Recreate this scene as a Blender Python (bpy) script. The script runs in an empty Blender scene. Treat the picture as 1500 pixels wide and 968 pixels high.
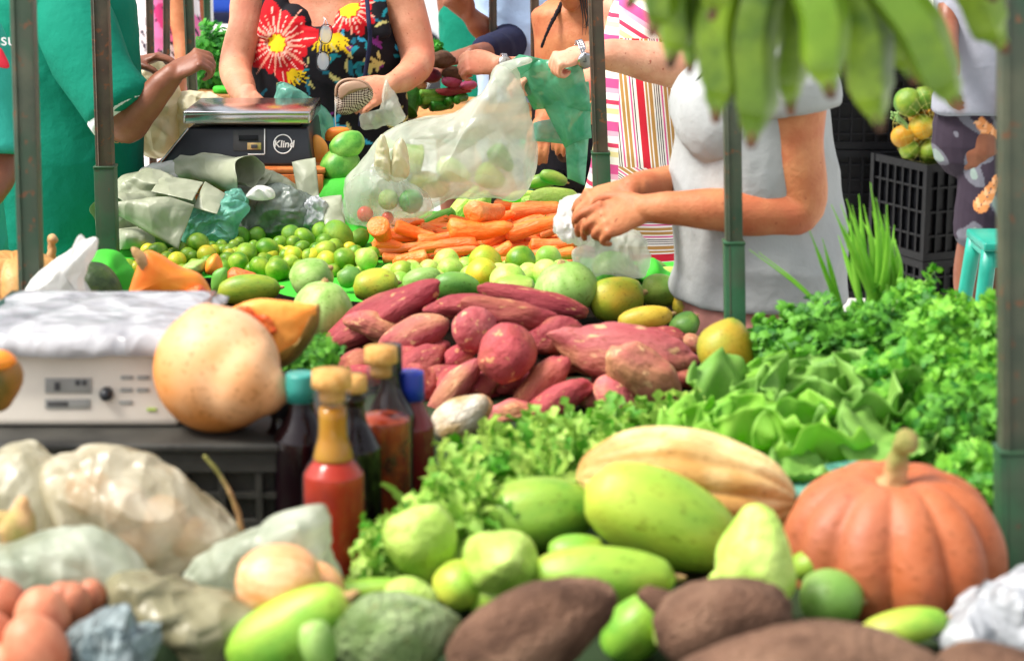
import bpy, bmesh, math, random
import numpy as np
from mathutils import Vector, Matrix, noise, Quaternion
random.seed(7)
SC = bpy.context.scene
COL = SC.collection
V = Vector
PI = math.pi
# ------------------------------------------------------------------ camera model (photo is 1500 x 968)
TH = math.radians(12.85); CH = 1.70; F = 3000.0
CT, ST = math.cos(TH), math.sin(TH)
TZ = 0.80                                   # table height
def P(px, py, Y):
    u = (px-750)/F; v = (py-484)/F
    d = Y/(CT - v*ST)
    return V((u*d, Y, CH + d*(-ST - v*CT)))
def Q(px, py, z):
    u = (px-750)/F; v = (py-484)/F
    d = (z-CH)/(-ST - v*CT)
    return V((u*d, d*(CT - v*ST), z))
def SS(p):                                  # pixels per metre at a point
    return F/(p.y*CT + (CH-p.z)*ST)
def lin(h):
    h = h.lstrip('#'); r = []
    for i in (0, 2, 4):
        x = int(h[i:i+2], 16)/255
        r.append(x/12.92 if x <= .04045 else ((x+.055)/1.055)**2.4)
    return (r[0], r[1], r[2], 1)
# ------------------------------------------------------------------ objects
def tag(o, label=None, cat=None, group=None, kind=None):
    if label: o['label'] = label
    if cat: o['category'] = cat
    if group: o['group'] = group
    if kind: o['kind'] = kind
    return o
def empty(name, loc=(0, 0, 0), label=None, cat=None, group=None, kind=None):
    o = bpy.data.objects.new(name, None); COL.objects.link(o); o.location = loc
    o.empty_display_size = .02
    return tag(o, label, cat, group, kind)
def link(name, me, mats=None, parent=None, loc=None):
    o = bpy.data.objects.new(name, me); COL.objects.link(o)
    if mats is not None:
        if not isinstance(mats, (list, tuple)): mats = [mats]
        if not me.materials:
            for m in mats: me.materials.append(m)
    if loc is not None: o.location = loc
    if parent is not None:
        o.parent = parent
        if loc is None: o.location = -V(parent.location)    # geometry in world coordinates under an unrotated root
    return o
def mk(verts, faces, smooth=True):
    me = bpy.data.meshes.new('m'); me.from_pydata([tuple(v) for v in verts], [], faces); me.update()
    if smooth: me.polygons.foreach_set('use_smooth', [True]*len(me.polygons))
    return me
def join(parts):
    v, f = [], []
    for a, b in parts:
        n = len(v); v += list(a); f += [tuple(i+n for i in q) for q in b]
    return v, f
def crom(p, m):
    if len(p) < 3:
        return [p[0].lerp(p[-1], k/m) for k in range(m+1)], [k/m for k in range(m+1)]
    out, ts = [], []
    q = [p[0]*2-p[1]] + list(p) + [p[-1]*2-p[-2]]
    for i in range(len(p)-1):
        a, b, c, d = q[i:i+4]
        for k in range(m):
            t = k/m
            out.append(.5*((2*b)+(c-a)*t+(2*a-5*b+4*c-d)*t*t+(3*b-a-3*c+d)*t**3)); ts.append(i+t)
    out.append(p[-1]); ts.append(len(p)-1)
    return out, ts
def tube(path, rad, n=16, m=6, side=None, cap=True, noi=0, ns=20, seed=0):
    """closed tapered tube through points; rad entries r or (a,b); a lies along side"""
    pts, ts = crom([V(p) for p in path], m)
    R = []
    rr = [(r, r) if not isinstance(r, (tuple, list)) else tuple(r) for r in rad]
    if len(path) < 3: ts = [t*(len(rr)-1) for t in ts]
    for t in ts:
        i = min(int(t), len(rr)-2); s = t-i; s = s*s*(3-2*s)
        R.append((rr[i][0]*(1-s)+rr[i+1][0]*s, rr[i][1]*(1-s)+rr[i+1][1]*s))
    T = []
    for i in range(len(pts)):
        a = pts[max(0, i-1)]; b = pts[min(len(pts)-1, i+1)]
        T.append((b-a).normalized())
    u = V(side) if side is not None else (V((1, 0, 0)) if abs(T[0].x) < .8 else V((0, 0, 1)))
    vs, fs = [], []
    rings = []
    def ring(c, u, w, a, b): rings.append((c, u, w, a, b))
    for i, p in enumerate(pts):
        u = (u - T[i]*u.dot(T[i])).normalized(); w = T[i].cross(u)
        a, b = R[i]
        if i == 0 and cap:
            rm = min(a, b)
            for q in (.97, .75, .4): ring(p - T[i]*rm*q, u, w, a*math.sqrt(1-q*q), b*math.sqrt(1-q*q))
        ring(p, u, w, a, b)
        if i == len(pts)-1 and cap:
            rm = min(a, b)
            for q in (.4, .75, .97): ring(p + T[i]*rm*q, u, w, a*math.sqrt(1-q*q), b*math.sqrt(1-q*q))
    for (c, u, w, a, b) in rings:
        for k in range(n):
            an = 2*PI*k/n
            v = c + u*a*math.cos(an) + w*b*math.sin(an)
            if noi: v = v + (v-c).normalized()*noi*noise.noise(v*ns + V((seed, 0, 0)))
            vs.append(v)
    for i in range(len(rings)-1):
        for k in range(n):
            a = i*n+k; b = i*n+(k+1) % n
            fs.append((a, b, b+n, a+n))
    vs.append(rings[0][0]); vs.append(rings[-1][0]); s0 = len(vs)-2
    L = (len(rings)-1)*n
    for k in range(n):
        fs.append((s0, (k+1) % n, k)); fs.append((s0+1, L+k, L+(k+1) % n))
    return vs, fs
def ball(c, r, n=16, m=10):
    if not isinstance(r, (tuple, list)): r = (r, r, r)
    vs, fs = [], []
    for i in range(m+1):
        a = PI*i/m
        for k in range(n):
            b = 2*PI*k/n
            vs.append(V(c)+V((r[0]*math.sin(a)*math.cos(b), r[1]*math.sin(a)*math.sin(b), r[2]*math.cos(a))))
    for i in range(m):
        for k in range(n):
            fs.append((i*n+k, (i+1)*n+k, (i+1)*n+(k+1) % n, i*n+(k+1) % n))
    return vs, fs
def box(c, s, rot=None):
    c = V(c); h = V(s)*.5; vs = []
    for x in (-1, 1):
        for y in (-1, 1):
            for z in (-1, 1):
                v = V((x*h.x, y*h.y, z*h.z))
                if rot is not None: v = rot @ v
                vs.append(c+v)
    return vs, [(0, 1, 3, 2), (4, 6, 7, 5), (0, 4, 5, 1), (2, 3, 7, 6), (0, 2, 6, 4), (1, 5, 7, 3)]
TMP = bpy.data.scenes.new('scratch')
def tmp_dg():
    with bpy.context.temp_override(scene=TMP, view_layer=TMP.view_layers[0]):
        d = bpy.context.evaluated_depsgraph_get(); d.update()
    return d
def evaluated(me, mods):
    o = bpy.data.objects.new('t', me); TMP.collection.objects.link(o)
    for (t, kw) in mods:
        md = o.modifiers.new('x', t)
        for k, v in kw.items(): setattr(md, k, v)
    dg = tmp_dg()
    r = bpy.data.meshes.new_from_object(o.evaluated_get(dg))
    bpy.data.objects.remove(o); bpy.data.meshes.remove(me)
    r.polygons.foreach_set('use_smooth', [True]*len(r.polygons))
    return r
def fuse(parts, vox=.006, sm=4, noi=0, ns=10, dent=0):
    """one continuous skin from overlapping closed shapes"""
    v, f = join(parts)
    me = evaluated(mk(v, f), [('REMESH', dict(mode='VOXEL', voxel_size=vox)), ('SMOOTH', dict(factor=.5, iterations=sm))])
    if noi:
        k = len(me.vertices); co = np.empty(k*3, dtype=np.float32); no = np.empty(k*3, dtype=np.float32)
        me.vertices.foreach_get('co', co); me.vertices.foreach_get('normal', no); co = co.reshape(-1, 3); no = no.reshape(-1, 3)
        h = np.empty(k, dtype=np.float32)
        for i, (x, y, z) in enumerate(co.tolist()):
            a = noise.noise((x*ns, y*ns, z*ns*.35)); b = noise.noise((x*ns*.4+z*ns*.9, y*ns, z*ns*.6+5))
            h[i] = a + (1-abs(b)*2)*.8
        co += no*(h*noi)[:, None]
        me.vertices.foreach_set('co', co.ravel()); me.update()
    return me
def bevbox(parts, w=.003, seg=2):
    v, f = join(parts)
    return evaluated(mk(v, f, False), [('BEVEL', dict(width=w, segments=seg, limit_method='ANGLE'))]) 
def flat(me):
    me.polygons.foreach_set('use_smooth', [False]*len(me.polygons)); return me
# ------------------------------------------------------------------ materials
MATS = {}
def nm(name):
    m = bpy.data.materials.new(name); m.use_nodes = True
    nt = m.node_tree; b = nt.nodes['Principled BSDF']
    return m, nt, b
def N(nt, t, **kw):
    n = nt.nodes.new(t)
    for k, v in kw.items():
        if k.startswith('i_'): n.inputs[k[2:].replace('_', ' ')].default_value = v
        else: setattr(n, k, v)
    return n
def ramp(nt, fac, stops, interp='LINEAR'):
    r = nt.nodes.new('ShaderNodeValToRGB'); cr = r.color_ramp; cr.interpolation = interp
    while len(cr.elements) < len(stops): cr.elements.new(.5)
    for e, (p, c) in zip(cr.elements, stops): e.position = p; e.color = c
    nt.links.new(fac, r.inputs[0]); return r
def mix(nt, f, a, b, bt='MIX'):
    m = nt.nodes.new('ShaderNodeMix'); m.data_type = 'RGBA'; m.blend_type = bt
    for s, v in ((0, f), (6, a), (7, b)):
        if hasattr(v, 'links'): nt.links.new(v, m.inputs[s])
        else: m.inputs[s].default_value = v
    return m.outputs[2]
def math_(nt, op, a, b=None):
    m = nt.nodes.new('ShaderNodeMath'); m.operation = op
    for s, v in ((0, a), (1, b)):
        if v is None: continue
        if hasattr(v, 'links'): nt.links.new(v, m.inputs[s])
        else: m.inputs[s].default_value = v
    return m.outputs[0]
def organic(name, c1, c2, c3=None, rough=.4, sc=3, bump=.15, bsc=30, spot=None, spotamt=.62, coords='Object', spec=.4, sss=0, tex=None, coat=0, streak=False, metal=0, trans=0, alpha=1, rand=True, bdist=.004):
    """mottled two/three-colour surface with bump; sc is features across the thing"""
    m, nt, b = nm(name)
    tc = N(nt, 'ShaderNodeTexCoord'); oi = N(nt, 'ShaderNodeObjectInfo')
    add = N(nt, 'ShaderNodeVectorMath', operation='ADD')
    nt.links.new(tc.outputs[coords], add.inputs[0])
    sc3 = N(nt, 'ShaderNodeVectorMath', operation='SCALE'); sc3.inputs[0].default_value = (37, 19, 53)
    nt.links.new(oi.outputs['Random'], sc3.inputs['Scale']); nt.links.new(sc3.outputs[0], add.inputs[1])
    co = add.outputs[0]
    if streak:
        mp = N(nt, 'ShaderNodeMapping'); mp.inputs['Scale'].default_value = (6, 6, .6)
        nt.links.new(co, mp.inputs[0]); co1 = mp.outputs[0]
    else: co1 = co
    n1 = N(nt, 'ShaderNodeTexNoise', i_Scale=sc, i_Detail=5, i_Roughness=.6); nt.links.new(co1, n1.inputs['Vector'])
    r1 = ramp(nt, n1.outputs[0], [(.36, c1), (.64, c2)])
    out = r1.outputs[0]
    if c3 is not None:
        n2 = N(nt, 'ShaderNodeTexNoise', i_Scale=sc*.55, i_Detail=3); 
        ad2 = N(nt, 'ShaderNodeVectorMath', operation='ADD'); ad2.inputs[1].default_value = (5, 9, 2)
        nt.links.new(co, ad2.inputs[0]); nt.links.new(ad2.outputs[0], n2.inputs['Vector'])
        r2 = ramp(nt, n2.outputs[0], [(.48, (0, 0, 0, 1)), (.66, (1, 1, 1, 1))])
        out = mix(nt, r2.outputs[0], out, c3)
    if spot is not None:
        n3 = N(nt, 'ShaderNodeTexNoise', i_Scale=sc*4.5, i_Detail=4); nt.links.new(co, n3.inputs['Vector'])
        r3 = ramp(nt, n3.outputs[0], [(spotamt, (0, 0, 0, 1)), (spotamt+.07, (1, 1, 1, 1))])
        out = mix(nt, r3.outputs[0], out, spot)
    if rand:
        nf = N(nt, 'ShaderNodeTexNoise', i_Scale=sc*13, i_Detail=2); nt.links.new(co, nf.inputs['Vector'])
        rf = ramp(nt, nf.outputs[0], [(.60, (1, 1, 1, 1)), (.70, (.62, .55, .42, 1))]); out = mix(nt, .8, out, rf.outputs[0], 'MULTIPLY')
    if rand:
        hs = N(nt, 'ShaderNodeHueSaturation')
        mr = N(nt, 'ShaderNodeMapRange'); mr.inputs[3].default_value = .82; mr.inputs[4].default_value = 1.18
        nt.links.new(oi.outputs['Random'], mr.inputs[0]); nt.links.new(mr.outputs[0], hs.inputs['Value'])
        nt.links.new(out, hs.inputs['Color']); out = hs.outputs[0]
    nt.links.new(out, b.inputs['Base Color'])
    b.inputs['Roughness'].default_value = rough
    b.inputs['Specular IOR Level'].default_value = spec
    b.inputs['Metallic'].default_value = metal
    if coat: b.inputs['Coat Weight'].default_value = coat; b.inputs['Coat Roughness'].default_value = .2
    if trans: b.inputs['Transmission Weight'].default_value = trans
    if alpha < 1: b.inputs['Alpha'].default_value = alpha
    if sss:
        b.inputs['Subsurface Weight'].default_value = sss; b.inputs['Subsurface Radius'].default_value = (.02, .01, .005)
    n4 = N(nt, 'ShaderNodeTexNoise', i_Scale=bsc, i_Detail=6); nt.links.new(co1 if streak else co, n4.inputs['Vector'])
    rr = N(nt, 'ShaderNodeMapRange'); rr.inputs[3].default_value = max(.05, rough-.1); rr.inputs[4].default_value = min(1, rough+.15)
    nt.links.new(n1.outputs[0], rr.inputs[0]); nt.links.new(rr.outputs[0], b.inputs['Roughness'])
    bp = N(nt, 'ShaderNodeBump'); bp.inputs['Strength'].default_value = bump; bp.inputs['Distance'].default_value = bdist
    nt.links.new(n4.outputs[0], bp.inputs['Height']); nt.links.new(bp.outputs[0], b.inputs['Normal'])
    MATS[name] = m
    return m
def leafmat(name, c1, c2, rough=.6, sc=25, tr=.35):
    m, nt, b = nm(name)
    tc = N(nt, 'ShaderNodeTexCoord')
    n1 = N(nt, 'ShaderNodeTexNoise', i_Scale=sc, i_Detail=3); nt.links.new(tc.outputs['Object'], n1.inputs['Vector'])
    g = N(nt, 'ShaderNodeNewGeometry')
    f = math_(nt, 'ADD', math_(nt, 'MULTIPLY', n1.outputs[0], .55), math_(nt, 'MULTIPLY', g.outputs['Random Per Island'], .45))
    r = ramp(nt, f, [(.28, c1), (.7, c2)])
    nt.links.new(r.outputs[0], b.inputs['Base Color']); b.inputs['Roughness'].default_value = rough
    t = N(nt, 'ShaderNodeBsdfTranslucent'); nt.links.new(r.outputs[0], t.inputs[0])
    ms = N(nt, 'ShaderNodeMixShader'); ms.inputs[0].default_value = tr
    nt.links.new(b.outputs[0], ms.inputs[1]); nt.links.new(t.outputs[0], ms.inputs[2])
    nt.links.new(ms.outputs[0], nt.nodes['Material Output'].inputs[0])
    return m
def bagmat(name, c1, c2, alpha=.6, rough=.25, sc=10, bump=.5, tr=.3):
    m, nt, b = nm(name)
    tc = N(nt, 'ShaderNodeTexCoord')
    n1 = N(nt, 'ShaderNodeTexNoise', i_Scale=sc, i_Detail=4, i_Distortion=1.2); nt.links.new(tc.outputs['Object'], n1.inputs['Vector'])
    r = ramp(nt, n1.outputs[0], [(.35, c1), (.65, c2)])
    nt.links.new(r.outputs[0], b.inputs['Base Color']); b.inputs['Roughness'].default_value = rough
    ra = ramp(nt, n1.outputs[0], [(.3, (alpha*.75,)*3+(1,)), (.7, (min(1, alpha*1.2),)*3+(1,))])
    mp = N(nt, 'ShaderNodeMapping'); mp.inputs['Scale'].default_value = (1, 1, .35); mp.inputs['Rotation'].default_value = (.3, .6, .2)
    nt.links.new(tc.outputs['Object'], mp.inputs[0])
    n2 = N(nt, 'ShaderNodeTexNoise', i_Scale=sc*2.2, i_Detail=5, i_Distortion=.8); n2.noise_type = 'RIDGED_MULTIFRACTAL'
    nt.links.new(mp.outputs[0], n2.inputs['Vector'])
    bp = N(nt, 'ShaderNodeBump'); bp.inputs['Strength'].default_value = bump; bp.inputs['Distance'].default_value = .006
    nt.links.new(n2.outputs[0], bp.inputs['Height'])
    nv = N(nt, 'ShaderNodeTexNoise', i_Scale=sc*.8, i_Detail=2); nt.links.new(mp.outputs[0], nv.inputs['Vector'])
    va = N(nt, 'ShaderNodeVectorMath', operation='MULTIPLY_ADD'); va.inputs[1].default_value = (.12, .12, .12); nt.links.new(nv.outputs['Color'], va.inputs[0]); nt.links.new(mp.outputs[0], va.inputs[2])
    vo = N(nt, 'ShaderNodeTexVoronoi', i_Scale=sc*2.6); nt.links.new(va.outputs[0], vo.inputs['Vector'])
    bp2 = N(nt, 'ShaderNodeBump'); bp2.inputs['Strength'].default_value = min(1, bump*1.3); bp2.inputs['Distance'].default_value = .016
    nt.links.new(vo.outputs['Distance'], bp2.inputs['Height']); nt.links.new(bp.outputs[0], bp2.inputs['Normal']); nt.links.new(bp2.outputs[0], b.inputs['Normal'])
    t = N(nt, 'ShaderNodeBsdfTranslucent'); nt.links.new(r.outputs[0], t.inputs[0])
    ms = N(nt, 'ShaderNodeMixShader'); ms.inputs[0].default_value = tr
    nt.links.new(b.outputs[0], ms.inputs[1]); nt.links.new(t.outputs[0], ms.inputs[2])
    tp = N(nt, 'ShaderNodeBsdfTransparent'); m2 = N(nt, 'ShaderNodeMixShader')
    if alpha < 1: nt.links.new(ra.outputs[0], m2.inputs[0])
    else: m2.inputs[0].default_value = 1
    nt.links.new(tp.outputs[0], m2.inputs[1]); nt.links.new(ms.outputs[0], m2.inputs[2])
    nt.links.new(m2.outputs[0], nt.nodes['Material Output'].inputs[0])
    return m
def plain(name, c, rough=.5, metal=0, spec=.5, bump=0, bsc=80, var=.12, vsc=12, alpha=1, trans=0, bdist=.003):
    m, nt, b = nm(name)
    tc = N(nt, 'ShaderNodeTexCoord')
    n1 = N(nt, 'ShaderNodeTexNoise', i_Scale=vsc, i_Detail=6); nt.links.new(tc.outputs['Object'], n1.inputs['Vector'])
    d = tuple(x*(1-var) for x in c[:3])+(1,); e = tuple(min(1, x*(1+var)) for x in c[:3])+(1,)
    r = ramp(nt, n1.outputs[0], [(.35, d), (.65, e)]); nt.links.new(r.outputs[0], b.inputs['Base Color'])
    b.inputs['Roughness'].default_value = rough; b.inputs['Metallic'].default_value = metal; b.inputs['Specular IOR Level'].default_value = spec
    b.inputs['Alpha'].default_value = alpha; b.inputs['Transmission Weight'].default_value = trans
    if bump:
        n4 = N(nt, 'ShaderNodeTexNoise', i_Scale=bsc, i_Detail=5); nt.links.new(tc.outputs['Object'], n4.inputs['Vector'])
        bp = N(nt, 'ShaderNodeBump'); bp.inputs['Strength'].default_value = bump; bp.inputs['Distance'].default_value = bdist
        nt.links.new(n4.outputs[0], bp.inputs['Height']); nt.links.new(bp.outputs[0], b.inputs['Normal'])
    return m
def vcmat(name, rough=.8, bump=.3, bsc=40):
    m, nt, b = nm(name)
    a = N(nt, 'ShaderNodeVertexColor', layer_name='pattern'); nt.links.new(a.outputs[0], b.inputs['Base Color'])
    tc = N(nt, 'ShaderNodeTexCoord')
    n4 = N(nt, 'ShaderNodeTexNoise', i_Scale=bsc, i_Detail=3); nt.links.new(tc.outputs['Object'], n4.inputs['Vector'])
    bp = N(nt, 'ShaderNodeBump'); bp.inputs['Strength'].default_value = bump; bp.inputs['Distance'].default_value = .004
    nt.links.new(n4.outputs[0], bp.inputs['Height']); nt.links.new(bp.outputs[0], b.inputs['Normal'])
    b.inputs['Roughness'].default_value = rough; b.inputs['Specular IOR Level'].default_value = .2
    return m
def paint(me, fn):
    co = np.empty(len(me.vertices)*3, dtype=np.float32); me.vertices.foreach_get('co', co); co = co.reshape(-1, 3)
    c = fn(co[:, 0], co[:, 1], co[:, 2]).astype(np.float32)
    at = me.color_attributes.new('pattern', 'FLOAT_COLOR', 'POINT')
    rgba = np.ones((len(co), 4), dtype=np.float32); rgba[:, :3] = c
    at.data.foreach_set('color', rgba.ravel())
# ------------------------------------------------------------------ unit produce meshes (length 1 along z, widest diameter 1)
def lathe(prof, n=28, m=5, ribs=0, rd=0, noi=0, ns=3, seed=0, bend=0, squash=1, bumps=0, bs=8, ribpow=1):
    pts, ts = crom([V((r, 0, z)) for z, r in prof], m)
    vs, fs = [], []
    for p in pts:
        z, r = p.z, max(p.x, .0)
        for k in range(n):
            a = 2*PI*k/n
            q = 1.0
            if ribs: q = 1 - rd*(1-abs(math.sin(ribs*a/2+.3))**.7)
            v = V((r*q*math.cos(a), r*q*math.sin(a)*squash, z))
            if noi: v *= 1 + noi*noise.noise(V((v.x, v.y, v.z))*ns + V((seed*7.3, seed, 0)))
            if bumps:
                b = noise.noise(V((v.x, v.y, v.z))*bs + V((seed*3.1, 0, seed)))
                v *= 1 + bumps*b
            if bend: v.x += bend*(.25-z*z)*(1+.4*math.sin(z*5+seed))
            vs.append(v)
    R = len(pts)
    for i in range(R-1):
        for k in range(n):
            fs.append((i*n+k, i*n+(k+1) % n, (i+1)*n+(k+1) % n, (i+1)*n+k))
    vs.append(sum((vs[k] for k in range(n)), V())/n); vs.append(sum((vs[(R-1)*n+k] for k in range(n)), V())/n)
    for k in range(n):
        fs.append((len(vs)-2, (k+1) % n, k)); fs.append((len(vs)-1, (R-1)*n+k, (R-1)*n+(k+1) % n))
    return vs, fs
STUB = []
def stub(o):
    if not STUB:
        me = mk(*join([tube([(0, 0, .455), (0, 0, .492)], [.09, .06], 12, 2), tube([(0, 0, .48), (.01, 0, .53)], [.035, .03], 10, 2)])); me.materials.append(M['stem']); STUB.append(me)
    c = bpy.data.objects.new('stem_end', STUB[0]); COL.objects.link(c); c.parent = o; return c
def prof_of(fn, k=16):
    return [(-.5+i/k, max(.001, fn(i/k))) for i in range(k+1)]
ell = lambda t: .5*math.sqrt(max(0, 1-(2*t-1)**2))
def crumple(p, s, seed=0):
    q = V((p.x*s+seed*7.1, p.y*s*.8, p.z*s+seed))
    w = noise.noise_vector(q*.5)*.9
    q = q+w
    f = noise.voronoi(q)[0]
    g = noise.voronoi(q*2.3+V((3, 1, 8)))[0]
    return (f[1]-f[0])*-.0 + (.55-f[0])*1.0 + (.5-g[0])*.42 + (.5-abs(noise.noise(q*.9+V((w.z, 0, 2))))*2)*.5

def p_mango(t): return .5*(2*ell(t))**.86*(1.05-.18*t)
def p_pear(t):
    return ell(t)**.9*(1.12-.62*t+.25*max(0, t-.75))*.93
def p_lime(t):
    return ell(t)
def p_lime2(t):
    return ell(t)*(.97)+(.03*math.exp(-((t-1)/.06)**2))
def p_spud(t): return .5*(math.sin(PI*min(1, max(0, t**.85)))**.60)
def p_spud2(t): return .5*(math.sin(PI*t)**.55)*(1-.25*t)*1.1
def p_carrot(t): return .5*(min(1, max(0, 1-(1-min(1, t/.10))**2))**.5)*(1-.46*t**1.3)*(min(1, max(0, (1-t)/.16))**.5)
def p_cuke(t): return .5*min(1, (max(0, t*(1-t))/.05)**.5)
# ================================================================== MATERIALS
M = {}
L = lin
M['lime'] = organic('lime_skin', L('#47800f'), L('#7ea626'), L('#a4b83a'), rough=.32, sc=1.6, bump=.12, bsc=40, coords='Object', bdist=.01)
M['limey'] = organic('lime_yellow_skin', L('#b9c52e'), L('#d6b82a'), L('#9fc22e'), rough=.34, sc=1.6, bump=.12, bsc=40, bdist=.01)
M['biglime'] = organic('green_citrus_skin', L('#4c8a1e'), L('#7aa52c'), L('#93b038'), rough=.4, sc=1.6, bump=.25, bsc=35, bdist=.02)
M['orange'] = organic('net_citrus_skin', L('#c98a1c'), L('#d9a828'), L('#86982a'), rough=.38, sc=1.3, bump=.2, bsc=40, bdist=.02)
M['netgreen'] = organic('net_green_citrus_skin', L('#5d8722'), L('#8c9c2a'), L('#4a7420'), rough=.38, sc=1.3, bump=.2, bsc=40, bdist=.02)
M['guava'] = organic('pale_guava_skin', L('#a4cc50'), L('#c6d470'), L('#84bc3c'), rough=.4, sc=1.5, bump=.12, bsc=14, bdist=.02)
M['mango'] = organic('mango_skin', L('#71922a'), L('#a5a82e'), L('#c4982a'), rough=.42, sc=1.5, bump=.1, bsc=20, spot=L('#7d6d2a'), spotamt=.68, bdist=.01)
M['mangoy'] = organic('yellow_mango_skin', L('#b7992a'), L('#cbb03a'), L('#8f9a34'), rough=.45, sc=1.6, bump=.1, bsc=20, spot=L('#6f5220'), spotamt=.66, bdist=.01)
M['mangog'] = organic('green_mango_skin', L('#4d8430'), L('#6f9f42'), L('#8fab48'), rough=.4, sc=1.4, bump=.1, bsc=20, spot=L('#4a5a26'), spotamt=.7, bdist=.01)
M['melon'] = organic('pale_green_skin', L('#7fa84c'), L('#a2c070'), L('#6f9a44'), rough=.42, sc=1.3, bump=.08, bsc=18, streak=True, bdist=.01)
M['papaya'] = organic('green_papaya_skin', L('#5e982e'), L('#94b63e'), L('#b8be46'), rough=.4, sc=1.2, bump=.08, bsc=18, spot=L('#7a8a38'), spotamt=.72, bdist=.01)
M['chayote'] = organic('chayote_skin', L('#a2c850'), L('#c4dc76'), L('#94b844'), rough=.42, sc=2, bump=.3, bsc=7, bdist=.03)
M['cuke'] = organic('cucumber_skin', L('#4f9626'), L('#8fc552'), rough=.38, sc=4, bump=.25, bsc=25, streak=True, bdist=.01)
M['darkcuke'] = organic('dark_cucumber_skin', L('#1d6a18'), L('#3b8f28'), rough=.3, sc=4, bump=.2, bsc=25, bdist=.01)
M['carrot'] = organic('carrot_skin', L('#f2681c'), L('#fa8636'), L('#f79c60'), rough=.4, sc=2.2, bump=.25, bsc=9, bdist=.03)
M['carrottop'] = organic('carrot_crown', L('#6b5a2c'), L('#8f8040'), rough=.8, sc=20, bump=.5)
M['spud'] = organic('sweet_potato_skin', L('#8c2c38'), L('#aa4c4e'), L('#b0684e'), rough=.62, sc=1.3, bump=.25, bsc=9, spot=L('#c99066'), spotamt=.62, bdist=.03, spec=.3)
M['spudp'] = organic('pink_sweet_potato_skin', L('#a6444c'), L('#be6c6a'), L('#c08660'), rough=.62, sc=1.3, bump=.25, bsc=9, spot=L('#dcaa80'), spotamt=.60, bdist=.03, spec=.3)
M['yam'] = organic('brown_yam_skin', L('#4e382c'), L('#6e5242'), L('#7c604e'), rough=.85, sc=3, bump=.6, bsc=20, bdist=.02, spec=.2)
M['pumpkin'] = organic('orange_pumpkin_skin', L('#bc6236'), L('#cf7e54'), L('#b0664a'), rough=.5, sc=2.2, bump=.2, bsc=14, spot=L('#a05028'), spotamt=.7, bdist=.01)
M['tan'] = organic('tan_pumpkin_skin', L('#c9a468'), L('#e0cf9a'), L('#b08548'), rough=.5, sc=3, bump=.25, bsc=14, spot=L('#8a6432'), spotamt=.66, streak=False, bdist=.01)
M['tan2'] = organic('ribbed_tan_pumpkin_skin', L('#b07c42'), L('#c69e62'), L('#7a8440'), rough=.5, sc=2, bump=.2, bsc=14, bdist=.01)
M['dgreen'] = organic('dark_green_squash_skin', L('#26381a'), L('#3f5526'), L('#5a6a2c'), rough=.45, sc=3, bump=.2, bsc=14, bdist=.01)
M['butter'] = organic('peach_squash_skin', L('#eeae78'), L('#f6c89c'), L('#e8964c'), rough=.48, sc=9, bump=.12, bsc=60, bdist=.002)
M['stem'] = organic('dry_stem', L('#b08a58'), L('#c79f74'), L('#8d8a48'), rough=.75, sc=30, bump=.6, bsc=90)
M['flesh'] = organic('squash_flesh', L('#f58a1c'), L('#f79c3a'), L('#ee7420'), rough=.45, sc=18, bump=.2, bsc=90, rand=False)
M['fleshp'] = organic('pale_squash_flesh', L('#fb8f2c'), L('#fda94e'), L('#f47c20'), rough=.45, sc=14, bump=.2, bsc=90, rand=False)
M['pulp'] = organic('squash_pulp', L('#d8481c'), L('#ee7a3c'), rough=.35, sc=50, bump=1, bsc=120, rand=False)
M['rind'] = organic('squash_rind', L('#4a4a1c'), L('#8a6a2c'), L('#b87a30'), rough=.5, sc=12, bump=.2, bsc=60, rand=False)
M['cabbage'] = organic('cabbage_leafy', L('#86b04c'), L('#b6cf86'), rough=.5, sc=3, bump=.4, bsc=10, bdist=.02)
M['gpump'] = organic('green_gourd_skin', L('#3f8a2a'), L('#6aa640'), L('#93bf5c'), rough=.4, sc=2.4, bump=.1, bsc=18, bdist=.01)
M['beet'] = organic('beetroot_skin', L('#5a1028'), L('#8a2c50'), L('#7a2038'), rough=.5, sc=2, bump=.3, bsc=14, bdist=.02)
M['pinkroot'] = organic('pink_root_skin', L('#b0386a'), L('#d06a90'), rough=.5, sc=2, bump=.2, bsc=14, bdist=.02)
M['egg'] = organic('egg_shell', L('#b9674a'), L('#c98262'), rough=.5, sc=2, bump=.05, bsc=40, bdist=.01)
M['onion'] = organic('onion_skin', L('#d08c58'), L('#e4b488'), L('#cc9060'), rough=.35, sc=1.5, bump=.15, bsc=8, bdist=.02, streak=True)
M['garlic'] = organic('white_radish_skin', L('#cfc2ae'), L('#e6e0d4'), L('#a88c5c'), rough=.55, sc=2, bump=.3, bsc=10, bdist=.02)
M['rough'] = organic('bumpy_green_skin', L('#7f9a5c'), L('#a3b584'), L('#5f7a3c'), rough=.65, sc=3, bump=.9, bsc=12, spot=L('#8a6a40'), spotamt=.64, bdist=.04)
M['banana'] = organic('plantain_skin', L('#3c5c0c'), L('#7c9a24'), L('#567814'), rough=.4, sc=16, bump=.15, bsc=40, spot=L('#3a3216'), spotamt=.70, bdist=.003)
M['bantip'] = organic('plantain_tip', L('#2a2016'), L('#6e4a34'), rough=.8, sc=60, bump=.4, bsc=90)
M['parsley'] = leafmat('parsley_leaf', L('#348818'), L('#8acc3e'))
M['parsleyd'] = leafmat('coriander_leaf', L('#286f14'), L('#6cb232'))
M['lettuce'] = leafmat('lettuce_leaf', L('#58ac24'), L('#b4e45c'), tr=.45, sc=14)
M['endive'] = leafmat('endive_leaf', L('#4f9c1a'), L('#c0e06a'), tr=.4)
M['arug'] = leafmat('collard_leaf', L('#5c9c34'), L('#98c65c'), tr=.35)
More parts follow.
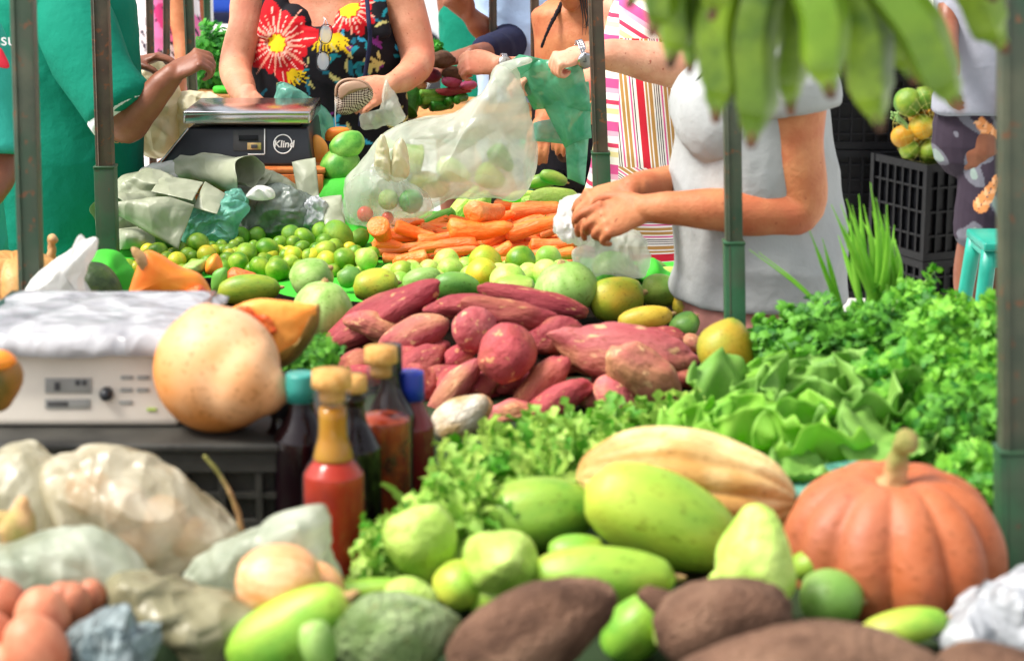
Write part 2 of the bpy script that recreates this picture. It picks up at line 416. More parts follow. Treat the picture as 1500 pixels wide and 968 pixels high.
M['chive'] = leafmat('chive_blade', L('#62b428'), L('#a4dc50'), tr=.4)
M['netm'] = plain('yellow_net', L('#b8b45a'), rough=.5)
M['stalk'] = leafmat('green_stalk', L('#7fb850'), L('#b4d88a'), tr=.2)
M['gcloth'] = plain('green_cloth', L('#38b424'), rough=.75, bump=.3, bsc=200, vsc=9)
M['tsheet'] = plain('dark_green_plastic_sheet', L('#2c3a26'), rough=.7, spec=.1, bump=.4, bsc=30, vsc=9)
M['shade_sheet'] = plain('painted_gap_shade', L('#150f0a'), rough=.95, spec=.05, bump=.5, bsc=90, vsc=9)  # near-black base colour paints the shade in the gaps between produce
M['wood'] = organic('wood_board', L('#a8713c'), L('#c98f55'), rough=.7, sc=6, bump=.3, bsc=40, streak=True)
M['owood'] = organic('orange_wood_board', L('#c9682c'), L('#dc8a4a'), rough=.65, sc=6, bump=.3, bsc=40, streak=True)
M['post'] = organic('worn_painted_steel', L('#40493c'), L('#545848'), L('#2f4a38'), rough=.5, sc=14, bump=.25, bsc=120, spot=L('#6b4a34'), spotamt=.62, metal=.2, rand=False, bdist=.002)
M['postb'] = organic('rusty_brown_steel', L('#4c3c32'), L('#5e5142'), L('#3e4036'), rough=.55, sc=14, bump=.25, bsc=120, spot=L('#7a4a30'), spotamt=.6, metal=.2, rand=False, bdist=.002)
M['postg'] = organic('green_painted_steel', L('#24492f'), L('#2f6040'), L('#404c3a'), rough=.45, sc=14, bump=.2, bsc=120, spot=L('#5a4432'), spotamt=.66, metal=.1, rand=False, bdist=.002)
M['crate'] = plain('black_plastic', L('#0a0b0f'), rough=.4, bump=.2, bsc=150, spec=.25)
M['crateb'] = plain('dusty_black_plastic', L('#34332f'), rough=.55, bump=.3, bsc=90, spec=.4, vsc=20, var=.3)
M['teal'] = plain('teal_plastic', L('#1f9a86'), rough=.4, bump=.1)
M['mint'] = plain('mint_plastic', L('#3fbf7c'), rough=.4)
M['dark'] = plain('dark_plastic', L('#22252c'), rough=.35, bump=.1)
M['chrome'] = plain('steel', L('#c9c9cc'), rough=.2, metal=1)
M['whitep'] = plain('off_white_plastic', L('#d8d0c4'), rough=.45, vsc=6)
M['lcd'] = plain('lcd_grey', L('#8a8a86'), rough=.3)
M['ink'] = plain('dark_ink', L('#3a3a3c'), rough=.6)
M['whiteink'] = plain('white_ink', L('#e8e8e8'), rough=.6)
M['skin1'] = organic('skin_fair', L('#c98566'), L('#d99a7c'), L('#d48468'), rough=.55, sc=22, bump=.6, bsc=160, spot=L('#a8583c'), spotamt=.66, rand=False, bdist=.002, sss=.08)
M['skin2'] = organic('skin_tan', L('#b56c44'), L('#c68458'), L('#b46440'), rough=.55, sc=20, bump=.6, bsc=160, spot=L('#9a5030'), spotamt=.67, rand=False, bdist=.002, sss=.08)
M['skin3'] = organic('skin_brown', L('#7a4630'), L('#8f5a40'), L('#7d4a38'), rough=.45, sc=12, bump=.35, bsc=120, rand=False, bdist=.0015, sss=.05)
M['skin4'] = organic('skin_peach', L('#d08e72'), L('#dda488'), L('#c98068'), rough=.55, sc=22, bump=.6, bsc=160, spot=L('#b0624a'), spotamt=.66, rand=False, bdist=.002, sss=.08)
M['hair'] = plain('dark_hair', L('#1c1512'), rough=.5, bump=.8, bsc=300)
M['hairg'] = plain('grey_hair', L('#8a8682'), rough=.6, bump=.8, bsc=300)
M['eye'] = plain('eye_white', L('#e6e2dc'), rough=.2); M['iris'] = plain('iris_brown', L('#2a1a10'), rough=.2)
M['lip'] = plain('lip', L('#a85848'), rough=.5)
def cloth(name, h, var=.08, bump=.4, bsc=60): return plain(name, L(h), rough=.85, spec=.15, bump=.55, bsc=11, var=min(var, .04), vsc=8, bdist=.02)
M['green'] = cloth('teal_green_cotton', '#0b7660'); M['lgreen'] = cloth('light_teal_cotton', '#35a896')
M['white'] = cloth('white_cotton', '#dedede'); M['grey'] = cloth('light_grey_marl', '#a3a6a6'); M['grey2'] = cloth('mid_grey_cotton', '#9497a2')
M['navy'] = cloth('navy_cotton', '#23263f'); M['lblue'] = cloth('light_blue_cotton', '#a9c4e6'); M['black'] = cloth('black_cotton', '#1b1a20')
M['pink'] = cloth('dusty_pink_cotton', '#b07a70'); M['jean'] = cloth('dark_denim', '#2a3040')
M['floral'] = vcmat('printed_viscose'); 
M['bag'] = bagmat('clear_milky_plastic', L('#cdd3c6'), L('#e6e9dd'), alpha=.58, rough=.18, tr=.4, bump=.45, sc=7)
M['bagclear'] = bagmat('thin_clear_plastic', L('#c4d0c6'), L('#e2e8dc'), alpha=.34, rough=.15, tr=.3, bump=1)
M['bagw'] = bagmat('white_plastic', L('#ecebe8'), L('#f6f5f2'), alpha=1, rough=.4, tr=.35, bump=.5)
M['bagt'] = bagmat('teal_plastic_film', L('#6fb8a8'), L('#8fd0bc'), alpha=.85, rough=.25, tr=.35)
M['baggreen'] = bagmat('sea_green_plastic_film', L('#4fb48c'), L('#7fd0ae'), alpha=.88, rough=.22, tr=.35, bump=.35)
M['bagc'] = bagmat('cream_plastic', L('#d8d0ac'), L('#e8e2c4'), alpha=1, rough=.4, tr=.3)
M['bagg'] = bagmat('grey_green_plastic', L('#959b82'), L('#b2b69e'), alpha=1, rough=.42, tr=.15, bump=.35, sc=7)
M['baggd'] = bagmat('dark_grey_plastic_film', L('#74807a'), L('#98a29a'), alpha=.85, rough=.25, tr=.2, bump=.6)
M['bagm'] = bagmat('beige_milky_plastic', L('#c8c0a2'), L('#eae6d2'), alpha=.74, rough=.22, tr=.45, bump=.6)
M['bago'] = bagmat('olive_plastic', L('#7f7a5c'), L('#9b9678'), alpha=1, rough=.35, tr=.1, bump=.5)
M['bagp'] = bagmat('pale_green_plastic', L('#bcc6b0'), L('#e4e8d8'), alpha=.84, rough=.3, tr=.45, bump=.4)
M['bags'] = bagmat('silvery_plastic', L('#b8bcc2'), L('#e0e2e6'), alpha=.95, rough=.18, tr=.15, bump=.8)
M['bagb'] = bagmat('blue_grey_tissue', L('#7a8e92'), L('#a2b0b2'), alpha=1, rough=.5, tr=.2, bump=.8, sc=25)
M['film'] = bagmat('clear_film_over_tray', L('#9c9ca2'), L('#c4c4c8'), alpha=.9, rough=.22, tr=.1, bump=.35, sc=10)
# ================================================================== UNIT PRODUCE MESHES
U = {}
def U_(k, variants): U[k] = [mk(*v) for v in variants]
U_('lime', [lathe(prof_of(p_lime2), 24, 2, noi=.05, ns=2, seed=s) for s in range(4)])
U_('round', [lathe(prof_of(p_lime), 24, 2, noi=.05, ns=2, seed=s+9) for s in range(3)])
U_('mango', [lathe(prof_of(p_mango), 32, 2, noi=.07, ns=2, seed=s, bend=.12, squash=.86) for s in range(5)])
U_('pear', [lathe(prof_of(p_pear), 32, 2, noi=.06, ns=2, seed=s) for s in range(3)])
U_('chay', [lathe(prof_of(p_pear), 40, 3, ribs=5, rd=.10, noi=.12, ns=2.6, seed=s+4, squash=.9) for s in range(4)])
U_('pap', [lathe(prof_of(p_mango), 40, 2, ribs=5, rd=.045, noi=.05, ns=2, seed=s+2) for s in range(4)])
U_('spud', [lathe(prof_of([p_spud, p_spud2][s % 2]), 36, 3, noi=.30, ns=2.2, seed=s*1.7+3, bend=.38*(-1)**s*(.6+.4*(s % 3)), squash=.88, bumps=.05, bs=7) for s in range(12)])
U_('spudr', [lathe(prof_of(p_spud2), 40, 3, noi=.16, ns=1.8, seed=s*2.1+60, bumps=.03, bs=6) for s in range(5)])
U_('carrot', [lathe(prof_of(p_carrot, 26), 24, 3, noi=.08, ns=2.2, seed=s*1.3+1, bend=.5*(-1)**s, bumps=.03, bs=16) for s in range(6)])
U_('cuke', [lathe(prof_of(p_cuke), 24, 2, noi=.05, ns=2, seed=s, bend=.4*(-1)**s, bumps=.04, bs=18) for s in range(4)])
U_('yam', [lathe(prof_of(p_spud2), 48, 3, noi=.2, ns=1.8, seed=s*2.1+20, bumps=.03, bs=14) for s in range(4)])
U_('egg', [lathe(prof_of(lambda t: ell(t)*(1.04-.14*t)), 28, 2)])
SUP = []
cr__ = random.Random(12)
def orient(o, A, B, roll=0):
    d = (B-A).normalized()
    q = d.to_track_quat('Z', 'Y'); o.rotation_mode = 'QUATERNION'
    o.rotation_quaternion = q @ Quaternion((0, 0, 1), roll)
def put(kind, name, cat, label, group, A, B, w, mat, roll=None, var=None, squash=1, sup=True):
    me = U[kind][random.randrange(len(U[kind])) if var is None else var % len(U[kind])]
    if me.materials and me.materials[0] != M[mat] or not me.materials:
        key = (kind, me.name, mat)
        if key not in MATS:
            c = me.copy() if me.materials else me
            c.materials.clear(); c.materials.append(M[mat]); MATS[key] = c
        me = MATS[key]
    o = bpy.data.objects.new(name, me); COL.objects.link(o)
    o.location = (A+B)/2; Lh = (B-A).length
    orient(o, A, B, random.random()*6.28 if roll is None else roll)
    o.scale = (w, w*squash, Lh)
    tag(o, label, cat, group)
    if sup:
        n = max(1, int(Lh/w+.5))
        for i in range(n):
            c = A.lerp(B, (i+.5)/n); SUP.append((c.x, c.y, c.z-w*.46, w*.5))
    return o
def span(x1, y1, x2, y2, wp, h, dy=0):
    """ends of a thing lying at height h over the table: pixel ends, thickness wp in pixels"""
    cx, cy = (x1+x2)/2, (y1+y2)/2
    s = 800
    for _ in range(4):
        c = Q(cx, cy, TZ+h+wp*.5/s); s = SS(c)
    A = P(x1, y1, c.y-dy); B = P(x2, y2, c.y+dy)
    return A, B, wp/s
def rnd_axis(c, Lh):
    d = V((random.gauss(0, 1), random.gauss(0, 1), random.gauss(0, .5))).normalized()*Lh/2
    return c-d, c+d
def rounds(lst, kind, mat, name, cat, label, group, hf):
    for t in lst:
        x, y, w = t[:3]; hp = t[3] if len(t) > 3 else w*random.uniform(.95, 1.1)
        w *= 1.16; hp *= 1.16; A, B, wm = span(x, y-.1, x, y+.1, w, hf(x, y))
        c = (A+B)/2; A, B = rnd_axis(c, wm*hp/w)
        put(kind, name, cat, label, group, A, B, wm, mat)
# ------------------------------------------------------------------ limes
hl = lambda x, y: max(0, min(.05, (400-y)*.0007))
g = 'small green limes heaped on the green cloth'
big = [(290, 357, 29)]
lim = [(187, 391, 22), (231, 369, 25), (265, 366, 21), (258, 382, 22), (275, 373, 20), (282, 376, 18), (311, 361, 14), (325, 360, 16), (327, 367, 17),
 (337, 368, 20), (343, 360, 16), (361, 372, 29), (372, 361, 16), (349, 385, 28), (381, 391, 27), (391, 382, 19), (406, 395, 31), (426, 386, 24),
 (391, 365, 29), (410, 357, 21), (430, 357, 21), (452, 379, 19), (453, 376, 22), (476, 355, 24), (477, 368, 28), (504, 380, 31), (531, 376, 23), (438, 380, 16),
 (319, 368, 16), (385, 381, 20), (300, 371, 17), (305, 383, 20), (418, 376, 20), (464, 366, 20), (443, 363, 20), (373, 377, 18), (400, 374, 18),
 (520, 370, 20), (490, 362, 22), (515, 388, 20), (245, 380, 20), (218, 376, 20), (332, 380, 20), (545, 372, 20), (535, 388, 20), (350, 355, 15), (300, 362, 15), (368, 395, 20), (440, 392, 22), (470, 390, 20), (488, 396, 20)]
rounds(lim, 'lime', 'lime', 'lime', 'lime', 'small glossy green lime lying in the wide lime heap on green cloth', g, hl)
rounds(big, 'lime', 'lime', 'lime', 'lime', 'biggest round green lime sitting up at the back beside the teal bag', g, hl)
yel = [(200, 393, 20), (217, 367, 20), (259, 382, 24), (303, 373, 26), (336, 374, 18), (395, 374, 22), (409, 370, 20), (430, 374, 24), (458, 376, 22), (345, 372, 18), (312, 368, 18)]
rounds(yel, 'lime', 'limey', 'yellow_lime', 'lime', 'small lime turned yellow among the green limes', 'yellowed limes in the lime heap', hl)
rounds([(479, 383, 28), (512, 364, 18), (424, 372, 22)], 'lime', 'limey', 'orange_lime', 'lime', 'small orange yellow lime at the right part of the lime heap', 'orange tinted limes in the heap', hl)
hb = lambda x, y: .02
for (x, y, w, hp, lab, mt) in [(400, 329, 43, 46, 'large round yellow green citrus propped against the grey plastic bags', 'biglime'),
    (353, 346, 27, 28, 'dark green citrus left of the large yellow green one', 'biglime'), (376, 345, 26, 27, 'green citrus between the dark green one and the large yellow green one', 'biglime'),
    (428, 345, 34, 30, 'oval green citrus behind the limes right of the large yellow green one', 'biglime'), (495, 345, 50, 42, 'largest dark green citrus at the back right of the lime heap', 'biglime'),
    (471, 339, 30, 28, 'green citrus half hidden behind the largest dark green one', 'biglime'), (526, 349, 27, 34, 'green citrus touching the carrots at the end of the lime heap', 'biglime'),
    (447, 349, 36, 26, 'yellow green oval citrus lying at the back of the lime heap', 'lime')]:
    A, B, w_ = span(x, y-.1, x, y+.1, w, .02); c = (A+B)/2; r = hp/w*w_/2
    put('round', 'green_citrus', 'citrus', lab, None, c-V((r*.7, 0, r*.7)), c+V((r*.7, 0, r*.7)), w_, mt)
# ------------------------------------------------------------------ guavas and small limes in front of the carrots
hg = lambda x, y: .02
rounds([(537, 380, 30), (654, 384, 34), (660, 397, 34), (683, 391, 26), (803, 378, 32), (800, 400, 36), (585, 398, 25), (606, 402, 30), (745, 414, 50), (628, 396, 28), (730, 402, 30), (775, 402, 30), (690, 405, 30)],
       'round', 'guava', 'pale_guava', 'guava', 'pale green round guava between the carrots and the sweet potatoes', 'pale guavas in front of the carrots', hg)
rounds([(711, 384, 42), (706, 402, 42)], 'round', 'limey', 'yellow_guava', 'guava', 'yellow blushed round guava in front of the carrots', 'yellow guavas in front of the carrots', hg)
rounds([(762, 382, 40), (590, 400, 34)], 'lime', 'lime', 'large_lime', 'lime', 'large bright green lime between pale guavas in front of the carrots', 'large limes among the guavas', hg)
# ------------------------------------------------------------------ mangoes, papayas, melons: x1,y1 -> x2,y2, thickness, height, dy, kind, material, name, label
FRONT = dict(green_papaya=2.50, large_papaya=2.42, low_papaya=2.30, front_mango=2.14, lying_mango=2.30, under_mango=2.16, teal_mango=2.24, curved_mango=2.16, hidden_mango=2.32, bicoloured_mango=3.24, peeping_mango=2.40, pear_like=2.2, filler_mango=2.12, filler_papaya=2.30, wedge_mango=2.2)
big_fruit = [
 (995, 905, 1010, 960, 90, 0, 0, 'mango', 'chayote', 'filler_mango', 'pale green mango squeezed between the second yam and the chayote', 'mango'),
 (690, 890, 790, 872, 80, 0, 0, 'mango', 'papaya', 'filler_papaya', 'yellow green mango below the round chayote behind the brown yam', 'mango'),
 (1040, 850, 1085, 880, 80, 0, 0, 'mango', 'chayote', 'filler_papaya', 'rounded pale green mango between the low papaya and the upright chayote', 'mango'),
 (655, 880, 690, 830, 80, 0, 0, 'mango', 'papaya', 'filler_papaya', 'yellow green mango squeezed between the two knobbly chayotes', 'mango'),
 (560, 880, 640, 892, 70, 0, 0, 'mango', 'chayote', 'wedge_mango', 'pale green mango between the tall chayote and the soursop', 'mango'),
 (880, 420, 930, 408, 44, .02, 0, 'mango', 'mango', 'mid_mango', 'yellowish mango behind the large olive one', 'mango'),
 (955, 412, 1010, 408, 36, .02, 0, 'mango', 'guava', 'mid_mango', 'pale mango behind the brownish spotted one', 'mango'),
 (930, 396, 980, 400, 34, .01, 0, 'mango', 'mangog', 'mid_mango', 'green mango in front of the striped dress', 'mango'),
 (1000, 415, 1050, 422, 34, .01, 0, 'mango', 'mango', 'mid_mango', 'yellow green mango left of the painted post foot', 'mango'),
 (985, 450, 1040, 446, 40, .03, 0, 'mango', 'mangoy', 'mid_mango', 'golden mango in front of the narrow yellow green one', 'mango'),
 (1030, 478, 1070, 462, 40, .03, 0, 'mango', 'mangog', 'mid_mango', 'deep green mango behind the large bicoloured one', 'mango'),
 (430, 422, 485, 392, 64, .03, 0, 'mango', 'melon', 'green_mango', 'pale green mango standing behind the larger pale green melon', 'mango'),
 (470, 500, 476, 412, 96, .03, 0, 'pap', 'melon', 'pale_melon', 'tall pale green melon beside the orange squash slice and left of sweet potatoes', 'melon'),
 (517, 420, 585, 414, 50, .02, 0, 'mango', 'mango', 'blushed_mango', 'green mango with a yellow blush lying behind the longest sweet potato', 'mango'),
 (494, 410, 530, 400, 28, .02, 0, 'mango', 'mangog', 'small_mango', 'small olive mango left of the yellow blushed mango', 'mango'),
 (318, 430, 412, 421, 42, .03, 0, 'mango', 'mango', 'long_mango', 'long yellow green mango lying right of the orange squash wedge', 'mango'),
 (590, 420, 648, 402, 40, .01, 0, 'mango', 'melon', 'plump_mango', 'pale mango behind the upturned sweet potato tip', 'mango'),
 (632, 420, 705, 424, 42, .02, 0, 'mango', 'mangog', 'dark_mango', 'dark green mango behind the upturned tip of the sweet potato', 'mango'),
 (722, 425, 786, 420, 44, .02, 0, 'mango', 'guava', 'light_mango', 'light green mango behind the middle of the sweet potato heap', 'mango'),
 (836, 458, 822, 384, 88, .04, 0, 'pap', 'melon', 'striped_melon', 'large striped pale green melon in front of the gray shirted person\'s hands', 'melon'),
 (868, 408, 932, 392, 62, .04, 0, 'pap', 'gpump', 'ribbed_gourd', 'green ribbed gourd inside the thin bag under the hands', 'gourd'),
 (862, 445, 945, 428, 62, .04, 0, 'mango', 'mango', 'olive_mango', 'large olive yellow mango right of the striped melon', 'mango'),
 (938, 425, 1000, 430, 44, .05, 0, 'mango', 'mangog', 'spotted_mango', 'brownish green spotted mango leaning on the large olive one', 'mango'),
 (904, 477, 986, 459, 40, .06, 0, 'mango', 'mangoy', 'yellow_mango', 'ripe yellow mango lying on the sweet potatoes', 'mango'),
 (985, 492, 1022, 462, 44, .04, 0, 'mango', 'mangog', 'butt_mango', 'dark green mango showing its stalk end right of the yellow one', 'mango'),
 (1002, 440, 1060, 462, 32, .04, 0, 'mango', 'mango', 'narrow_mango', 'narrow yellow green mango behind the large bicoloured one', 'mango'),
 (1000, 434, 1060, 436, 30, .03, 0, 'mango', 'melon', 'back_mango', 'pale green mango farthest back beside the painted post', 'mango'),
 (1062, 462, 1120, 478, 48, .03, 0, 'pap', 'gpump', 'green_gourd', 'rounded green gourd beside the base of the painted post', 'gourd'),
 (1046, 474, 1092, 560, 94, .03, 0, 'mango', 'mango', 'bicoloured_mango', 'large mango half yellow half green beside the parsley', 'mango'),
 # front of the stall
 (703, 768, 868, 742, 104, .05, 0, 'pap', 'papaya', 'green_papaya', 'smooth dark green papaya behind the two chayotes', 'papaya'),
 (868, 712, 1075, 806, 128, .04, 0, 'pap', 'papaya', 'large_papaya', 'largest green and yellow papaya in front of the tan pumpkin', 'papaya'),
 (785, 846, 985, 846, 88, .02, 0, 'pap', 'papaya', 'low_papaya', 'green papaya behind the brown yam and below the largest papaya', 'papaya'),
 (345, 975, 510, 875, 112, .02, 0, 'mango', 'papaya', 'front_mango', 'long green mango at the front beside the bumpy soursop', 'mango'),
 (480, 868, 620, 862, 42, .02, 0, 'mango', 'papaya', 'lying_mango', 'bright green mango lying behind the bumpy soursop', 'mango'),
 (900, 960, 960, 880, 90, .0, 0, 'mango', 'papaya', 'under_mango', 'yellow green mango between the two brown yams', 'mango'),
 (1175, 868, 1262, 880, 84, .02, 0, 'mango', 'melon', 'teal_mango', 'pale bluish green mango left of the orange pumpkin', 'mango'),
 (1262, 935, 1385, 905, 56, .03, 0, 'mango', 'papaya', 'curved_mango', 'slim yellow green mango in front of the orange pumpkin', 'mango'),
 (1160, 830, 1220, 825, 50, .01, 0, 'mango', 'papaya', 'hidden_mango', 'olive green mango between the upright chayote and the orange pumpkin', 'mango'),
 (805, 815, 885, 805, 56, .01, 0, 'mango', 'papaya', 'peeping_mango', 'pale green fruit peeping out above the low papaya', 'mango'),
 # behind the carrots
 (775, 296, 846, 283, 38, .06, 0, 'pear', 'chayote', 'avocado', 'pear shaped green avocado behind the right end of the carrots', 'avocado'),
 (762, 296, 812, 292, 20, .05, 0, 'pear', 'chayote', 'lying_chayote', 'light green chayote lying flat behind the carrots', 'chayote'),
 (770, 270, 820, 262, 26, .06, 0, 'mango', 'mangog', 'far_mango', 'green mango right of the big milky bag', 'mango'),
 (790, 255, 832, 268, 22, .08, 0, 'mango', 'mangog', 'leafy_mango', 'dark green mango farthest back right of the milky bag', 'mango'),
 (745, 290, 790, 286, 22, .05, 0, 'mango', 'guava', 'plain_chayote', 'pale green chayote half under the milky bag', 'chayote'),
]
for (x1, y1, x2, y2, w, h, dy, k, mt, nme, lab, cat) in big_fruit:
    if y1 > 700: cx_, cy_ = (x1+x2)/2, (y1+y2)/2; x1, x2, y1, y2, w = cx_+(x1-cx_)*1.08, cx_+(x2-cx_)*1.08, cy_+(y1-cy_)*1.08, cy_+(y2-cy_)*1.08, w*1.14
    elif 380 < y1 < 480 and w < 90: w *= 1.14
    YY = FRONT.get(nme)
    if YY:
        A = P(x1, y1, YY-dy); B = P(x2, y2, YY+dy); wm = w/SS((A+B)/2)
        if wm*.5+TZ > (A.z+B.z)/2: print('LOW', nme, (A.z+B.z)/2-wm*.5-TZ)
    else: A, B, wm = span(x1, y1, x2, y2, w, h, dy)
    o = put(k, nme, cat, lab, None, A, B, wm, mt)
    if k != 'pear': stub(o)
# ------------------------------------------------------------------ chayotes
cy_Y = [2.34, 2.31, 2.20, None, None]
chay = [(640, 866, 604, 742, 128, .03, 0, 'tall pale chayote with a knobbly top beside the curly greens'),
 (742, 822, 728, 836, 150, .05, .070, 'round chayote with its puckered end facing forward'),
 (1098, 890, 1112, 738, 142, .05, 0, 'upright pear shaped chayote left of the orange pumpkin'),
 (657, 334, 702, 272, 38, .02, 0, 'tall pale chayote leaning against the milky bag behind the carrots'),
 (690, 318, 716, 280, 42, .03, 0, 'shorter chayote right of the tall leaning one behind the carrots')]
for i, (x1, y1, x2, y2, w, h, dy, lab) in enumerate(chay):
    A, B, wm = span(x1, y1, x2, y2, w, h, dy)
    if cy_Y[i]: A = P(x1, y1, cy_Y[i]-dy); B = P(x2, y2, cy_Y[i]+dy); wm = w/SS((A+B)/2)
    if i in (0, 1): A, B = B, A
    o = put('chay', 'chayote', 'chayote', lab, None, A, B, wm, 'chayote', var=i)
rounds([(cr__.uniform(560, 850), cr__.uniform(396, 416), cr__.uniform(24, 32)) for _ in range(26)], 'round', 'guava', 'pale_guava', 'guava', 'pale green round guava between the carrots and the sweet potatoes', 'pale guavas in front of the carrots', lambda x, y: .006)
rounds([(cr__.uniform(225, 545), cr__.uniform(362, 402), cr__.uniform(17, 23)) for _ in range(34)], 'lime', 'lime', 'lime', 'lime', 'small glossy green lime lying in the wide lime heap on green cloth', g, lambda x, y: .004)
A, B, wm = span(618, 330, 668, 312, 19, .02); put('cuke', 'cucumber', 'cucumber', 'light green cucumber tucked behind the carrots by the plastic bag', None, A, B, wm, 'cuke')
# ------------------------------------------------------------------ carrots
car = [(690, 311, 738, 306, 34, .09, .05), (655, 334, 755, 332, 33, .06, 0), (722, 300, 775, 306, 16, .09, 0), (746, 311, 828, 304, 25, .08, 0),
 (706, 357, 800, 315, 22, .05, 0), (740, 345, 838, 318, 25, .06, 0), (790, 346, 838, 330, 17, .05, 0), (775, 361, 850, 354, 24, .03, 0),
 (845, 370, 782, 382, 19, .02, 0), (552, 330, 562, 354, 32, .05, .03), (578, 331, 645, 348, 21, .05, 0), (566, 346, 632, 344, 16, .04, 0),
 (612, 354, 668, 343, 20, .04, 0), (702, 358, 596, 368, 21, .03, 0), (542, 367, 652, 356, 17, .03, 0), (628, 378, 574, 386, 25, .02, 0),
 (636, 374, 706, 366, 17, .03, 0), (752, 361, 694, 382, 22, .02, 0), (596, 394, 648, 390, 14, .01, 0), (545, 356, 604, 366, 18, .03, 0),
 (722, 382, 768, 380, 15, .02, 0), (712, 327, 756, 313, 18, .07, 0), (768, 300, 822, 304, 13, .08, 0), (700, 345, 640, 352, 18, .03, 0),
 (800, 322, 845, 312, 18, .06, 0), (756, 340, 700, 342, 18, .04, 0), (845, 340, 800, 352, 18, .03, 0), (560, 378, 610, 378, 16, .01, 0),
 (660, 322, 610, 338, 18, .03, 0), (790, 372, 740, 372, 18, .01, 0), (850, 384, 800, 388, 18, .0, 0), (820, 366, 760, 372, 16, .02, 0)]
cr_ = random.Random(5)
for _ in range(64):
    x = cr_.uniform(560, 830); y = cr_.uniform(322, 386); L_ = cr_.uniform(26, 42); a = cr_.uniform(-.35, .35); sg = cr_.choice((-1, 1))
    car.append((x-sg*L_*math.cos(a), y-sg*L_*math.sin(a)*.5, x+sg*L_*math.cos(a), y+sg*L_*math.sin(a)*.5, cr_.uniform(12, 19), .005+max(0, (370-y))*.0010, 0))
crown = mk(*join([tube([(0, 0, -.47), (0, 0, -.525)], [(.16, .16), (.09, .09)], 10, 2)] + [tube([(0, 0, -.5), (.06*math.cos(a), .06*math.sin(a), -.56)], [.03, .015], 6, 2) for a in (0, 1.3, 2.6, 4, 5.2)]))
crown.materials.append(M['carrottop'])
for i, (x1, y1, x2, y2, w, h, dy) in enumerate(car):
    A, B, wm = span(x1, y1, x2, y2, w*1.05, h, dy)
    lab = {0: 'fattest carrot pointing its rounded end forward at the top of the heap', 1: 'thick straight carrot lying level across the middle of the heap', 7: 'carrot with a brown crown just below the white bag in the hands',
           9: 'carrot standing on end at the left corner of the heap'}.get(i, 'orange carrot lying in the carrot heap behind the guavas')
    o = put('carrot', 'carrot', 'carrot', lab, 'carrots heaped behind the guavas', A, B, wm, 'carrot', var=i)
    if i % 3 == 1 or i == 7: c = link('crown', crown, None, o); c.parent = o; c.location = (0, 0, .03); c.scale = (.6, .6, 1)
# ------------------------------------------------------------------ sweet potatoes
spx = random.Random(21)
sp = [(spx.uniform(560, 960), spx.uniform(470, 585), 0, 0, spx.uniform(30, 42), .0, 0, spx.randint(0, 11), 'sweet potato half buried under the others in the heap') for _ in range(16)]
sp = [(x, y, x+spx.uniform(50, 90)*spx.choice((-1, 1)), y+spx.uniform(-30, 30), w, .02+max(0, 560-y)*.0005, 0, v, l) for (x, y, _a, _b, w, h, dy, v, l) in sp]
sp += [(486, 506, 648, 412, 62, .06, 0, 0, 'long sweet potato at the left edge, its pointed tip turned up'), (558, 520, 662, 466, 56, .05, 0, 1, 'plump sweet potato just right of the long left one'),
 (668, 505, 724, 458, 62, .08, 0, 2, 'egg shaped sweet potato in the middle of the heap above the round one'), (618, 450, 748, 446, 36, .10, 0, 3, 'sweet potato along the back of the heap behind the egg shaped one'),
 (675, 450, 812, 466, 44, .10, 0, 4, 'dark red sweet potato along the back of the heap'), (708, 430, 862, 464, 38, .09, 0, 5, 'long sweet potato farthest back beside the striped melon'),
 (738, 514, 745, 516, 0, .06, .05, 6, ''), (772, 500, 852, 474, 46, .07, 0, 7, 'sweet potato right of the round one at the centre'),
 (812, 492, 1026, 524, 66, .07, 0, 8, 'longest pale sweet potato stretching to the right with a curled tip'), (838, 490, 884, 552, 54, .06, 0, 9, 'dark blotched sweet potato leaning under the longest pale one'),
 (898, 508, 984, 606, 66, .04, .02, 10, 'thick pink sweet potato slanting down to the lettuce'), (752, 600, 834, 518, 50, .03, 0, 11, 'sweet potato slanting up behind the curly greens'),
 (772, 606, 872, 562, 46, .02, 0, 0, 'red sweet potato lying low right of centre behind the curly greens'), (876, 556, 936, 612, 52, .02, 0, 1, 'short red sweet potato with a blunt pink end'),
 (625, 612, 710, 522, 40, .02, 0, 2, 'slim pinkish sweet potato pointing down towards the white radish'), (642, 538, 698, 504, 34, .05, 0, 3, 'small sweet potato left of the round one'),
 (580, 548, 650, 514, 44, .03, 0, 4, 'sweet potato behind the corked bottle'), (608, 535, 645, 596, 42, .01, 0, 5, 'reddish sweet potato behind the blue capped bottle'),
 (498, 550, 552, 512, 40, .03, 0, 6, 'sweet potato at the lower left behind the bottles'), (974, 545, 1036, 562, 32, .02, 0, 7, 'knobbly brown sweet potato right of the thick pink one'),
 (1015, 556, 1074, 578, 34, .02, 0, 8, 'twisted brown sweet potato touching the large mango'), (1030, 590, 1066, 594, 30, .0, 0, 9, 'small red sweet potato above the lettuce'),
 (710, 610, 784, 604, 34, .0, 0, 10, 'tan sweet potato lowest in front behind the curly greens'), (1066, 568, 1094, 572, 16, .01, 0, 11, 'tiny sweet potato root at the right end of the heap'),
 (1006, 510, 1024, 492, 26, .08, 0, 2, 'small knob shaped sweet potato at the curled tip of the longest one'),
 (680, 560, 740, 590, 40, .0, 0, 4, 'shaded sweet potato under the round one'), (820, 560, 880, 520, 40, .0, 0, 5, 'shaded sweet potato under the blotched one'), (940, 560, 1000, 590, 40, .0, 0, 7, 'shaded sweet potato under the thick pink one'),
 (560, 480, 640, 470, 44, .03, 0, 9, 'shaded sweet potato between the long left one and the plump one'), (930, 500, 1010, 495, 36, .04, 0, 3, 'shaded sweet potato under the yellow mango')]
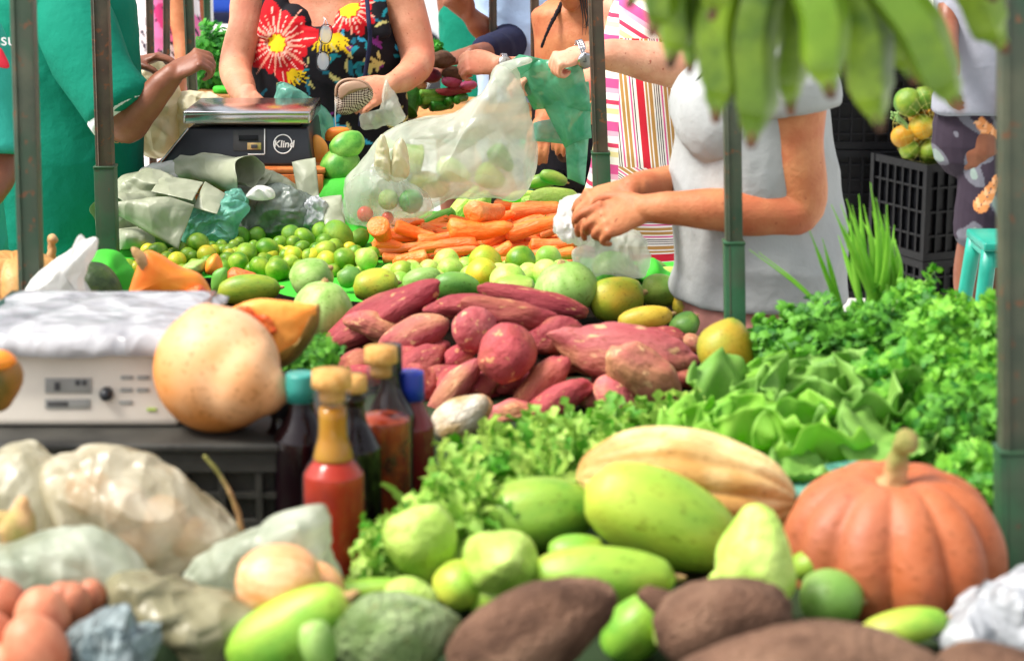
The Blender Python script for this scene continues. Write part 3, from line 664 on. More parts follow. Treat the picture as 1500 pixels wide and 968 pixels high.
for i, (x1, y1, x2, y2, w, h, dy, v, lab) in enumerate(sp):
    if w == 0:
        A, B, wm = span(738, 514, 746, 519, 92, .06, .06)
        o = put('spudr', 'sweet_potato', 'sweet potato', 'big round sweet potato seen end on at the centre of the heap', 'sweet potatoes in the heap', A, B, wm, 'spud', var=1); continue
    A, B, wm = span(x1, y1, x2, y2, w*1.16, h, dy)
    k = 'spudr' if v in (1, 2, 9) else 'spud'
    put(k, 'sweet_potato', 'sweet potato', lab, 'sweet potatoes in the heap', A, B, wm, 'spudp' if v in (8, 10, 1, 2) else 'spud', var=v)
# ------------------------------------------------------------------ brown yams, soursop, radish, onions, eggs in front
for (x1, y1, x2, y2, w, h, v, lab) in [(655, 985, 905, 868, 150, .05, 0, 'brown yam at the front between the soursop and the mango'), (962, 950, 1160, 880, 150, .06, 1, 'brown yam with a knobbly stump end left of the chayote'),
     (985, 1010, 1400, 990, 190, .07, 2, 'largest brown yam across the front edge'), (1350, 1000, 1560, 1000, 120, .05, 3, 'brown yam in the front right corner')]:
    A, B, wm = span(x1, y1, x2, y2, w, h)
    o = put('yam', 'brown_yam', 'yam', lab, 'brown yams at the front', A, B, wm, 'yam', var=v)
    if v == 1:
        k = mk(*join([tube([(.42, 0, -.36), (.56, .0, -.44)], [.11, .075], 12, 3, noi=.03, ns=12)])); link('stump', k, M['yam'], o).location = (0, 0, 0)
A, B, wm = span(492, 945, 675, 905, 132, .05); put('yam', 'soursop', 'soursop', 'bumpy grey green soursop in the foreground', None, A, B, wm, 'rough', var=2)
A, B, wm = span(455, 910, 476, 985, 62, .08); put('mango', 'small_squash', 'squash', 'small pale green squash between the long mango and the soursop', None, A, B, wm, 'melon')
A, B, wm = span(636, 640, 712, 580, 62, .01, .02); put('spudr', 'white_radish', 'radish', 'white radish with brown root end beside the blue capped bottle', None, A, B, wm, 'garlic')
A, B, wm = span(690, 600, 722, 590, 42, .03); put('spudr', 'garlic_bulb', 'garlic', 'dry brown bulb on the tip of the white radish', None, A, B, wm, 'onion')
def bulb(x, y, w, h, label, yo=0):
    A, B, wm = span(x-w*.45, y+w*.05, x+w*.45, y-w*.0, w*.92, h)
    return put('round', 'onion', 'onion', label, None, A, B, wm, 'onion')
c = P(408, 848, 2.20); put('round', 'onion', 'onion', 'peach coloured onion resting on the cream bag', None, c-V((.048, .01, 0)), c+V((.050, -.01, .0)), .088, 'onion', sup=False)
c = P(462, 860, 2.24); put('round', 'onion', 'onion', 'yellowish onion half hidden behind the peach coloured one', None, c-V((.040, 0, 0)), c+V((.035, 0, -.01)), .070, 'onion', sup=False)
eg = [(8, 880, 62, .10), (-20, 868, 60, .11), (62, 905, 84, .09), (105, 885, 60, .09), (135, 872, 44, .09), (52, 950, 96, .08), (-12, 930, 70, .09), (88, 878, 50, .10), (5, 985, 80, .06), (118, 905, 50, .06), (-30, 895, 60, .08)]
ey = ['brown egg in the heap at the lower left corner']
for (x, y, w, h) in eg:
    A, B, wm = span(x, y-.1, x, y+.1, w, h); c = (A+B)/2; d = V((random.gauss(0, .4), -.3, 1)).normalized()*wm*.6
    put('egg', 'brown_egg', 'egg', ey[0], 'brown eggs in the lower left corner', c-d, c+d, wm, 'egg')
# ================================================================== PUMPKINS AND SQUASHES
pk_prof = [(-.40, .02), (-.46, .14), (-.49, .26), (-.40, .41), (-.18, .492), (.06, .495), (.28, .43), (.42, .30), (.46, .18), (.42, .07), (.38, .01)]
def pumpkin(name, label, px, py, wpx, hpx, z_extra, mat, ribs, rd, tilt=(0, 0), stem=None, prof=pk_prof, seed=0, noi=.06, Y=None, support=True):
    s = 1000
    for _ in range(4):
        c = Q(px, py, TZ+z_extra+hpx*.5/s); s = SS(c)
    if Y: c = P(px, py, Y); s = SS(c)
    w = wpx/s; h = hpx/s*1.04
    root = empty(name, c, label, 'pumpkin' if 'pumpkin' in name else 'squash')
    v, f = lathe(prof, 120, 6, ribs=ribs, rd=rd, noi=noi, ns=2, seed=seed)
    me = mk(v, f); o = link('shell', me, M[mat]); o.parent = root; o.location = (0, 0, 0); o.scale = (w, w, h)
    if stem:
        k = tube([V((0, 0, .36*h)), V((stem[0]*.15, -.004, .36*h+stem[2]*.35)), V((stem[0]*.5, -.008, .36*h+stem[2]*.8)), V((stem[0], -.012, .36*h+stem[2]))], [(stem[1]*1.9, stem[1]*1.9), (stem[1]*1.05,)*2, (stem[1]*.85,)*2, (stem[1]*1.15,)*2], 20, 5, noi=.004, ns=90)
        so = link('stem', mk(*k), M['stem']); so.parent = root; so.location = (0, 0, 0)
    root.rotation_euler = (tilt[0], tilt[1], seed*1.3)
    if support: SUP.append((c.x, c.y, c.z-h*.46, w*.4))
    return root
pumpkin('pumpkin', 'big orange ribbed pumpkin with a thick stem on the right of the stall', 1308, 797, 326, 222, 0, 'pumpkin', 11, .15, stem=(.014, .0135, .066), tilt=(.05, -.05), seed=0)
A, B, wm = span(842, 700, 1158, 735, 196, .03)
pr = [(-.5, .01), (-.44, .2), (-.3, .40), (-.05, .49), (.15, .46), (.3, .38), (.42, .26), (.49, .12), (.5, .01)]
me = mk(*lathe(pr, 110, 5, ribs=13, rd=.14, noi=.10, ns=3, seed=4))
U['tanp'] = [me]; put('tanp', 'tan_pumpkin', 'pumpkin', 'long cream and tan ribbed pumpkin behind the largest papaya', None, A, B, wm, 'tan', var=0)
pumpkin('tan_pumpkin', 'pale ribbed pumpkin at the left edge behind the white scale', 22, 425, 170, 112, .03, 'tan2', 9, .22, seed=2)
pumpkin('stemmed_pumpkin', 'tan pumpkin with an upright stem behind the white knotted bag', 75, 418, 120, 80, .03, 'tan2', 10, .2, stem=(-.008, .0085, .055), seed=1)
pumpkin('dark_squash', 'dark green squash right of the white knotted bag', 135, 424, 84, 76, .03, 'dgreen', 10, .04, tilt=(.2, .5), seed=3)
# green striped papayas / gourds at the back near the black scale
for (x1, y1, x2, y2, w, lab) in [(478, 265, 520, 222, 56, 'green striped gourd behind the grey bags right of the black scale'), (486, 226, 532, 200, 42, 'dark green striped gourd resting on top of the other striped one')]:
    s = 580; A = P(x1, y1, 5.02); B = P(x2, y2, 5.06)
    put('pap', 'striped_gourd', 'gourd', lab, None, A, B, w/s, 'gpump', var=1)
# ------------------------------------------------------------------ peach squash, cut end (teardrop) on the front scale
CY = 2.62
def from_outline(pts, Y, T, n=72, k=14, noi=0, ns=8, seed=0, back=1, ny=V((0, -1, .12)), cen=None, pw=.5, crumple_=False):
    q = [P(x, y, Y) for x, y in pts]; m = len(q); out = []
    for i in range(m):
        a, b, c, d = q[i-1], q[i], q[(i+1) % m], q[(i+2) % m]
        for s in range(max(1, n//m)):
            t = s/max(1, n//m)
            out.append(.5*((2*b)+(c-a)*t+(2*a-5*b+4*c-d)*t*t+(3*b-a-3*c+d)*t**3))
    n = len(out); c = sum(out, V())/n if cen is None else P(cen[0], cen[1], Y)
    nn = ny.normalized(); vs, fs = [], []
    def lay(sgn):
        idx = []
        for j in range(k):
            r = 1 - (j/k)
            r = math.sin(r*PI/2)
            row = []
            for i in range(n):
                p = c + (out[i]-c)*r
                h = T*(1-r*r)**pw
                v = p + nn*h*sgn
                if noi:
                    if crumple_ and ns < 30:
                        cr = crumple(v, ns*1.25, seed+sgn*.1)
                        v = v + nn*sgn*noi*1.25*cr*min(1, .35+(1-r)*3) + (out[i]-c).normalized()*noi*.7*crumple(v, ns*1.6, seed+4)*r
                    else:
                        a = noise.noise(v*ns+V((seed, 0, 0))); b2 = 1-abs(noise.noise(V((v.x*ns*1.3+v.z*ns*.6+seed, v.y*ns, v.z*ns*.7))))*2.2
                        v = v + nn*sgn*noi*(a+b2*.9)*min(1, (1-r)*5)
                row.append(v)
            idx.append(row)
        return idx
    Fr = lay(1); Bk = lay(-1)
    rows = Bk[::-1][:-1] + Fr if back else Fr
    for r in rows: vs += r
    for i in range(len(rows)-1):
        for s in range(n):
            a = i*n+s; b = i*n+(s+1) % n; fs.append((a, b, b+n, a+n))
    vs.append(sum(rows[0], V())/n); vs.append(sum(rows[-1], V())/n)
    Lr = (len(rows)-1)*n
    for s in range(n):
        fs.append((len(vs)-2, (s+1) % n, s)); fs.append((len(vs)-1, Lr+s, Lr+(s+1) % n))
    return vs, fs
def solid(name, label, cat, pts, Y, T, mat, group=None, parent=None, **kw):
    me = mk(*from_outline(pts, Y, T, **kw))
    if parent: return link(name, me, M[mat], parent)
    c = sum((V(v.co) for v in me.vertices), V())/len(me.vertices)
    zmin = min(v.co.z for v in me.vertices); c.z = zmin
    me.transform(Matrix.Translation(-c))
    o = link(name, me, M[mat], None, c)
    return tag(o, label, cat, group)
sq_pts = [(262, 470), (290, 444), (312, 450), (345, 475), (380, 512), (410, 552), (427, 580), (412, 600), (370, 622), (320, 634), (272, 622), (240, 592), (227, 550), (234, 505)]
cA = P(318, 541, 2.74); s_ = SS(cA)
me = fuse([ball(cA, 94/s_, 32, 24), tube([cA, P(365, 562, 2.70), P(402, 574, 2.69), P(424, 578, 2.69)], [88/s_, 68/s_, 36/s_, 12/s_], 28, 8), tube([cA, P(304, 508, 2.74), P(304, 488, 2.74)], [88/s_, 62/s_, 46/s_], 28, 6)], .0035, 60)
sq = link('peach_squash', me, M['butter'], None, (0, 0, 0)); tag(sq, 'large smooth peach coloured squash leaning on the white scale', 'squash')
# ------------------------------------------------------------------ squash wedges
def wedge(name, label, A, B, width, thick, bulge, mats, up, seeds=True, seed=0):
    """slice from tip A to tip B; flesh faces 'up' direction, rind bulges away from it"""
    n = 26; ax = (B-A); Lh = ax.length; t = ax.normalized(); u = (up - t*up.dot(t)).normalized(); s = t.cross(u)
    root = empty(name, (A+B)/2, label, 'squash slice')
    fl, rd, m = [], [], 10
    for i in range(n+1):
        q = i/n; e = math.sin(PI*q)**.55
        c = A.lerp(B, q) - u*bulge*math.sin(PI*q)
        rf = []
        for k in range(m+1):      # outer arc from edge to edge
            a = PI*(k/m); x = math.cos(a)*width/2*e; h = -math.sin(a)*thick*e
            rf.append((x, h))
        top = []
        for k in range(1, m):      # hollow inner surface
            a = PI*(k/m); x = -math.cos(a)*width/2*e*.98; h = -math.sin(a)*thick*e*.16 + .0008*noise.noise(V((q*20, k, seed)))
            top.append((x, h))
        fl.append(([c+s*x+u*h for x, h in rf], [c+s*x+u*h for x, h in top]))
    vs, fs = [], []
    for a, b in fl: vs += [p + u*0 for p in a] + b
    w = (m+1)+(m-1)
    for i in range(n):
        for k in range(w):
            a = i*w+k; b = i*w+(k+1) % w; fs.append((a, b, b+w, a+w))
    link('flesh', mk(vs, fs), M[mats[0]], root)
    vs, fs = [], []
    for a, b in fl:
        cc = sum(a, V())/len(a)
        vs += [p + (p-cc).normalized()*.004 for p in a] + [p + (p-cc).normalized()*.001 for p in a[::-1]]
    w = 2*(m+1)
    for i in range(n):
        for k in range(w):
            a = i*w+k; b = i*w+(k+1) % w; fs.append((a, b, b+w, a+w))
    link('rind', mk(vs, fs), M[mats[1]], root)
    if seeds:
        parts = []
        for i in range(60):
            q = random.uniform(.2, .8); e = math.sin(PI*q)**.55
            q = random.uniform(.12, .5); c = A.lerp(B, q) - u*bulge*math.sin(PI*q) - u*thick*e*.10 + s*random.uniform(-.22, .22)*width
            parts.append(ball(c, (random.uniform(.006, .012), .006, .005), 8, 6))
        link('seed_pulp', fuse(parts, .0025, 2), M['pulp'], root)
    SUP.append(((A+B).x/2, (A+B).y/2, min(A.z, B.z)-thick*1.1-bulge, .05))
    return root
sl = solid('squash_slice', 'orange squash slice with brown rind behind the peach squash', 'squash slice', [(330, 462), (350, 446), (378, 438), (410, 440), (440, 444), (464, 450), (460, 478), (440, 508), (414, 530), (392, 516), (366, 492)], 2.90, .022, 'fleshp', n=88, k=10, pw=.22, noi=.0012, ns=50)
me = mk(*from_outline([(464, 446), (469, 450), (466, 480), (446, 514), (418, 538), (404, 534), (396, 524), (420, 520), (444, 496), (458, 470)], 2.905, .03, n=80, k=8)); pc = link('rind', me, M['rind']); pc.parent = sl; pc.location = -sl.location
sd_ = []
for i in range(70):
    t_ = random.random(); q_ = P(345+t_*50+random.uniform(-8, 8), 456+t_*26+random.uniform(-10, 9), 2.876); sd_.append(ball(q_, (random.uniform(.005, .010), .005, random.uniform(.003, .007)), 8, 6))
pc = link('seed_pulp', fuse(sd_, .0025, 2), M['pulp']); pc.parent = sl; pc.location = -sl.location
SUP.append((sl.location.x, 2.92, .84, .05))
wd = solid('squash_wedge', 'bright orange squash wedge with a pointed top behind the white scale', 'squash slice', [(182, 445), (190, 425), (200, 395), (212, 368), (232, 372), (262, 390), (292, 402), (308, 425), (312, 448)], 3.45, .035, 'flesh', n=72, k=8, pw=.3)
for nme, pts, Y, T, mt in [('stalk_end', [(192, 365), (199, 362), (215, 374), (222, 392), (212, 400), (200, 385)], 3.43, .012, 'stem'), ('seed_pulp', [(268, 432), (280, 420), (296, 418), (308, 436), (306, 446), (270, 446)], 3.42, .02, 'pulp')]:
    me = mk(*from_outline(pts, Y, T, n=36, k=6, noi=.002, ns=60)); pc = link(nme, me, M[mt]); pc.parent = wd; pc.location = -wd.location
SUP.append((wd.location.x, 3.45, .80, .1))
lw = solid('squash_half', 'dark rinded squash piece with orange flesh at the left edge on the crate', 'squash slice', [(-60, 530), (-20, 518), (12, 522), (28, 535), (32, 560), (20, 585), (2, 603), (-60, 610)], 2.60, .05, 'rind', n=64, k=8)
me = mk(*from_outline([(-62, 520), (-20, 513), (8, 514), (24, 528), (10, 540), (-20, 545), (-60, 550)], 2.575, .028, n=56, k=6)); pc = link('flesh', me, M['flesh']); pc.parent = lw; pc.location = -lw.location
# small cut pieces between limes and the wedge
for (pts, mt, lab) in [([(300, 392), (306, 378), (318, 372), (326, 388), (322, 402), (305, 402)], 'flesh', 'small cut papaya piece with pinkish flesh in front of the limes'),
                       ([(330, 408), (340, 392), (360, 396), (376, 402), (370, 412), (345, 420)], 'pulp', 'chopped reddish papaya piece with seeds in front of the limes'),
                       ([(262, 398), (275, 385), (300, 380), (302, 395), (285, 405), (266, 408)], 'cabbage', 'small pale green cut vegetable left of the papaya pieces')]:
    o = solid('cut_piece', lab, 'fruit piece', pts, 4.12, .03, mt, n=42, k=7, noi=.004, ns=25)
    SUP.append((o.location.x, 4.12, o.location.z, .03))
o = solid('cut_piece', 'small green rind triangle standing right of the papaya pieces', 'fruit piece', [(310, 425), (312, 400), (330, 392), (333, 408), (322, 428)], 4.05, .012, 'gpump', n=40, k=5)
# ================================================================== TABLES
def table(name, label, x0, x1, y0, y1, z, mat='wood'):
    r = empty(name, ((x0+x1)/2, (y0+y1)/2, 0), label, 'table')
    link('tabletop', bevbox([box(((x0+x1)/2, (y0+y1)/2, z-.018), (x1-x0, y1-y0, .036))]), M[mat], r)
    for x in (x0+.06, x1-.06):
        for y in (y0+.06, y1-.06):
            link('leg', bevbox([box((x, y, (z-.04)/2), (.05, .05, z-.04))]), M['wood'], r)
    return r
table('stall_table', 'wooden stall table under the pumpkins and yams in front', -1.15, 1.05, 1.75, 3.40, TZ-.012)
table('stall_table', 'wooden stall table under the limes and carrots', -1.12, .42, 3.42, 4.62, TZ-.012)
table('stall_table', 'wooden stall table under the black scale and milky bag', -1.0, .12, 4.64, 5.35, TZ-.012)
# far stall: crates carrying beetroots and cucumbers are covered by a board
table('far_table', 'small wooden table holding beetroots and cucumbers behind the milky bag', -.45, .12, 5.72, 6.5, .98)
# ------------------------------------------------------------------ cloth laid over the packing under the produce
def drape(name, label, x0, x1, y0, y1, mat, nx, ny, sig=.055, seed=0, over=.15, extra=None):
    sup = [s for s in SUP if x0-.1 < s[0] < x1+.1 and y0-.1 < s[1] < y1+.1]
    sx = np.array([s[0] for s in sup]); sy = np.array([s[1] for s in sup]); sz = np.array([s[2] for s in sup]); 
    gx = np.linspace(x0-over, x1+over, nx); gy = np.linspace(y0, y1, ny)
    vs, fs = [], []
    for j, y in enumerate(gy):
        for i, x in enumerate(gx):
            z = TZ+.004
            if len(sup):
                d2 = (sx-x)**2+(sy-y)**2; w = np.exp(-d2/(2*sig**2)); W = w.sum()
                zz = float((w*np.maximum(sz-.012, TZ)).sum()/(W+1e-9)); a = min(1, W*1.2)
                z = TZ+.004 + (zz-TZ-.004)*a if zz > TZ else z
            z = max(z, TZ+.004) + .003*noise.noise(V((x*30, y*30, seed)))+.003
            xx = x
            if x < x0: xx = x0-.004-.02*noise.noise(V((y*9, seed, x*3))); z = TZ - (x0-x)*1.6
            if x > x1: xx = x1+.004+.02*noise.noise(V((y*9, seed, x*3))); z = TZ - (x-x1)*1.6
            vs.append(V((xx, y, z)))
    for j in range(ny-1):
        for i in range(nx-1):
            a = j*nx+i; fs.append((a, a+1, a+1+nx, a+nx))
    return tag(link(name, mk(vs, fs), M[mat]), label, 'cloth')
# ================================================================== POSTS
def post(px_top, px_bot, py_bot, Y, w, mat, sleeve_y=None, smat='postg', label='', top_z=2.35, z0=0, d=None, flip=0):
    a = P(px_top, 0, Y); b = P(px_bot, py_bot, Y)
    dx = (a.x-b.x)/(a.z-b.z)
    xt = b.x+dx*(top_z-b.z); xb = b.x+dx*(z0-b.z)
    root = empty('steel_post', (xb, Y, z0), label, 'post', 'posts of the stall frame')
    sh = lambda parts: [([V((v.x+dx*(v.z-z0)+xb, v.y, v.z)) for v in p[0]], p[1]) for p in parts]
    d = d or w
    h = top_z-z0
    # channel section: web with two lips
    parts = [box((0, Y, z0+h/2), (w, d, h)), box((-w*.30, Y-d*.5-.001, z0+h/2), (w*.08, .006, h))]
    link('tube', bevbox(sh(parts), .0015), M[mat], root)
    if sleeve_y is not None:
        zs = P(px_bot, sleeve_y, Y).z
        parts = [box((0, Y, (z0+zs)/2), (w*1.22, d*1.22, zs-z0)), box((0, Y, zs+.002), (w*1.3, d*1.3, .006))]
        link('sleeve', bevbox(sh(parts), .0015), M[smat], root)
    return root
post(34, 45, 375, 3.35, .036, 'post', label='thick grey green post at the far left behind the pumpkins')
post(147, 156, 290, 4.50, .036, 'postb', 245, label='brown post with a green lower sleeve beside the grey bags')
post(872, 882, 290, 4.74, .034, 'postb', 225, label='brown post with a green sleeve in front of the striped dress')
post(1070, 1076, 445, 3.50, .029, 'post', 356, 'postg', label='green grey post crossing the forearm of the grey shirted person')
post(1484, 1484, 850, 2.48, .034, 'post', 660, 'postg', label='thick green post at the right edge beside the orange pumpkin')
post(219, 221, 90, 6.6, .022, 'postb', label='narrow brown post, leftmost in front of the pink patterned dress')
post(244, 244, 90, 6.55, .020, 'postb', label='narrow brown post gripped by the person in the teal green shirt')
post(276, 282, 135, 5.55, .025, 'post', label='grey green post left of the floral dress beside a bare arm')
post(303, 307, 140, 7.2, .022, 'postg', label='slim green post in front of the blue awning')
post(722, 722, 80, 6.3, .024, 'postb', label='brown post in front of the navy sleeve')
post(783, 784, 90, 6.1, .026, 'postb', label='dark brown post in front of the light blue shirt')
# ================================================================== CRATES AND BOXES
def crate(name, label, c, s, mat='crate', group=None, rz=0, bars=7, rows=3, loc_top=False):
    """slatted plastic crate, c = centre of base"""
    w, d, h = s; r = empty(name, c, label, 'crate', group); R = .006
    def pan(x0, y0, x1, y1, n):
        parts = []
        a = V((x0, y0, 0)); b = V((x1, y1, 0)); L_ = (b-a).length; ang = math.atan2(b.y-a.y, b.x-a.x); rot = Matrix.Rotation(ang, 3, 'Z')
        mid = (a+b)/2
        for z, hh in [(h-.014, .028), (.014, .028)]+[(h*(k+1)/(rows+1), .008) for k in range(rows)]:
            parts.append(box(mid+V((0, 0, z)), (L_, .010 if hh < .02 else .016, hh), rot))
        for k in range(n+1):
            p = a.lerp(b, k/n); parts.append(box(p+V((0, 0, h/2)), (.009, .0125, h-.03), rot))
        # recessed inner sheet
        inn = mid + rot @ V((0, .010, 0))
        parts.append(box(inn+V((0, 0, h/2)), (L_-.02, .003, h-.04), rot))
        return parts
    W, D = w/2-.008, d/2-.008
    for (x0, y0, x1, y1, n) in [(-W, -D, W, -D, bars), (W, -D, W, D, max(3, int(bars*d/w))), (W, D, -W, D, bars), (-W, D, -W, -D, max(3, int(bars*d/w)))]:
        v, f = join(pan(x0, y0, x1, y1, n)); o = link('side_panel', mk(v, f, False), M[mat]); o.parent = r
    for sx in (-1, 1):
        for sy in (-1, 1): o = link('corner_post', mk(*box((sx*W, sy*D, h/2), (.022, .022, h)), False), M[mat]); o.parent = r
    o = link('base', mk(*box((0, 0, .006), (w-.03, d-.03, .010)), False), M[mat]); o.parent = r
    r.rotation_euler = (0, 0, rz)
    return r
# front crate under the white scale (upside down, closed top)
cf = crate('black_crate', 'dusty black crate carrying the white scale and the peach squash', (-.645, 2.86, TZ), (.82, .40, .125), 'crateb', bars=16, rows=1)
o = link('lid_board', bevbox([box((0, 0, .130), (.83, .41, .014))], .004), M['crateb']); o.parent = cf
# right background stacks
gx = P(1362, 235, 7.6).x
for k in range(2):
    crate('produce_crate', ['lower black crate of the stack under the net of oranges', 'top black crate carrying the net of oranges'][k], (gx+.03, 7.7, [0, .258][k]), (.30, .36, [.255, .36][k]), 'crate', 'black crates stacked behind the stall', rz=.42, bars=6, rows=3)
bx = P(1288, 300, 8.1).x
labs = ['lowest', 'second', 'third', 'fourth', 'topmost']
for k in range(3):
    crate('produce_crate', labs[k]+' black crate of the tall stack right of the grey shirted person', (bx, 8.2, .30*k), (.46, .34, .295), 'crate', 'black crates stacked behind the stall', rz=-.05, bars=9, rows=4)
crate('produce_crate', 'topmost black crate at the top of the tall stack right of the grey shirted person', (bx+.05, 8.22, .90), (.46, .34, .14), 'crate', 'black crates stacked behind the stall', bars=9, rows=1)
for k in range(3):
    crate('produce_crate', labs[k]+' black crate behind the thick right post beside the teal stool', (P(1492, 400, 6.0).x+.15, 6.0, .25*k), (.30, .4, .245), 'crate', 'black crates stacked behind the stall', bars=6, rows=4)
for k in range(3):
    crate('produce_crate', labs[k]+' black crate of the far stack behind the oranges', (P(1395, 300, 8.9).x, 8.9, .28*k), (.5, .36, .275), 'crate', 'black crates stacked behind the stall', bars=9, rows=4)
# ------------------------------------------------------------------ net of oranges
NY = 7.62
root_lab = [(1330, 150, 42, 'netgreen'), (1356, 143, 36, 'netgreen'), (1383, 160, 40, 'orange'), (1350, 186, 38, 'orange'), (1382, 197, 38, 'netgreen'), (1322, 200, 34, 'orange'), (1332, 219, 30, 'netgreen'),
            (1364, 222, 38, 'netgreen'), (1396, 227, 30, 'orange'), (1404, 197, 28, 'orange'), (1345, 170, 30, 'orange'), (1340, 160, 30, 'netgreen'), (1370, 172, 30, 'orange'), (1400, 180, 26, 'orange'), (1349, 206, 28, 'orange'), (1380, 214, 28, 'orange')]
for i, (x, y, w, mt) in enumerate(root_lab):
    c = P(x, y, NY+(.06 if i > 9 else 0)); wm = w/SS(c); A, B = rnd_axis(c, wm)
    put('round', 'net_orange', 'orange', 'yellow orange in the net on top of the black crates' if mt == 'orange' else 'green skinned orange in the net on top of the black crates',
        'yellow oranges in the net' if mt == 'orange' else 'green oranges in the net', A, B, wm, mt, sup=False)
v, f = from_outline([(1312, 205), (1308, 180), (1322, 150), (1345, 128), (1372, 128), (1398, 148), (1412, 185), (1412, 225), (1395, 240), (1350, 240), (1322, 232)], NY, .10, n=22, k=5)
me = evaluated(mk(v, f), [('WIREFRAME', dict(thickness=.0010))])
nt_ = tag(link('orange_net', me, M['netm']), 'thin yellowish net bag holding the oranges on the black crates', 'net')
tail = [tube([P(1330, 190, NY-.08), P(1322+random.uniform(-6, 6), 180, NY-.1), P(1310+random.uniform(-5, 6), 170+random.uniform(-6, 10), NY-.12)], [.0016, .001], 5, 4) for _ in range(14)]
link('net_tail', mk(*join(tail)), M['stalk'], nt_, V((0, 0, 0)))
# stool
def stool():
    c = P(1494, 345, 6.75); zt = c.z
    r = empty('plastic_stool', (c.x, 6.75, 0), 'teal plastic stool at the right beside the thick post', 'stool')
    link('seat', bevbox([box((c.x, 6.75, zt-.015), (.30, .28, .03)), box((c.x, 6.75, zt-.045), (.28, .26, .03))], .008, 3), M['teal'], r)
    for sx in (-1, 1):
        for sy in (-1, 1):
            t0 = V((c.x+sx*.125, 6.75+sy*.11, zt-.03)); t1 = V((c.x+sx*.17, 6.75+sy*.15, 0))
            link('leg', mk(*tube([t0, t0.lerp(t1, .5), t1], [(.028, .022), (.026, .02), (.024, .018)], 8, 3, cap=False)), M['teal'], r)
    link('apron', bevbox([box((c.x, 6.75-.125, zt-.06), (.26, .012, .05)), box((c.x, 6.75+.125, zt-.06), (.26, .012, .05))]), M['teal'], r)
stool()
# ================================================================== SCALES
def front_scale():
    x0 = P(-40, 600, 2.74).x; x1 = P(262, 600, 2.74).x; zb = TZ+.139; zt = P(100, 512, 2.74).z
    xm = (x0+x1)/2; w = x1-x0; yb = 2.74; D = .30
    r = empty('white_scale', (xm, yb+D/2, zb), 'off white market scale wrapped in clear film on the black crate', 'scale')
    # wedge body, front face slightly sloped
    vs = []
    for (dx, top, fy) in [(0, 0, 0), (0, 1, .018)]:
        pass
    prof = [(0, zb), (0, zb+.012), (.02, zt-.012), (.035, zt), (D, zt), (D, zb)]
    vs = [V((x, yb+p[0], p[1])) for x in (x0, x1) for p in prof]; k = len(prof)
    fs = [tuple(range(k))[::-1], tuple(range(k, 2*k))]+[(i, (i+1) % k, k+(i+1) % k, k+i) for i in range(k)]
    me = evaluated(mk(vs, fs, False), [('BEVEL', dict(width=.006, segments=3))]); link('body', me, M['whitep'], r)
    link('base', bevbox([box((xm, yb+D/2, zb-.004+.002), (w*.98, D*.96, .012))]), M['dark'], r)
    link('tray_frame', bevbox([box((xm+.01, yb+D/2+.01, zt+.004), (w+.01, D-.01, .014))], .004), M['dark'], r)
    # sloped film covered tray
    g = []; nx, ny = 70, 40
    for j in range(ny+1):
        for i in range(nx+1):
            u, v = i/nx, j/ny
            x = x0-.03 + (w+.06)*u; y = yb-.012 + (D+.03)*v
            e = min(u, 1-u, v, 1-v)*12
            z = zt+.026 - .022*math.exp(-e*1.2) + .002*noise.noise(V((x*30, y*30, 0)))+.004*(1-abs(noise.noise(V((x*9, y*14, 3))))*2)
            if j == 0: z -= .014
            g.append(V((x, y, z)))
    fs = [(j*(nx+1)+i, j*(nx+1)+i+1, (j+1)*(nx+1)+i+1, (j+1)*(nx+1)+i) for j in range(ny) for i in range(nx)]
    link('tray', bevbox([box((xm, yb+D/2+.005, zt+.015), (w+.03, D, .010))], .004), M['chrome'], r)
    link('film_cover', evaluated(mk(g, fs), [('SOLIDIFY', dict(thickness=.0012))]), M['film'], r)
    # displays on the front face
    s = SS(P(100, 560, 2.74))
    def fp(px, py): 
        p = P(px, py, 2.74); t = (p.z-zb-.012)/(zt-.024-zb); p.y = yb+.02*t-.0015; return p
    def plate(nme, px, py, wp, hp, mt, th=.002):
        p = fp(px, py); link(nme, bevbox([box(p, (wp/s, th, hp/s), Matrix.Rotation(-.22, 3, 'X'))], .0005), M[mt], r)
    plate('display', 98, 567, 68, 22, 'lcd'); plate('display', 98, 592, 66, 14, 'lcd')
    for (px, py, wp, hp) in [(82, 568, 8, 12), (112, 563, 7, 8), (122, 563, 7, 8), (84, 592, 30, 6)]: plate('digit', px, py, wp, hp, 'ink', .005)
    for k in range(5):
        plate('key', 184+ (k % 2)*24, 556+ (k//2)*17, 18, 6, 'lcd')
    plate('key', 222, 600, 14, 5, 'guava')
    p = fp(155, 578)
    o = link('knob', mk(*tube([p+V((0, .002, 0)), p+V((0, -.006, 0))], [.0095, .0092], 24, 2)), M['dark'], r)
front_scale()
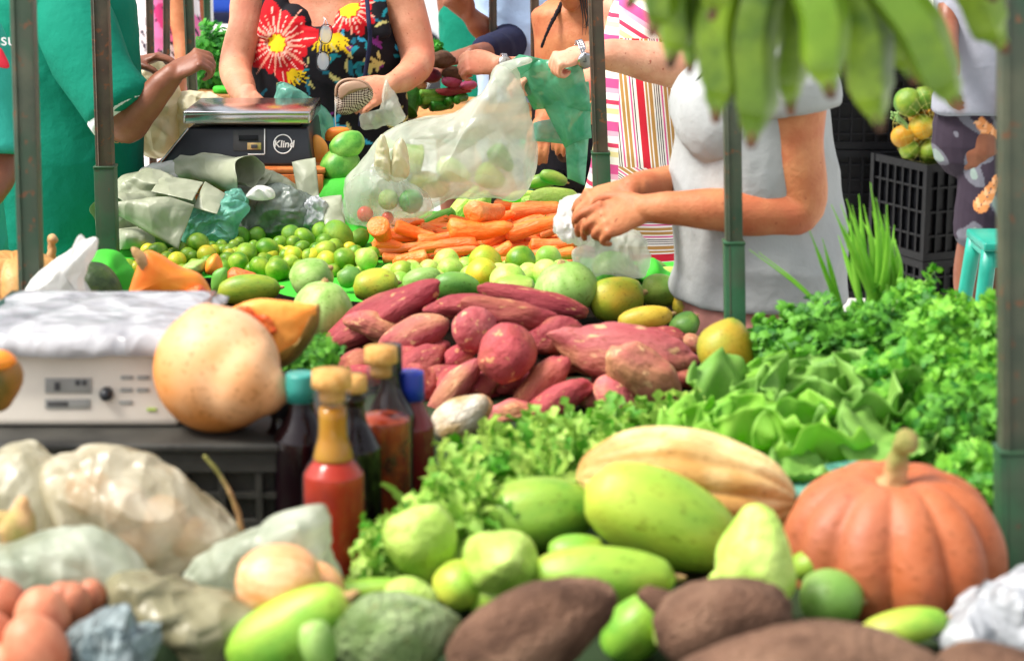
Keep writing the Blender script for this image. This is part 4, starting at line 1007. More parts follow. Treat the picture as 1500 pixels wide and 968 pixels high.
def black_scale():
    Y0 = 5.02; s = 585; zb = P(350, 243, Y0).z; zt = P(350, 188, Y0).z; z2 = P(350, 163, Y0).z
    xa = P(233, 240, Y0).x; xb = P(458, 240, Y0).x; xc = P(275, 190, Y0).x; xd = P(448, 190, Y0).x; D = .30
    r = empty('black_scale', ((xa+xb)/2, Y0+D/2, zb), 'black market scale with a steel tray on the orange wooden box', 'scale')
    vs = [V((xa, Y0, zb)), V((xb, Y0, zb)), V((xd+.004, Y0+.02, zt)), V((xc, Y0+.02, zt)), V((xa, Y0+D, zb)), V((xb, Y0+D, zb)), V((xd+.004, Y0+D, zt)), V((xc, Y0+D, zt))]
    fs = [(0, 1, 2, 3), (5, 4, 7, 6), (1, 5, 6, 2), (4, 0, 3, 7), (3, 2, 6, 7), (4, 5, 1, 0)]
    link('body', evaluated(mk(vs, fs, False), [('BEVEL', dict(width=.007, segments=3))]), M['dark'], r)
    xm = (xc+xd)/2; w = xd-xc
    link('tray_frame', bevbox([box((xm, Y0+D/2, zt+.012), (w-.03, D-.04, .014))], .003), M['crateb'], r)
    link('tray', bevbox([box((xm, Y0+D/2, z2-.006), (w+.02, D, .010)), box((xm, Y0+.006, z2-.018), (w+.02, .004, .026)), box((xm-w/2-.008, Y0+D/2, z2-.018), (.004, D, .026)), box((xm+w/2+.008, Y0+D/2, z2-.018), (.004, D, .026))], .0025), M['chrome'], r)
    # side trim
    link('trim', mk(*join([tube([V((xa+.006, Y0-.004, zb+.01)), V((xc-.002, Y0+.012, zt-.004))], [.003, .003], 8, 2)]), True), M['chrome'], r)
    def fp(px, py, o=.002):
        p = P(px, py, Y0); t = (p.z-zb)/(zt-zb); p.y = Y0+.02*t-o; return p
    tilt = Matrix.Rotation(-.21, 3, 'X')
    for (nme, px, py, wp, hp, mt) in [('display_panel', 365, 207, 48, 30, 'ink'), ('display_window', 363, 203, 28, 8, 'lcd2'), ('plug_socket', 372, 215, 20, 10, 'stem'), ('line', 387, 208, 1.6, 36, 'whiteink'), ('line', 375, 226.5, 24, 1.6, 'whiteink')]:
        if mt == 'lcd2': mt = 'crate'
        link(nme, bevbox([box(fp(px, py, .0012 if nme == 'display_panel' else .0035), (wp/s, .002, hp/s), tilt)], .0006), M[mt], r)
    link('socket_hole', bevbox([box(fp(372, 215, .0055), (9/s, .002, 5/s), tilt)], .0004), M['ink'], r)
    c = fp(414, 212, .003)
    n = 40; vs, fs = [], []
    for i in range(n):
        a = 2*PI*i/n
        for rr in (14/s, 12.4/s):
            vs.append(c+V((rr*math.cos(a), rr*math.sin(a)*.2, rr*math.sin(a))))
    fs = [(2*i, 2*i+1, (2*i+3) % (2*n), (2*i+2) % (2*n)) for i in range(n)]
    link('logo_ring', evaluated(mk(vs, fs, False), [('SOLIDIFY', dict(thickness=.0006))]), M['whiteink'], r)
    text('Klind', c+V((-13.5/s, -.001, -4.5/s)), .024, 'logo_lettering', M['whiteink'], r, shear=.15, bold=.0006)
def text(body, loc, size, name, mat, parent, rot=(PI/2, 0, 0), shear=0, bold=0):
    cu = bpy.data.curves.new('t', 'FONT'); cu.body = body; cu.size = size; cu.extrude = .0004; cu.shear = shear; cu.offset = bold
    o = bpy.data.objects.new('t', cu); TMP.collection.objects.link(o); o.location = loc; o.rotation_euler = rot
    dg = tmp_dg()
    me = bpy.data.meshes.new_from_object(o.evaluated_get(dg)); me.transform(o.matrix_world if False else Matrix.Translation(V(loc)) @ Matrix.Rotation(rot[0], 4, 'X') @ Matrix.Identity(4))
    bpy.data.objects.remove(o); me.materials.clear()
    return link(name, me, mat, parent)
black_scale()
# orange wooden box under the scale
def wbox(x0, x1, y0, y1, z0, z1, label, mat='owood'):
    r = empty('wooden_box', ((x0+x1)/2, (y0+y1)/2, z0), label, 'box')
    for k in range(3):
        h = (z1-z0)/3
        z = z0+h*(k+.5)
        for (c, s) in [(((x0+x1)/2, y0, z), (x1-x0, .012, h-.006)), (((x0+x1)/2, y1, z), (x1-x0, .012, h-.006)), ((x0+.006, (y0+y1)/2, z), (.012, y1-y0-.014, h-.006)), ((x1-.006, (y0+y1)/2, z), (.012, y1-y0-.014, h-.006))]:
            link('board', bevbox([box(c, s)], .0015), M[mat], r)
    link('lid', bevbox([box(((x0+x1)/2, (y0+y1)/2, z1+.005), (x1-x0+.01, y1-y0+.01, .012))]), M[mat], r)
wbox(P(225, 240, 5.02).x, P(475, 240, 5.02).x, 4.985, 5.33, TZ, P(350, 245, 5.0).z-.012, 'orange brown wooden box under the black scale')
# cut pumpkin carton beside gourds
solid('squash_chunk', 'orange squash chunk standing right of the black scale', 'squash slice', [(455, 240), (456, 205), (466, 198), (480, 214), (478, 238), (468, 246)], 5.12, .03, 'fleshp', n=36, k=5, pw=.3)
solid('squash_chunk', 'orange squash chunk behind the striped gourds', 'squash slice', [(478, 206), (480, 190), (498, 186), (512, 190), (508, 206)], 5.2, .03, 'flesh', n=35, k=5, pw=.3)
# ================================================================== BOTTLES
def bottle(name, label, px, ybot, ytop, Y, wpx, glass, liquid, cap, neck=.42, capname='cork', caph=.028, fill=.9, necktint=None, shoulder=.60):
    b = P(px, ybot, Y); t = P(px, ytop, Y); s = SS(b); r = wpx/s/2; zb = TZ+.002; H = t.z-zb-caph*.6; X = b.x
    root = empty(name, (X, Y, zb), label, 'bottle', None)
    nr = r*neck
    pr = [(0, r*.9), (.01, r), (shoulder*H, r), (shoulder*H+.018, r*.93), (shoulder*H+.036, r*.68), (shoulder*H+.050, nr*1.2), (shoulder*H+.066, nr), (H*.93, nr*.95), (H*.94, nr*1.15), (H*.975, nr*1.15), (H*.98, nr*.9), (H, nr*.9)]
    def rev(prf, n=36):
        pts, _ = crom([V((rr, 0, z)) for z, rr in prf], 3); vs, fs = [], []
        for p in pts:
            for k in range(n): a = 2*PI*k/n; vs.append(V((X+max(p.x, .001)*math.cos(a), Y+max(p.x, .001)*math.sin(a), zb+p.z)))
        for i in range(len(pts)-1):
            for k in range(n): fs.append((i*n+k, i*n+(k+1) % n, (i+1)*n+(k+1) % n, (i+1)*n+k))
        vs.append(V((X, Y, zb+pts[0].z))); vs.append(V((X, Y, zb+pts[-1].z))); q = (len(pts)-1)*n
        for k in range(n): fs.append((len(vs)-2, (k+1) % n, k)); fs.append((len(vs)-1, q+k, q+(k+1) % n))
        return mk(vs, fs)
    link('glass', rev(pr), M[glass], root)
    zf = H*fill
    lp = [(z, max(.001, rr-.0022)) for z, rr in pr if z < zf]+[(zf, nr*.85)]
    lp[0] = (.004, lp[0][1])
    if necktint:
        zn = shoulder*H+.035
        lo = [(z, rr) for z, rr in lp if z < zn]; lo.append((zn, r*.55)); hi = [(zn, r*.55)]+[(z, rr) for z, rr in lp if z > zn]
        link('sauce', rev(lo), M[liquid], root); link('oil_layer', rev(hi), M[necktint], root)
    else: link('sauce', rev(lp), M[liquid], root)
    zc = zb+H-.006
    if capname == 'cork':
        link('cork', mk(*tube([V((X, Y, zc-.012)), V((X, Y, zc+.006)), V((X, Y, zc+.008)), V((X, Y, zc+caph))], [nr*.8, nr*.85, nr*1.28, nr*1.25], 24, 2, cap=False)), M[cap], root)
    else:
        parts = tube([V((X, Y, zc-.010)), V((X, Y, zc+caph-.004)), V((X, Y, zc+caph))], [nr*1.25, nr*1.22, nr*1.1], 24, 2, cap=False)
        link('screw_cap', mk(*parts), M[cap], root)
def glassmat(name, c, alpha):
    m, nt, b = nm(name); b.inputs['Base Color'].default_value = c; b.inputs['Roughness'].default_value = .05; b.inputs['Specular IOR Level'].default_value = .4
    lw_ = N(nt, 'ShaderNodeLayerWeight'); lw_.inputs[0].default_value = .35
    mr = N(nt, 'ShaderNodeMapRange'); mr.inputs[3].default_value = alpha; mr.inputs[4].default_value = min(1, alpha+.3)
    nt.links.new(lw_.outputs['Facing'], mr.inputs[0]); nt.links.new(mr.outputs[0], b.inputs['Alpha']); return m
M['clear'] = glassmat('clear_glass', L('#5a5e60'), .08); M['brownglass'] = glassmat('dark_bottle_glass', L('#120a0e'), .88)
M['redsauce'] = organic('red_pepper_sauce', L('#d8280a'), L('#f0480e'), L('#a81a08'), rough=.15, sc=26, bump=0, rand=False, trans=.45)
M['amber'] = organic('amber_oil', L('#f09a10'), L('#f6b21c'), rough=.1, sc=20, bump=0, rand=False, trans=.5)
M['chilli'] = organic('chilli_oil', L('#a8300a'), L('#cc5216'), L('#5a1408'), rough=.12, sc=60, bump=0, rand=False, trans=.4)
M['darkred'] = organic('dark_red_sauce', L('#6a1216'), L('#8a1c1c'), rough=.12, sc=20, bump=0, rand=False)
M['darkl'] = organic('dark_syrup', L('#160c12'), L('#241420'), rough=.1, sc=20, bump=0, rand=False)
M['cork'] = organic('cork', L('#b8823e'), L('#d0a060'), rough=.85, sc=90, bump=.6, bsc=200, rand=False)
M['bluecap'] = plain('blue_cap', L('#1f38a8'), rough=.35); M['tealcap'] = plain('teal_cap', L('#2f8a80'), rough=.4); M['blackcap'] = plain('black_cap', L('#1c1c20'), rough=.4)
bottle('sauce_bottle', 'corked bottle of bright red sauce with an amber layer in its neck', 492, 850, 549, 2.50, 92, 'clear', 'redsauce', 'cork', neck=.50, necktint='amber', shoulder=.50)
bottle('sauce_bottle', 'clear corked bottle of chilli oil behind the red sauce bottle', 562, 790, 514, 2.66, 86, 'clear', 'chilli', 'cork', neck=.44, fill=.72, shoulder=.62)
bottle('sauce_bottle', 'round shouldered bottle of dark red sauce with a blue cap', 604, 760, 550, 2.78, 72, 'clear', 'darkred', 'bluecap', neck=.44, capname='cap', shoulder=.62, caph=.03)
bottle('sauce_bottle', 'dark bottle with a teal cap left of the red sauce bottle', 446, 790, 552, 2.68, 84, 'brownglass', 'darkred', 'tealcap', neck=.42, capname='cap', shoulder=.6)
bottle('sauce_bottle', 'dark bottle with an amber cork between the red sauce and chilli oil bottles', 522, 810, 556, 2.60, 78, 'brownglass', 'darkl', 'cork', neck=.40, shoulder=.6)
bottle('sauce_bottle', 'bottle with a black cap behind the chilli oil bottle', 575, 780, 510, 2.76, 70, 'brownglass', 'chilli', 'blackcap', neck=.4, capname='cap', shoulder=.6)
bottle('sauce_bottle', 'very dark bottle nearest the black crate corner', 418, 800, 575, 2.72, 74, 'brownglass', 'darkl', 'blackcap', neck=.38, capname='cap', shoulder=.55)
# ================================================================== BAGS AND SHEETS
def patch(pts4, bulge=.02, seed=0, wr=.004, n=36, ns=14, thick=.0015, curl=0, ny=V((0, -1, .35)), amp2=.5):
    c = [P(*p) for p in pts4]; nn = ny.normalized(); vs, fs = [], []
    for j in range(n+1):
        for i in range(n+1):
            u, v = i/n, j/n
            p = (c[0].lerp(c[1], u)).lerp(c[3].lerp(c[2], u), v)
            p = p + nn*bulge*math.sin(PI*u)**.6*math.sin(PI*(v*.9+.05))**.6 + nn*curl*math.sin(PI*2*v+seed)*.5
            q = V((p.x*ns+seed*3, p.y*ns, p.z*ns+seed))
            a = crumple(p, ns*1.3, seed)
            p = p + nn*wr*a*1.8 + V((0, 0, 1))*wr*.8*noise.noise(q*.6+V((9, 0, 0)))
            vs.append(p)
    w = n+1
    fs = [(j*w+i, j*w+i+1, (j+1)*w+i+1, (j+1)*w+i) for j in range(n) for i in range(n)]
    return evaluated(mk(vs, fs), [('SOLIDIFY', dict(thickness=thick)), ])
def sheet(name, label, cat, pts4, mat, group=None, parent=None, **kw):
    me = patch(pts4, **kw)
    if parent is not None: return link(name, me, M[mat], parent)
    c = sum((V(v.co) for v in me.vertices), V())/len(me.vertices); c.z = min(v.co.z for v in me.vertices)
    me.transform(Matrix.Translation(-c))
    return tag(link(name, me, M[mat], None, c), label, cat, group)
def bag(name, label, pts, Y, T, mat, cat='plastic bag', **kw):
    kw.setdefault('noi', .012); kw.setdefault('ns', 9); kw['n'] = int(kw.get('n', 150)*1.5); kw['k'] = int(kw.get('k', 34)*1.4); kw['crumple_'] = True; kw['noi'] *= 1.5; kw['seed'] = sum(map(ord, label or 'x')) % 97
    return solid(name, label, cat, pts, Y, T, mat, **kw)
# heap of grey green bags left of centre
bag('grey_bag', 'big folded grey green plastic bag at the left end of the bag heap', [(146, 345), (150, 300), (165, 268), (190, 252), (230, 250), (262, 262), (285, 285), (280, 320), (262, 362), (200, 360)], 4.78, .09, 'bagg', noi=.014, ns=8)
def roll(label, A, B, r0, r1, turns, mat, seed=0, start=0, squash=.75, wr=.006):
    n, m = 56, 26; t = (B-A).normalized(); u = V((0, 0, 1)); u = (u-t*u.dot(t)).normalized(); w_ = t.cross(u); vs, fs = [], []
    for j in range(m+1):
        q = j/m; c = A.lerp(B, q)+V((0, 0, .012*math.sin(q*4+seed))); fl = 1+.35*(q-.5)*(1 if seed % 2 else -1)
        for i in range(n+1):
            a = start+2*PI*turns*i/n; r = (r1+(r0-r1)*i/n)*fl
            p = c+(u*math.cos(a)*squash+w_*math.sin(a))*r+t*.02*noise.noise(V((i*.15, q*3, seed)))
            p = p+(p-c).normalized()*wr*1.6*crumple(p, 13, seed); vs.append(p)
    for j in range(m):
        for i in range(n): a = j*(n+1)+i; fs.append((a, a+1, a+n+2, a+n+1))
    me = evaluated(mk(vs, fs), [('SOLIDIFY', dict(thickness=.0014)), ('SUBSURF', dict(levels=1))]); c = (A+B)/2; c.z = min(v.co.z for v in me.vertices); me.transform(Matrix.Translation(-c))
    return tag(link('rolled_bag', me, M[mat], None, c), label, 'plastic bag')
roll('rolled grey green plastic bag in front of the black scale', P(268, 252, 4.94), P(368, 246, 4.82), .062, .030, 1.35, 'bagg', 1, 2.4)
roll('loosely folded grey green bag at the far left of the bag heap', P(165, 325, 4.66), P(255, 280, 4.84), .075, .045, 1.2, 'bagg', 2, 2.8)
sheet('grey_sheet', 'flat grey green plastic flap on top of the big folded bag', 'plastic bag', [(222, 282, 4.66), (238, 258, 4.76), (298, 268, 4.76), (282, 294, 4.64)], 'bagg', bulge=.012, seed=2, wr=.003)
sheet('grey_sheet', 'square grey plastic flap hanging beside the teal bag', 'plastic bag', [(284, 304, 4.66), (300, 266, 4.74), (330, 284, 4.74), (318, 314, 4.64)], 'bagg', bulge=.01, seed=3, wr=.003)
sheet('grey_sheet', 'grey plastic flap falling towards the limes', 'plastic bag', [(150, 300, 4.62), (248, 288, 4.60), (284, 300, 4.62), (262, 366, 4.56)], 'bagg', bulge=.03, seed=4, wr=.006)
sheet('grey_sheet', 'upright grey plastic strip in front of the wooden box', 'plastic bag', [(428, 238, 4.92), (462, 232, 4.92), (468, 300, 4.86), (440, 304, 4.86)], 'bagg', bulge=.006, seed=5, wr=.003)
sheet('grey_sheet', 'stiff grey plastic square standing behind the green citrus', 'plastic bag', [(470, 290, 4.86), (500, 286, 4.86), (506, 332, 4.8), (476, 330, 4.8)], 'bagg', bulge=.012, seed=6, wr=.003)
sheet('grey_sheet', 'grey plastic bundle under the big folded bag at the left', 'plastic bag', [(170, 338, 4.66), (225, 336, 4.66), (228, 364, 4.62), (176, 366, 4.62)], 'bagg', bulge=.05, seed=7, wr=.005)
bag('white_sheet', 'white crumpled plastic between the big folded bag and the roll', [(205, 252), (225, 240), (262, 238), (290, 252), (285, 266), (240, 262)], 4.92, .04, 'bagw', noi=.008, ns=16)
bag('teal_bag', 'crumpled teal plastic bag in the middle of the bag heap', [(268, 356), (276, 318), (300, 300), (335, 290), (362, 305), (350, 330), (342, 356), (300, 360)], 4.70, .04, 'bagt', noi=.014, ns=16)
bag('teal_scrap', 'small teal plastic corner sticking out at the left under the bags', [(146, 340), (165, 336), (182, 344), (180, 360), (160, 350)], 4.7, .02, 'bagt', noi=.004, n=60, k=12)
bag('teal_scrap', 'dark teal plastic twist behind the large teal bag', [(322, 296), (335, 278), (355, 278), (362, 300), (345, 306)], 4.78, .03, 'bagt', noi=.008, ns=22, n=70, k=14)
bag('dark_bag', 'dark grey crumpled plastic bag behind the large yellow green citrus', [(348, 340), (352, 300), (372, 278), (410, 270), (445, 282), (462, 305), (452, 332), (420, 346), (380, 346)], 4.86, .07, 'baggd', noi=.014, ns=14)
bag('dark_bag', 'dark grey plastic bag squeezed beneath the upright grey strip', [(368, 282), (370, 252), (395, 250), (420, 262), (440, 280), (420, 290)], 4.92, .05, 'bagg', noi=.012, ns=14, n=90, k=20)
bag('silver_bag', 'crumpled silvery plastic between the dark bag and the stiff grey square', [(445, 330), (448, 296), (462, 286), (478, 296), (480, 328), (465, 338)], 4.84, .03, 'bags', noi=.01, ns=24, n=80, k=16)
bag('white_scrap', 'white crumpled scrap lying on the dark grey bag', [(360, 288), (376, 272), (398, 276), (402, 290), (380, 294)], 4.78, .02, 'bagw', noi=.008, ns=30, n=70, k=12)
# large milky bag with knotted top
mb = bag('milky_bag', 'large milky shopping bag full of vegetables with its knotted top pulled up', [(505, 262), (545, 208), (580, 182), (630, 168), (690, 148), (715, 122), (730, 96), (752, 96), (762, 118), (775, 165), (785, 220), (780, 270), (760, 295), (725, 290), (680, 288), (640, 300), (600, 320), (545, 320), (508, 315)], 4.90, .13, 'bag', noi=.020, ns=5, n=228, k=44, cen=(655, 245))
bag('handle', None, [(718, 118), (725, 98), (748, 88), (775, 84), (778, 92), (755, 100), (742, 112), (730, 128)], 4.88, .018, 'bag', cat=None, noi=.005, ns=30, n=72, k=10)
hd = bpy.data.objects.get('handle'); hd.location -= mb.location; hd.parent = mb
for k in ('label', 'category'):
    if k in hd: del hd[k]
vb = bag('vegetable_bag', 'clear plastic bag with green and red vegetables right of the grey bags', [(508, 328), (503, 290), (512, 262), (548, 245), (590, 262), (625, 285), (632, 312), (600, 326), (550, 334)], 4.72, .08, 'bagclear', noi=.012, ns=7)
for (x1, y1, x2, y2, w, k, mt, lab, nme, cat) in [(598, 300, 606, 290, 36, 'round', 'darkcuke', 'green pepper seen through the clear bag', 'green_pepper', 'pepper'), (560, 290, 578, 296, 30, 'round', 'cabbage', 'pale cabbage piece seen through the clear bag', 'cabbage', 'cabbage'),
      (525, 312, 545, 316, 24, 'round', 'redp', 'red tomato showing through the left end of the clear bag', 'tomato', 'tomato'), (556, 320, 580, 318, 18, 'round', 'redp', 'pinkish red tomato low in the clear bag', 'tomato', 'tomato')]:
    if 'redp' not in M: M['redp'] = organic('red_tomato_skin', L('#d8352c'), L('#e8604c'), rough=.3, sc=2, bump=0)
    A = P(x1, y1, 4.72); B = P(x2, y2, 4.73); A, B = rnd_axis((A+B)/2, w/620)
    put(k, nme, cat, lab, None, A, B, w/620, mt, sup=False)
for (x1, y1, x2, y2, w, k, mt, lab) in [(700, 250, 740, 270, 44, 'pear', 'chayote', 'chayote inside the right end of the milky bag'), (640, 240, 690, 262, 40, 'pear', 'guava', 'pale chayote inside the middle of the milky bag'),
      (560, 225, 620, 235, 44, 'cuke', 'guava', 'husked corn cob inside the left of the milky bag'), (600, 265, 660, 275, 40, 'mango', 'mango', 'yellow mango low inside the milky bag'), (720, 215, 750, 250, 36, 'pear', 'mangog', 'dark green fruit under the neck of the milky bag')]:
    put(k, 'bagged_vegetable', 'vegetable', lab, None, P(x1, y1, 4.9), P(x2, y2, 4.92), w/600, mt, sup=False)
for (a, lab) in [([(548, 240), (556, 200), (566, 205), (574, 258), (560, 262)], 'pale husk end poking out left of the milky bag knot'), ([(572, 262), (578, 212), (592, 205), (600, 245), (592, 264)], 'second pale husk end right beside the first one')]:
    bag('corn_husk', lab, a, 4.74, .022, 'bagc', cat='corn husk', noi=.004, ns=20, n=60, k=12)
# sea green bag held open
gb = sheet('sea_green_bag', 'sea green plastic bag being held open by the wristwatch hand', 'plastic bag', [(742, 92, 4.98), (852, 96, 4.90), (866, 165, 4.92), (782, 158, 5.0)], 'baggreen', bulge=.05, seed=3, wr=.014, n=60, ns=9)
sheet('bag_side', None, None, [(790, 140, 4.96), (862, 120, 4.93), (866, 205, 4.95), (828, 218, 4.97)], 'baggreen', parent=gb, bulge=.03, seed=5, wr=.01, n=50, ns=9)
sheet('bag_side', None, None, [(828, 200, 4.99), (866, 150, 4.95), (856, 270, 4.98), (832, 262, 5.0)], 'baggreen', parent=gb, bulge=.02, seed=8, wr=.008, n=40, ns=12)
sheet('bag_side', None, None, [(782, 180, 5.04), (836, 172, 5.0), (826, 212, 5.0), (780, 208, 5.04)], 'bagt', parent=gb, bulge=.03, seed=9, wr=.006, n=40, ns=12)
sheet('bag_handle', None, None, [(738, 100, 4.94), (760, 82, 4.92), (800, 90, 4.93), (760, 112, 4.95)], 'baggreen', parent=gb, bulge=.02, seed=11, wr=.006, n=30, ns=14)
# mint bag over the floral dress hands, small hanging bag, cream bags
bag('mint_bag', 'pale teal plastic bag draped in front of the floral dress', [(408, 124), (418, 120), (440, 132), (468, 150), (486, 175), (484, 200), (462, 205), (450, 180), (440, 160), (420, 156), (385, 158), (384, 148), (402, 143)], 5.36, .035, 'bagt', noi=.010, ns=12)
bag('hanging_bag', 'thin white bag hanging from the wrist of the floral dressed person', [(566, 118), (572, 128), (585, 150), (594, 172), (580, 182), (560, 186), (530, 188), (530, 168), (556, 160), (560, 135)], 5.34, .05, 'bag', noi=.008, ns=16)
bag('cream_bag', 'cream plastic bag hanging behind the black scale', [(196, 100), (215, 90), (240, 92), (262, 130), (262, 200), (255, 225), (200, 222), (198, 160)], 5.42, .05, 'bagc', noi=.012, ns=9)
bag('cream_bag', 'second cream bag spread behind the steel tray of the black scale', [(255, 160), (258, 138), (290, 134), (330, 146), (345, 158), (320, 170), (280, 200), (262, 215)], 5.44, .05, 'bagc', noi=.012, ns=12)
# white knotted bag at left
wb = bag('white_knotted_bag', 'white knotted plastic bag standing between the pumpkins behind the white scale', [(15, 452), (35, 425), (60, 398), (88, 378), (112, 358), (118, 344), (126, 350), (142, 350), (140, 365), (128, 388), (120, 410), (125, 440), (140, 452), (90, 462)], 3.28, .05, 'bagw', noi=.008, ns=14)
# thin white film in the hands of the grey shirted person
bag('white_bag', 'crumpled white bag held in the hands of the grey shirted person', [(812, 332), (820, 302), (832, 290), (858, 290), (874, 305), (872, 330), (862, 356), (845, 362), (825, 352)], 3.88, .04, 'bagw', noi=.010, ns=20)
bag('clear_bag', 'see through bag opened over the ribbed gourd under the hands', [(838, 372), (860, 352), (900, 340), (935, 340), (950, 368), (948, 400), (930, 408), (890, 402), (850, 404)], 3.92, .05, 'bag', noi=.008, ns=14)
# front left bags
bag('beige_bag', 'large beige milky bag bulging in front of the black crate', [(60, 690), (110, 662), (160, 655), (215, 668), (265, 700), (310, 740), (345, 772), (352, 800), (300, 830), (230, 838), (160, 830), (80, 790)], 2.42, .085, 'bagm', noi=.014, ns=9, n=156)
bag('beige_bag', 'beige milky bag at the left edge with a peaked top', [(-60, 700), (-10, 660), (38, 643), (75, 668), (110, 700), (110, 760), (60, 800), (-60, 800)], 2.46, .09, 'bagm', noi=.014, ns=9, n=128)
bag('pale_bag', 'smooth pale green bag at the left above the eggs', [(-60, 810), (0, 795), (60, 775), (110, 768), (150, 776), (190, 808), (215, 845), (180, 880), (100, 890), (-60, 900)], 2.22, .06, 'bagp', noi=.008, ns=9)
bag('olive_bag', 'olive plastic bag spread between the eggs and the onions', [(150, 850), (200, 835), (260, 850), (330, 868), (390, 890), (375, 930), (340, 985), (230, 990), (160, 940)], 2.18, .06, 'bago', noi=.014, ns=9)
bag('cream_front_bag', 'cream plastic bag folded up behind the onions', [(262, 845), (290, 812), (320, 795), (355, 782), (400, 752), (440, 742), (470, 745), (482, 775), (495, 830), (500, 860), (440, 878), (360, 892), (300, 880)], 2.32, .05, 'bagp', noi=.014, ns=9)
bag('tissue', 'crumpled blue grey tissue beside the brown eggs', [(100, 935), (125, 905), (160, 888), (190, 890), (205, 925), (232, 915), (225, 960), (200, 990), (110, 990)], 2.02, .04, 'bagb', cat='tissue', noi=.010, ns=14)
bag('silver_bag', 'crumpled silvery plastic bag in the lower right corner', [(1370, 930), (1410, 888), (1450, 858), (1500, 835), (1560, 830), (1560, 960), (1450, 965), (1390, 955)], 2.16, .06, 'bags', noi=.014, ns=13)
for i, (x, y) in enumerate([(180, 740), (240, 760), (130, 720), (285, 790), (200, 800)]):
    c = P(x, y, 2.43); A, B = rnd_axis(c, .06); put('round', 'bagged_onion', 'onion', 'brown onion showing dimly through the large beige bag', 'onions inside the beige bag', A, B, .06, 'onion', sup=False)
# root sticking up, bulb on the bag
A = [P(354, 775, 2.50), P(345, 740, 2.5), P(325, 700, 2.5), P(300, 668, 2.5)]
tag(link('dry_root', mk(*tube(A, [.0042, .0035, .003, .002], 10, 6, noi=.002, ns=60)), M['stem']), 'thin curved dry root standing up behind the beige bag', 'root')
tag(link('onion_sprout', mk(*join([tube([P(20, 800, 2.25), P(28, 770, 2.24), P(34, 735, 2.24)], [.016, .022, .008], 16, 6, noi=.004, ns=60), tube([P(-20, 758, 2.24), P(20, 764, 2.24)], [.01, .012], 10, 4)])), M['stem']), 'dry yellow onion neck sticking up at the left edge', 'onion')
# purse etc. come with the people. far table produce
for (x1, y1, x2, y2, w, k, mt, nme, cat, lab) in [
  (588, 165, 606, 126, 44, 'cuke', 'darkcuke', 'bumpy_gourd', 'gourd', 'dark green bumpy gourd at the left of the far table'), (606, 128, 622, 122, 20, 'round', 'onion', 'small_squash', 'squash', 'small orange squash on the far table beside the gourd'),
  (612, 138, 665, 134, 14, 'cuke', 'cuke', 'far_cucumber', 'cucumber', 'light green cucumber, upper one on the far table'), (616, 146, 662, 145, 14, 'cuke', 'cuke', 'far_cucumber', 'cucumber', 'light green cucumber under the upper one on the far table'),
  (630, 156, 662, 152, 15, 'cuke', 'darkcuke', 'dark_cucumber', 'cucumber', 'dark green cucumber pointing at the milky bag'), (655, 150, 668, 142, 13, 'cuke', 'darkcuke', 'dark_cucumber', 'cucumber', 'short dark cucumber in the middle of the far table'),
  (668, 148, 682, 142, 12, 'cuke', 'darkcuke', 'dark_cucumber', 'cucumber', 'short dark cucumber at the right of the far table'), (605, 146, 625, 150, 22, 'cuke', 'darkcuke', 'dark_cucumber', 'cucumber', 'dark green cucumber beside the bumpy gourd'),
  (615, 110, 645, 112, 22, 'round', 'beet', 'beetroot', 'beetroot', 'dark red beetroot left of the pink one'), (648, 118, 676, 120, 20, 'round', 'pinkroot', 'pink_root', 'turnip', 'pink turnip in the middle of the far table'),
  (675, 126, 698, 124, 14, 'round', 'pinkroot', 'pink_root', 'turnip', 'pink turnip partly behind the cucumbers'), (628, 92, 668, 88, 26, 'spud', 'yam', 'brown_root', 'yam', 'brown root held in the hand over the far table'),
  (650, 108, 690, 104, 20, 'spud', 'yam', 'brown_root', 'yam', 'brown root lying under the hands on the far table'), (560, 98, 590, 86, 20, 'spud', 'yam', 'brown_root', 'yam', 'brown root behind the arm of the floral dressed person'),
  (575, 96, 596, 94, 12, 'round', 'pinkroot', 'pink_root', 'turnip', 'pale pink turnip beside the elbow'), (640, 134, 690, 132, 14, 'spud', 'spud', 'reddish_root', 'sweet potato', 'reddish root touching the small dark cucumbers')]:
    put(k, nme, cat, lab, None, P(x1, y1, 5.85), P(x2, y2, 5.9), w/505, mt, sup=False)
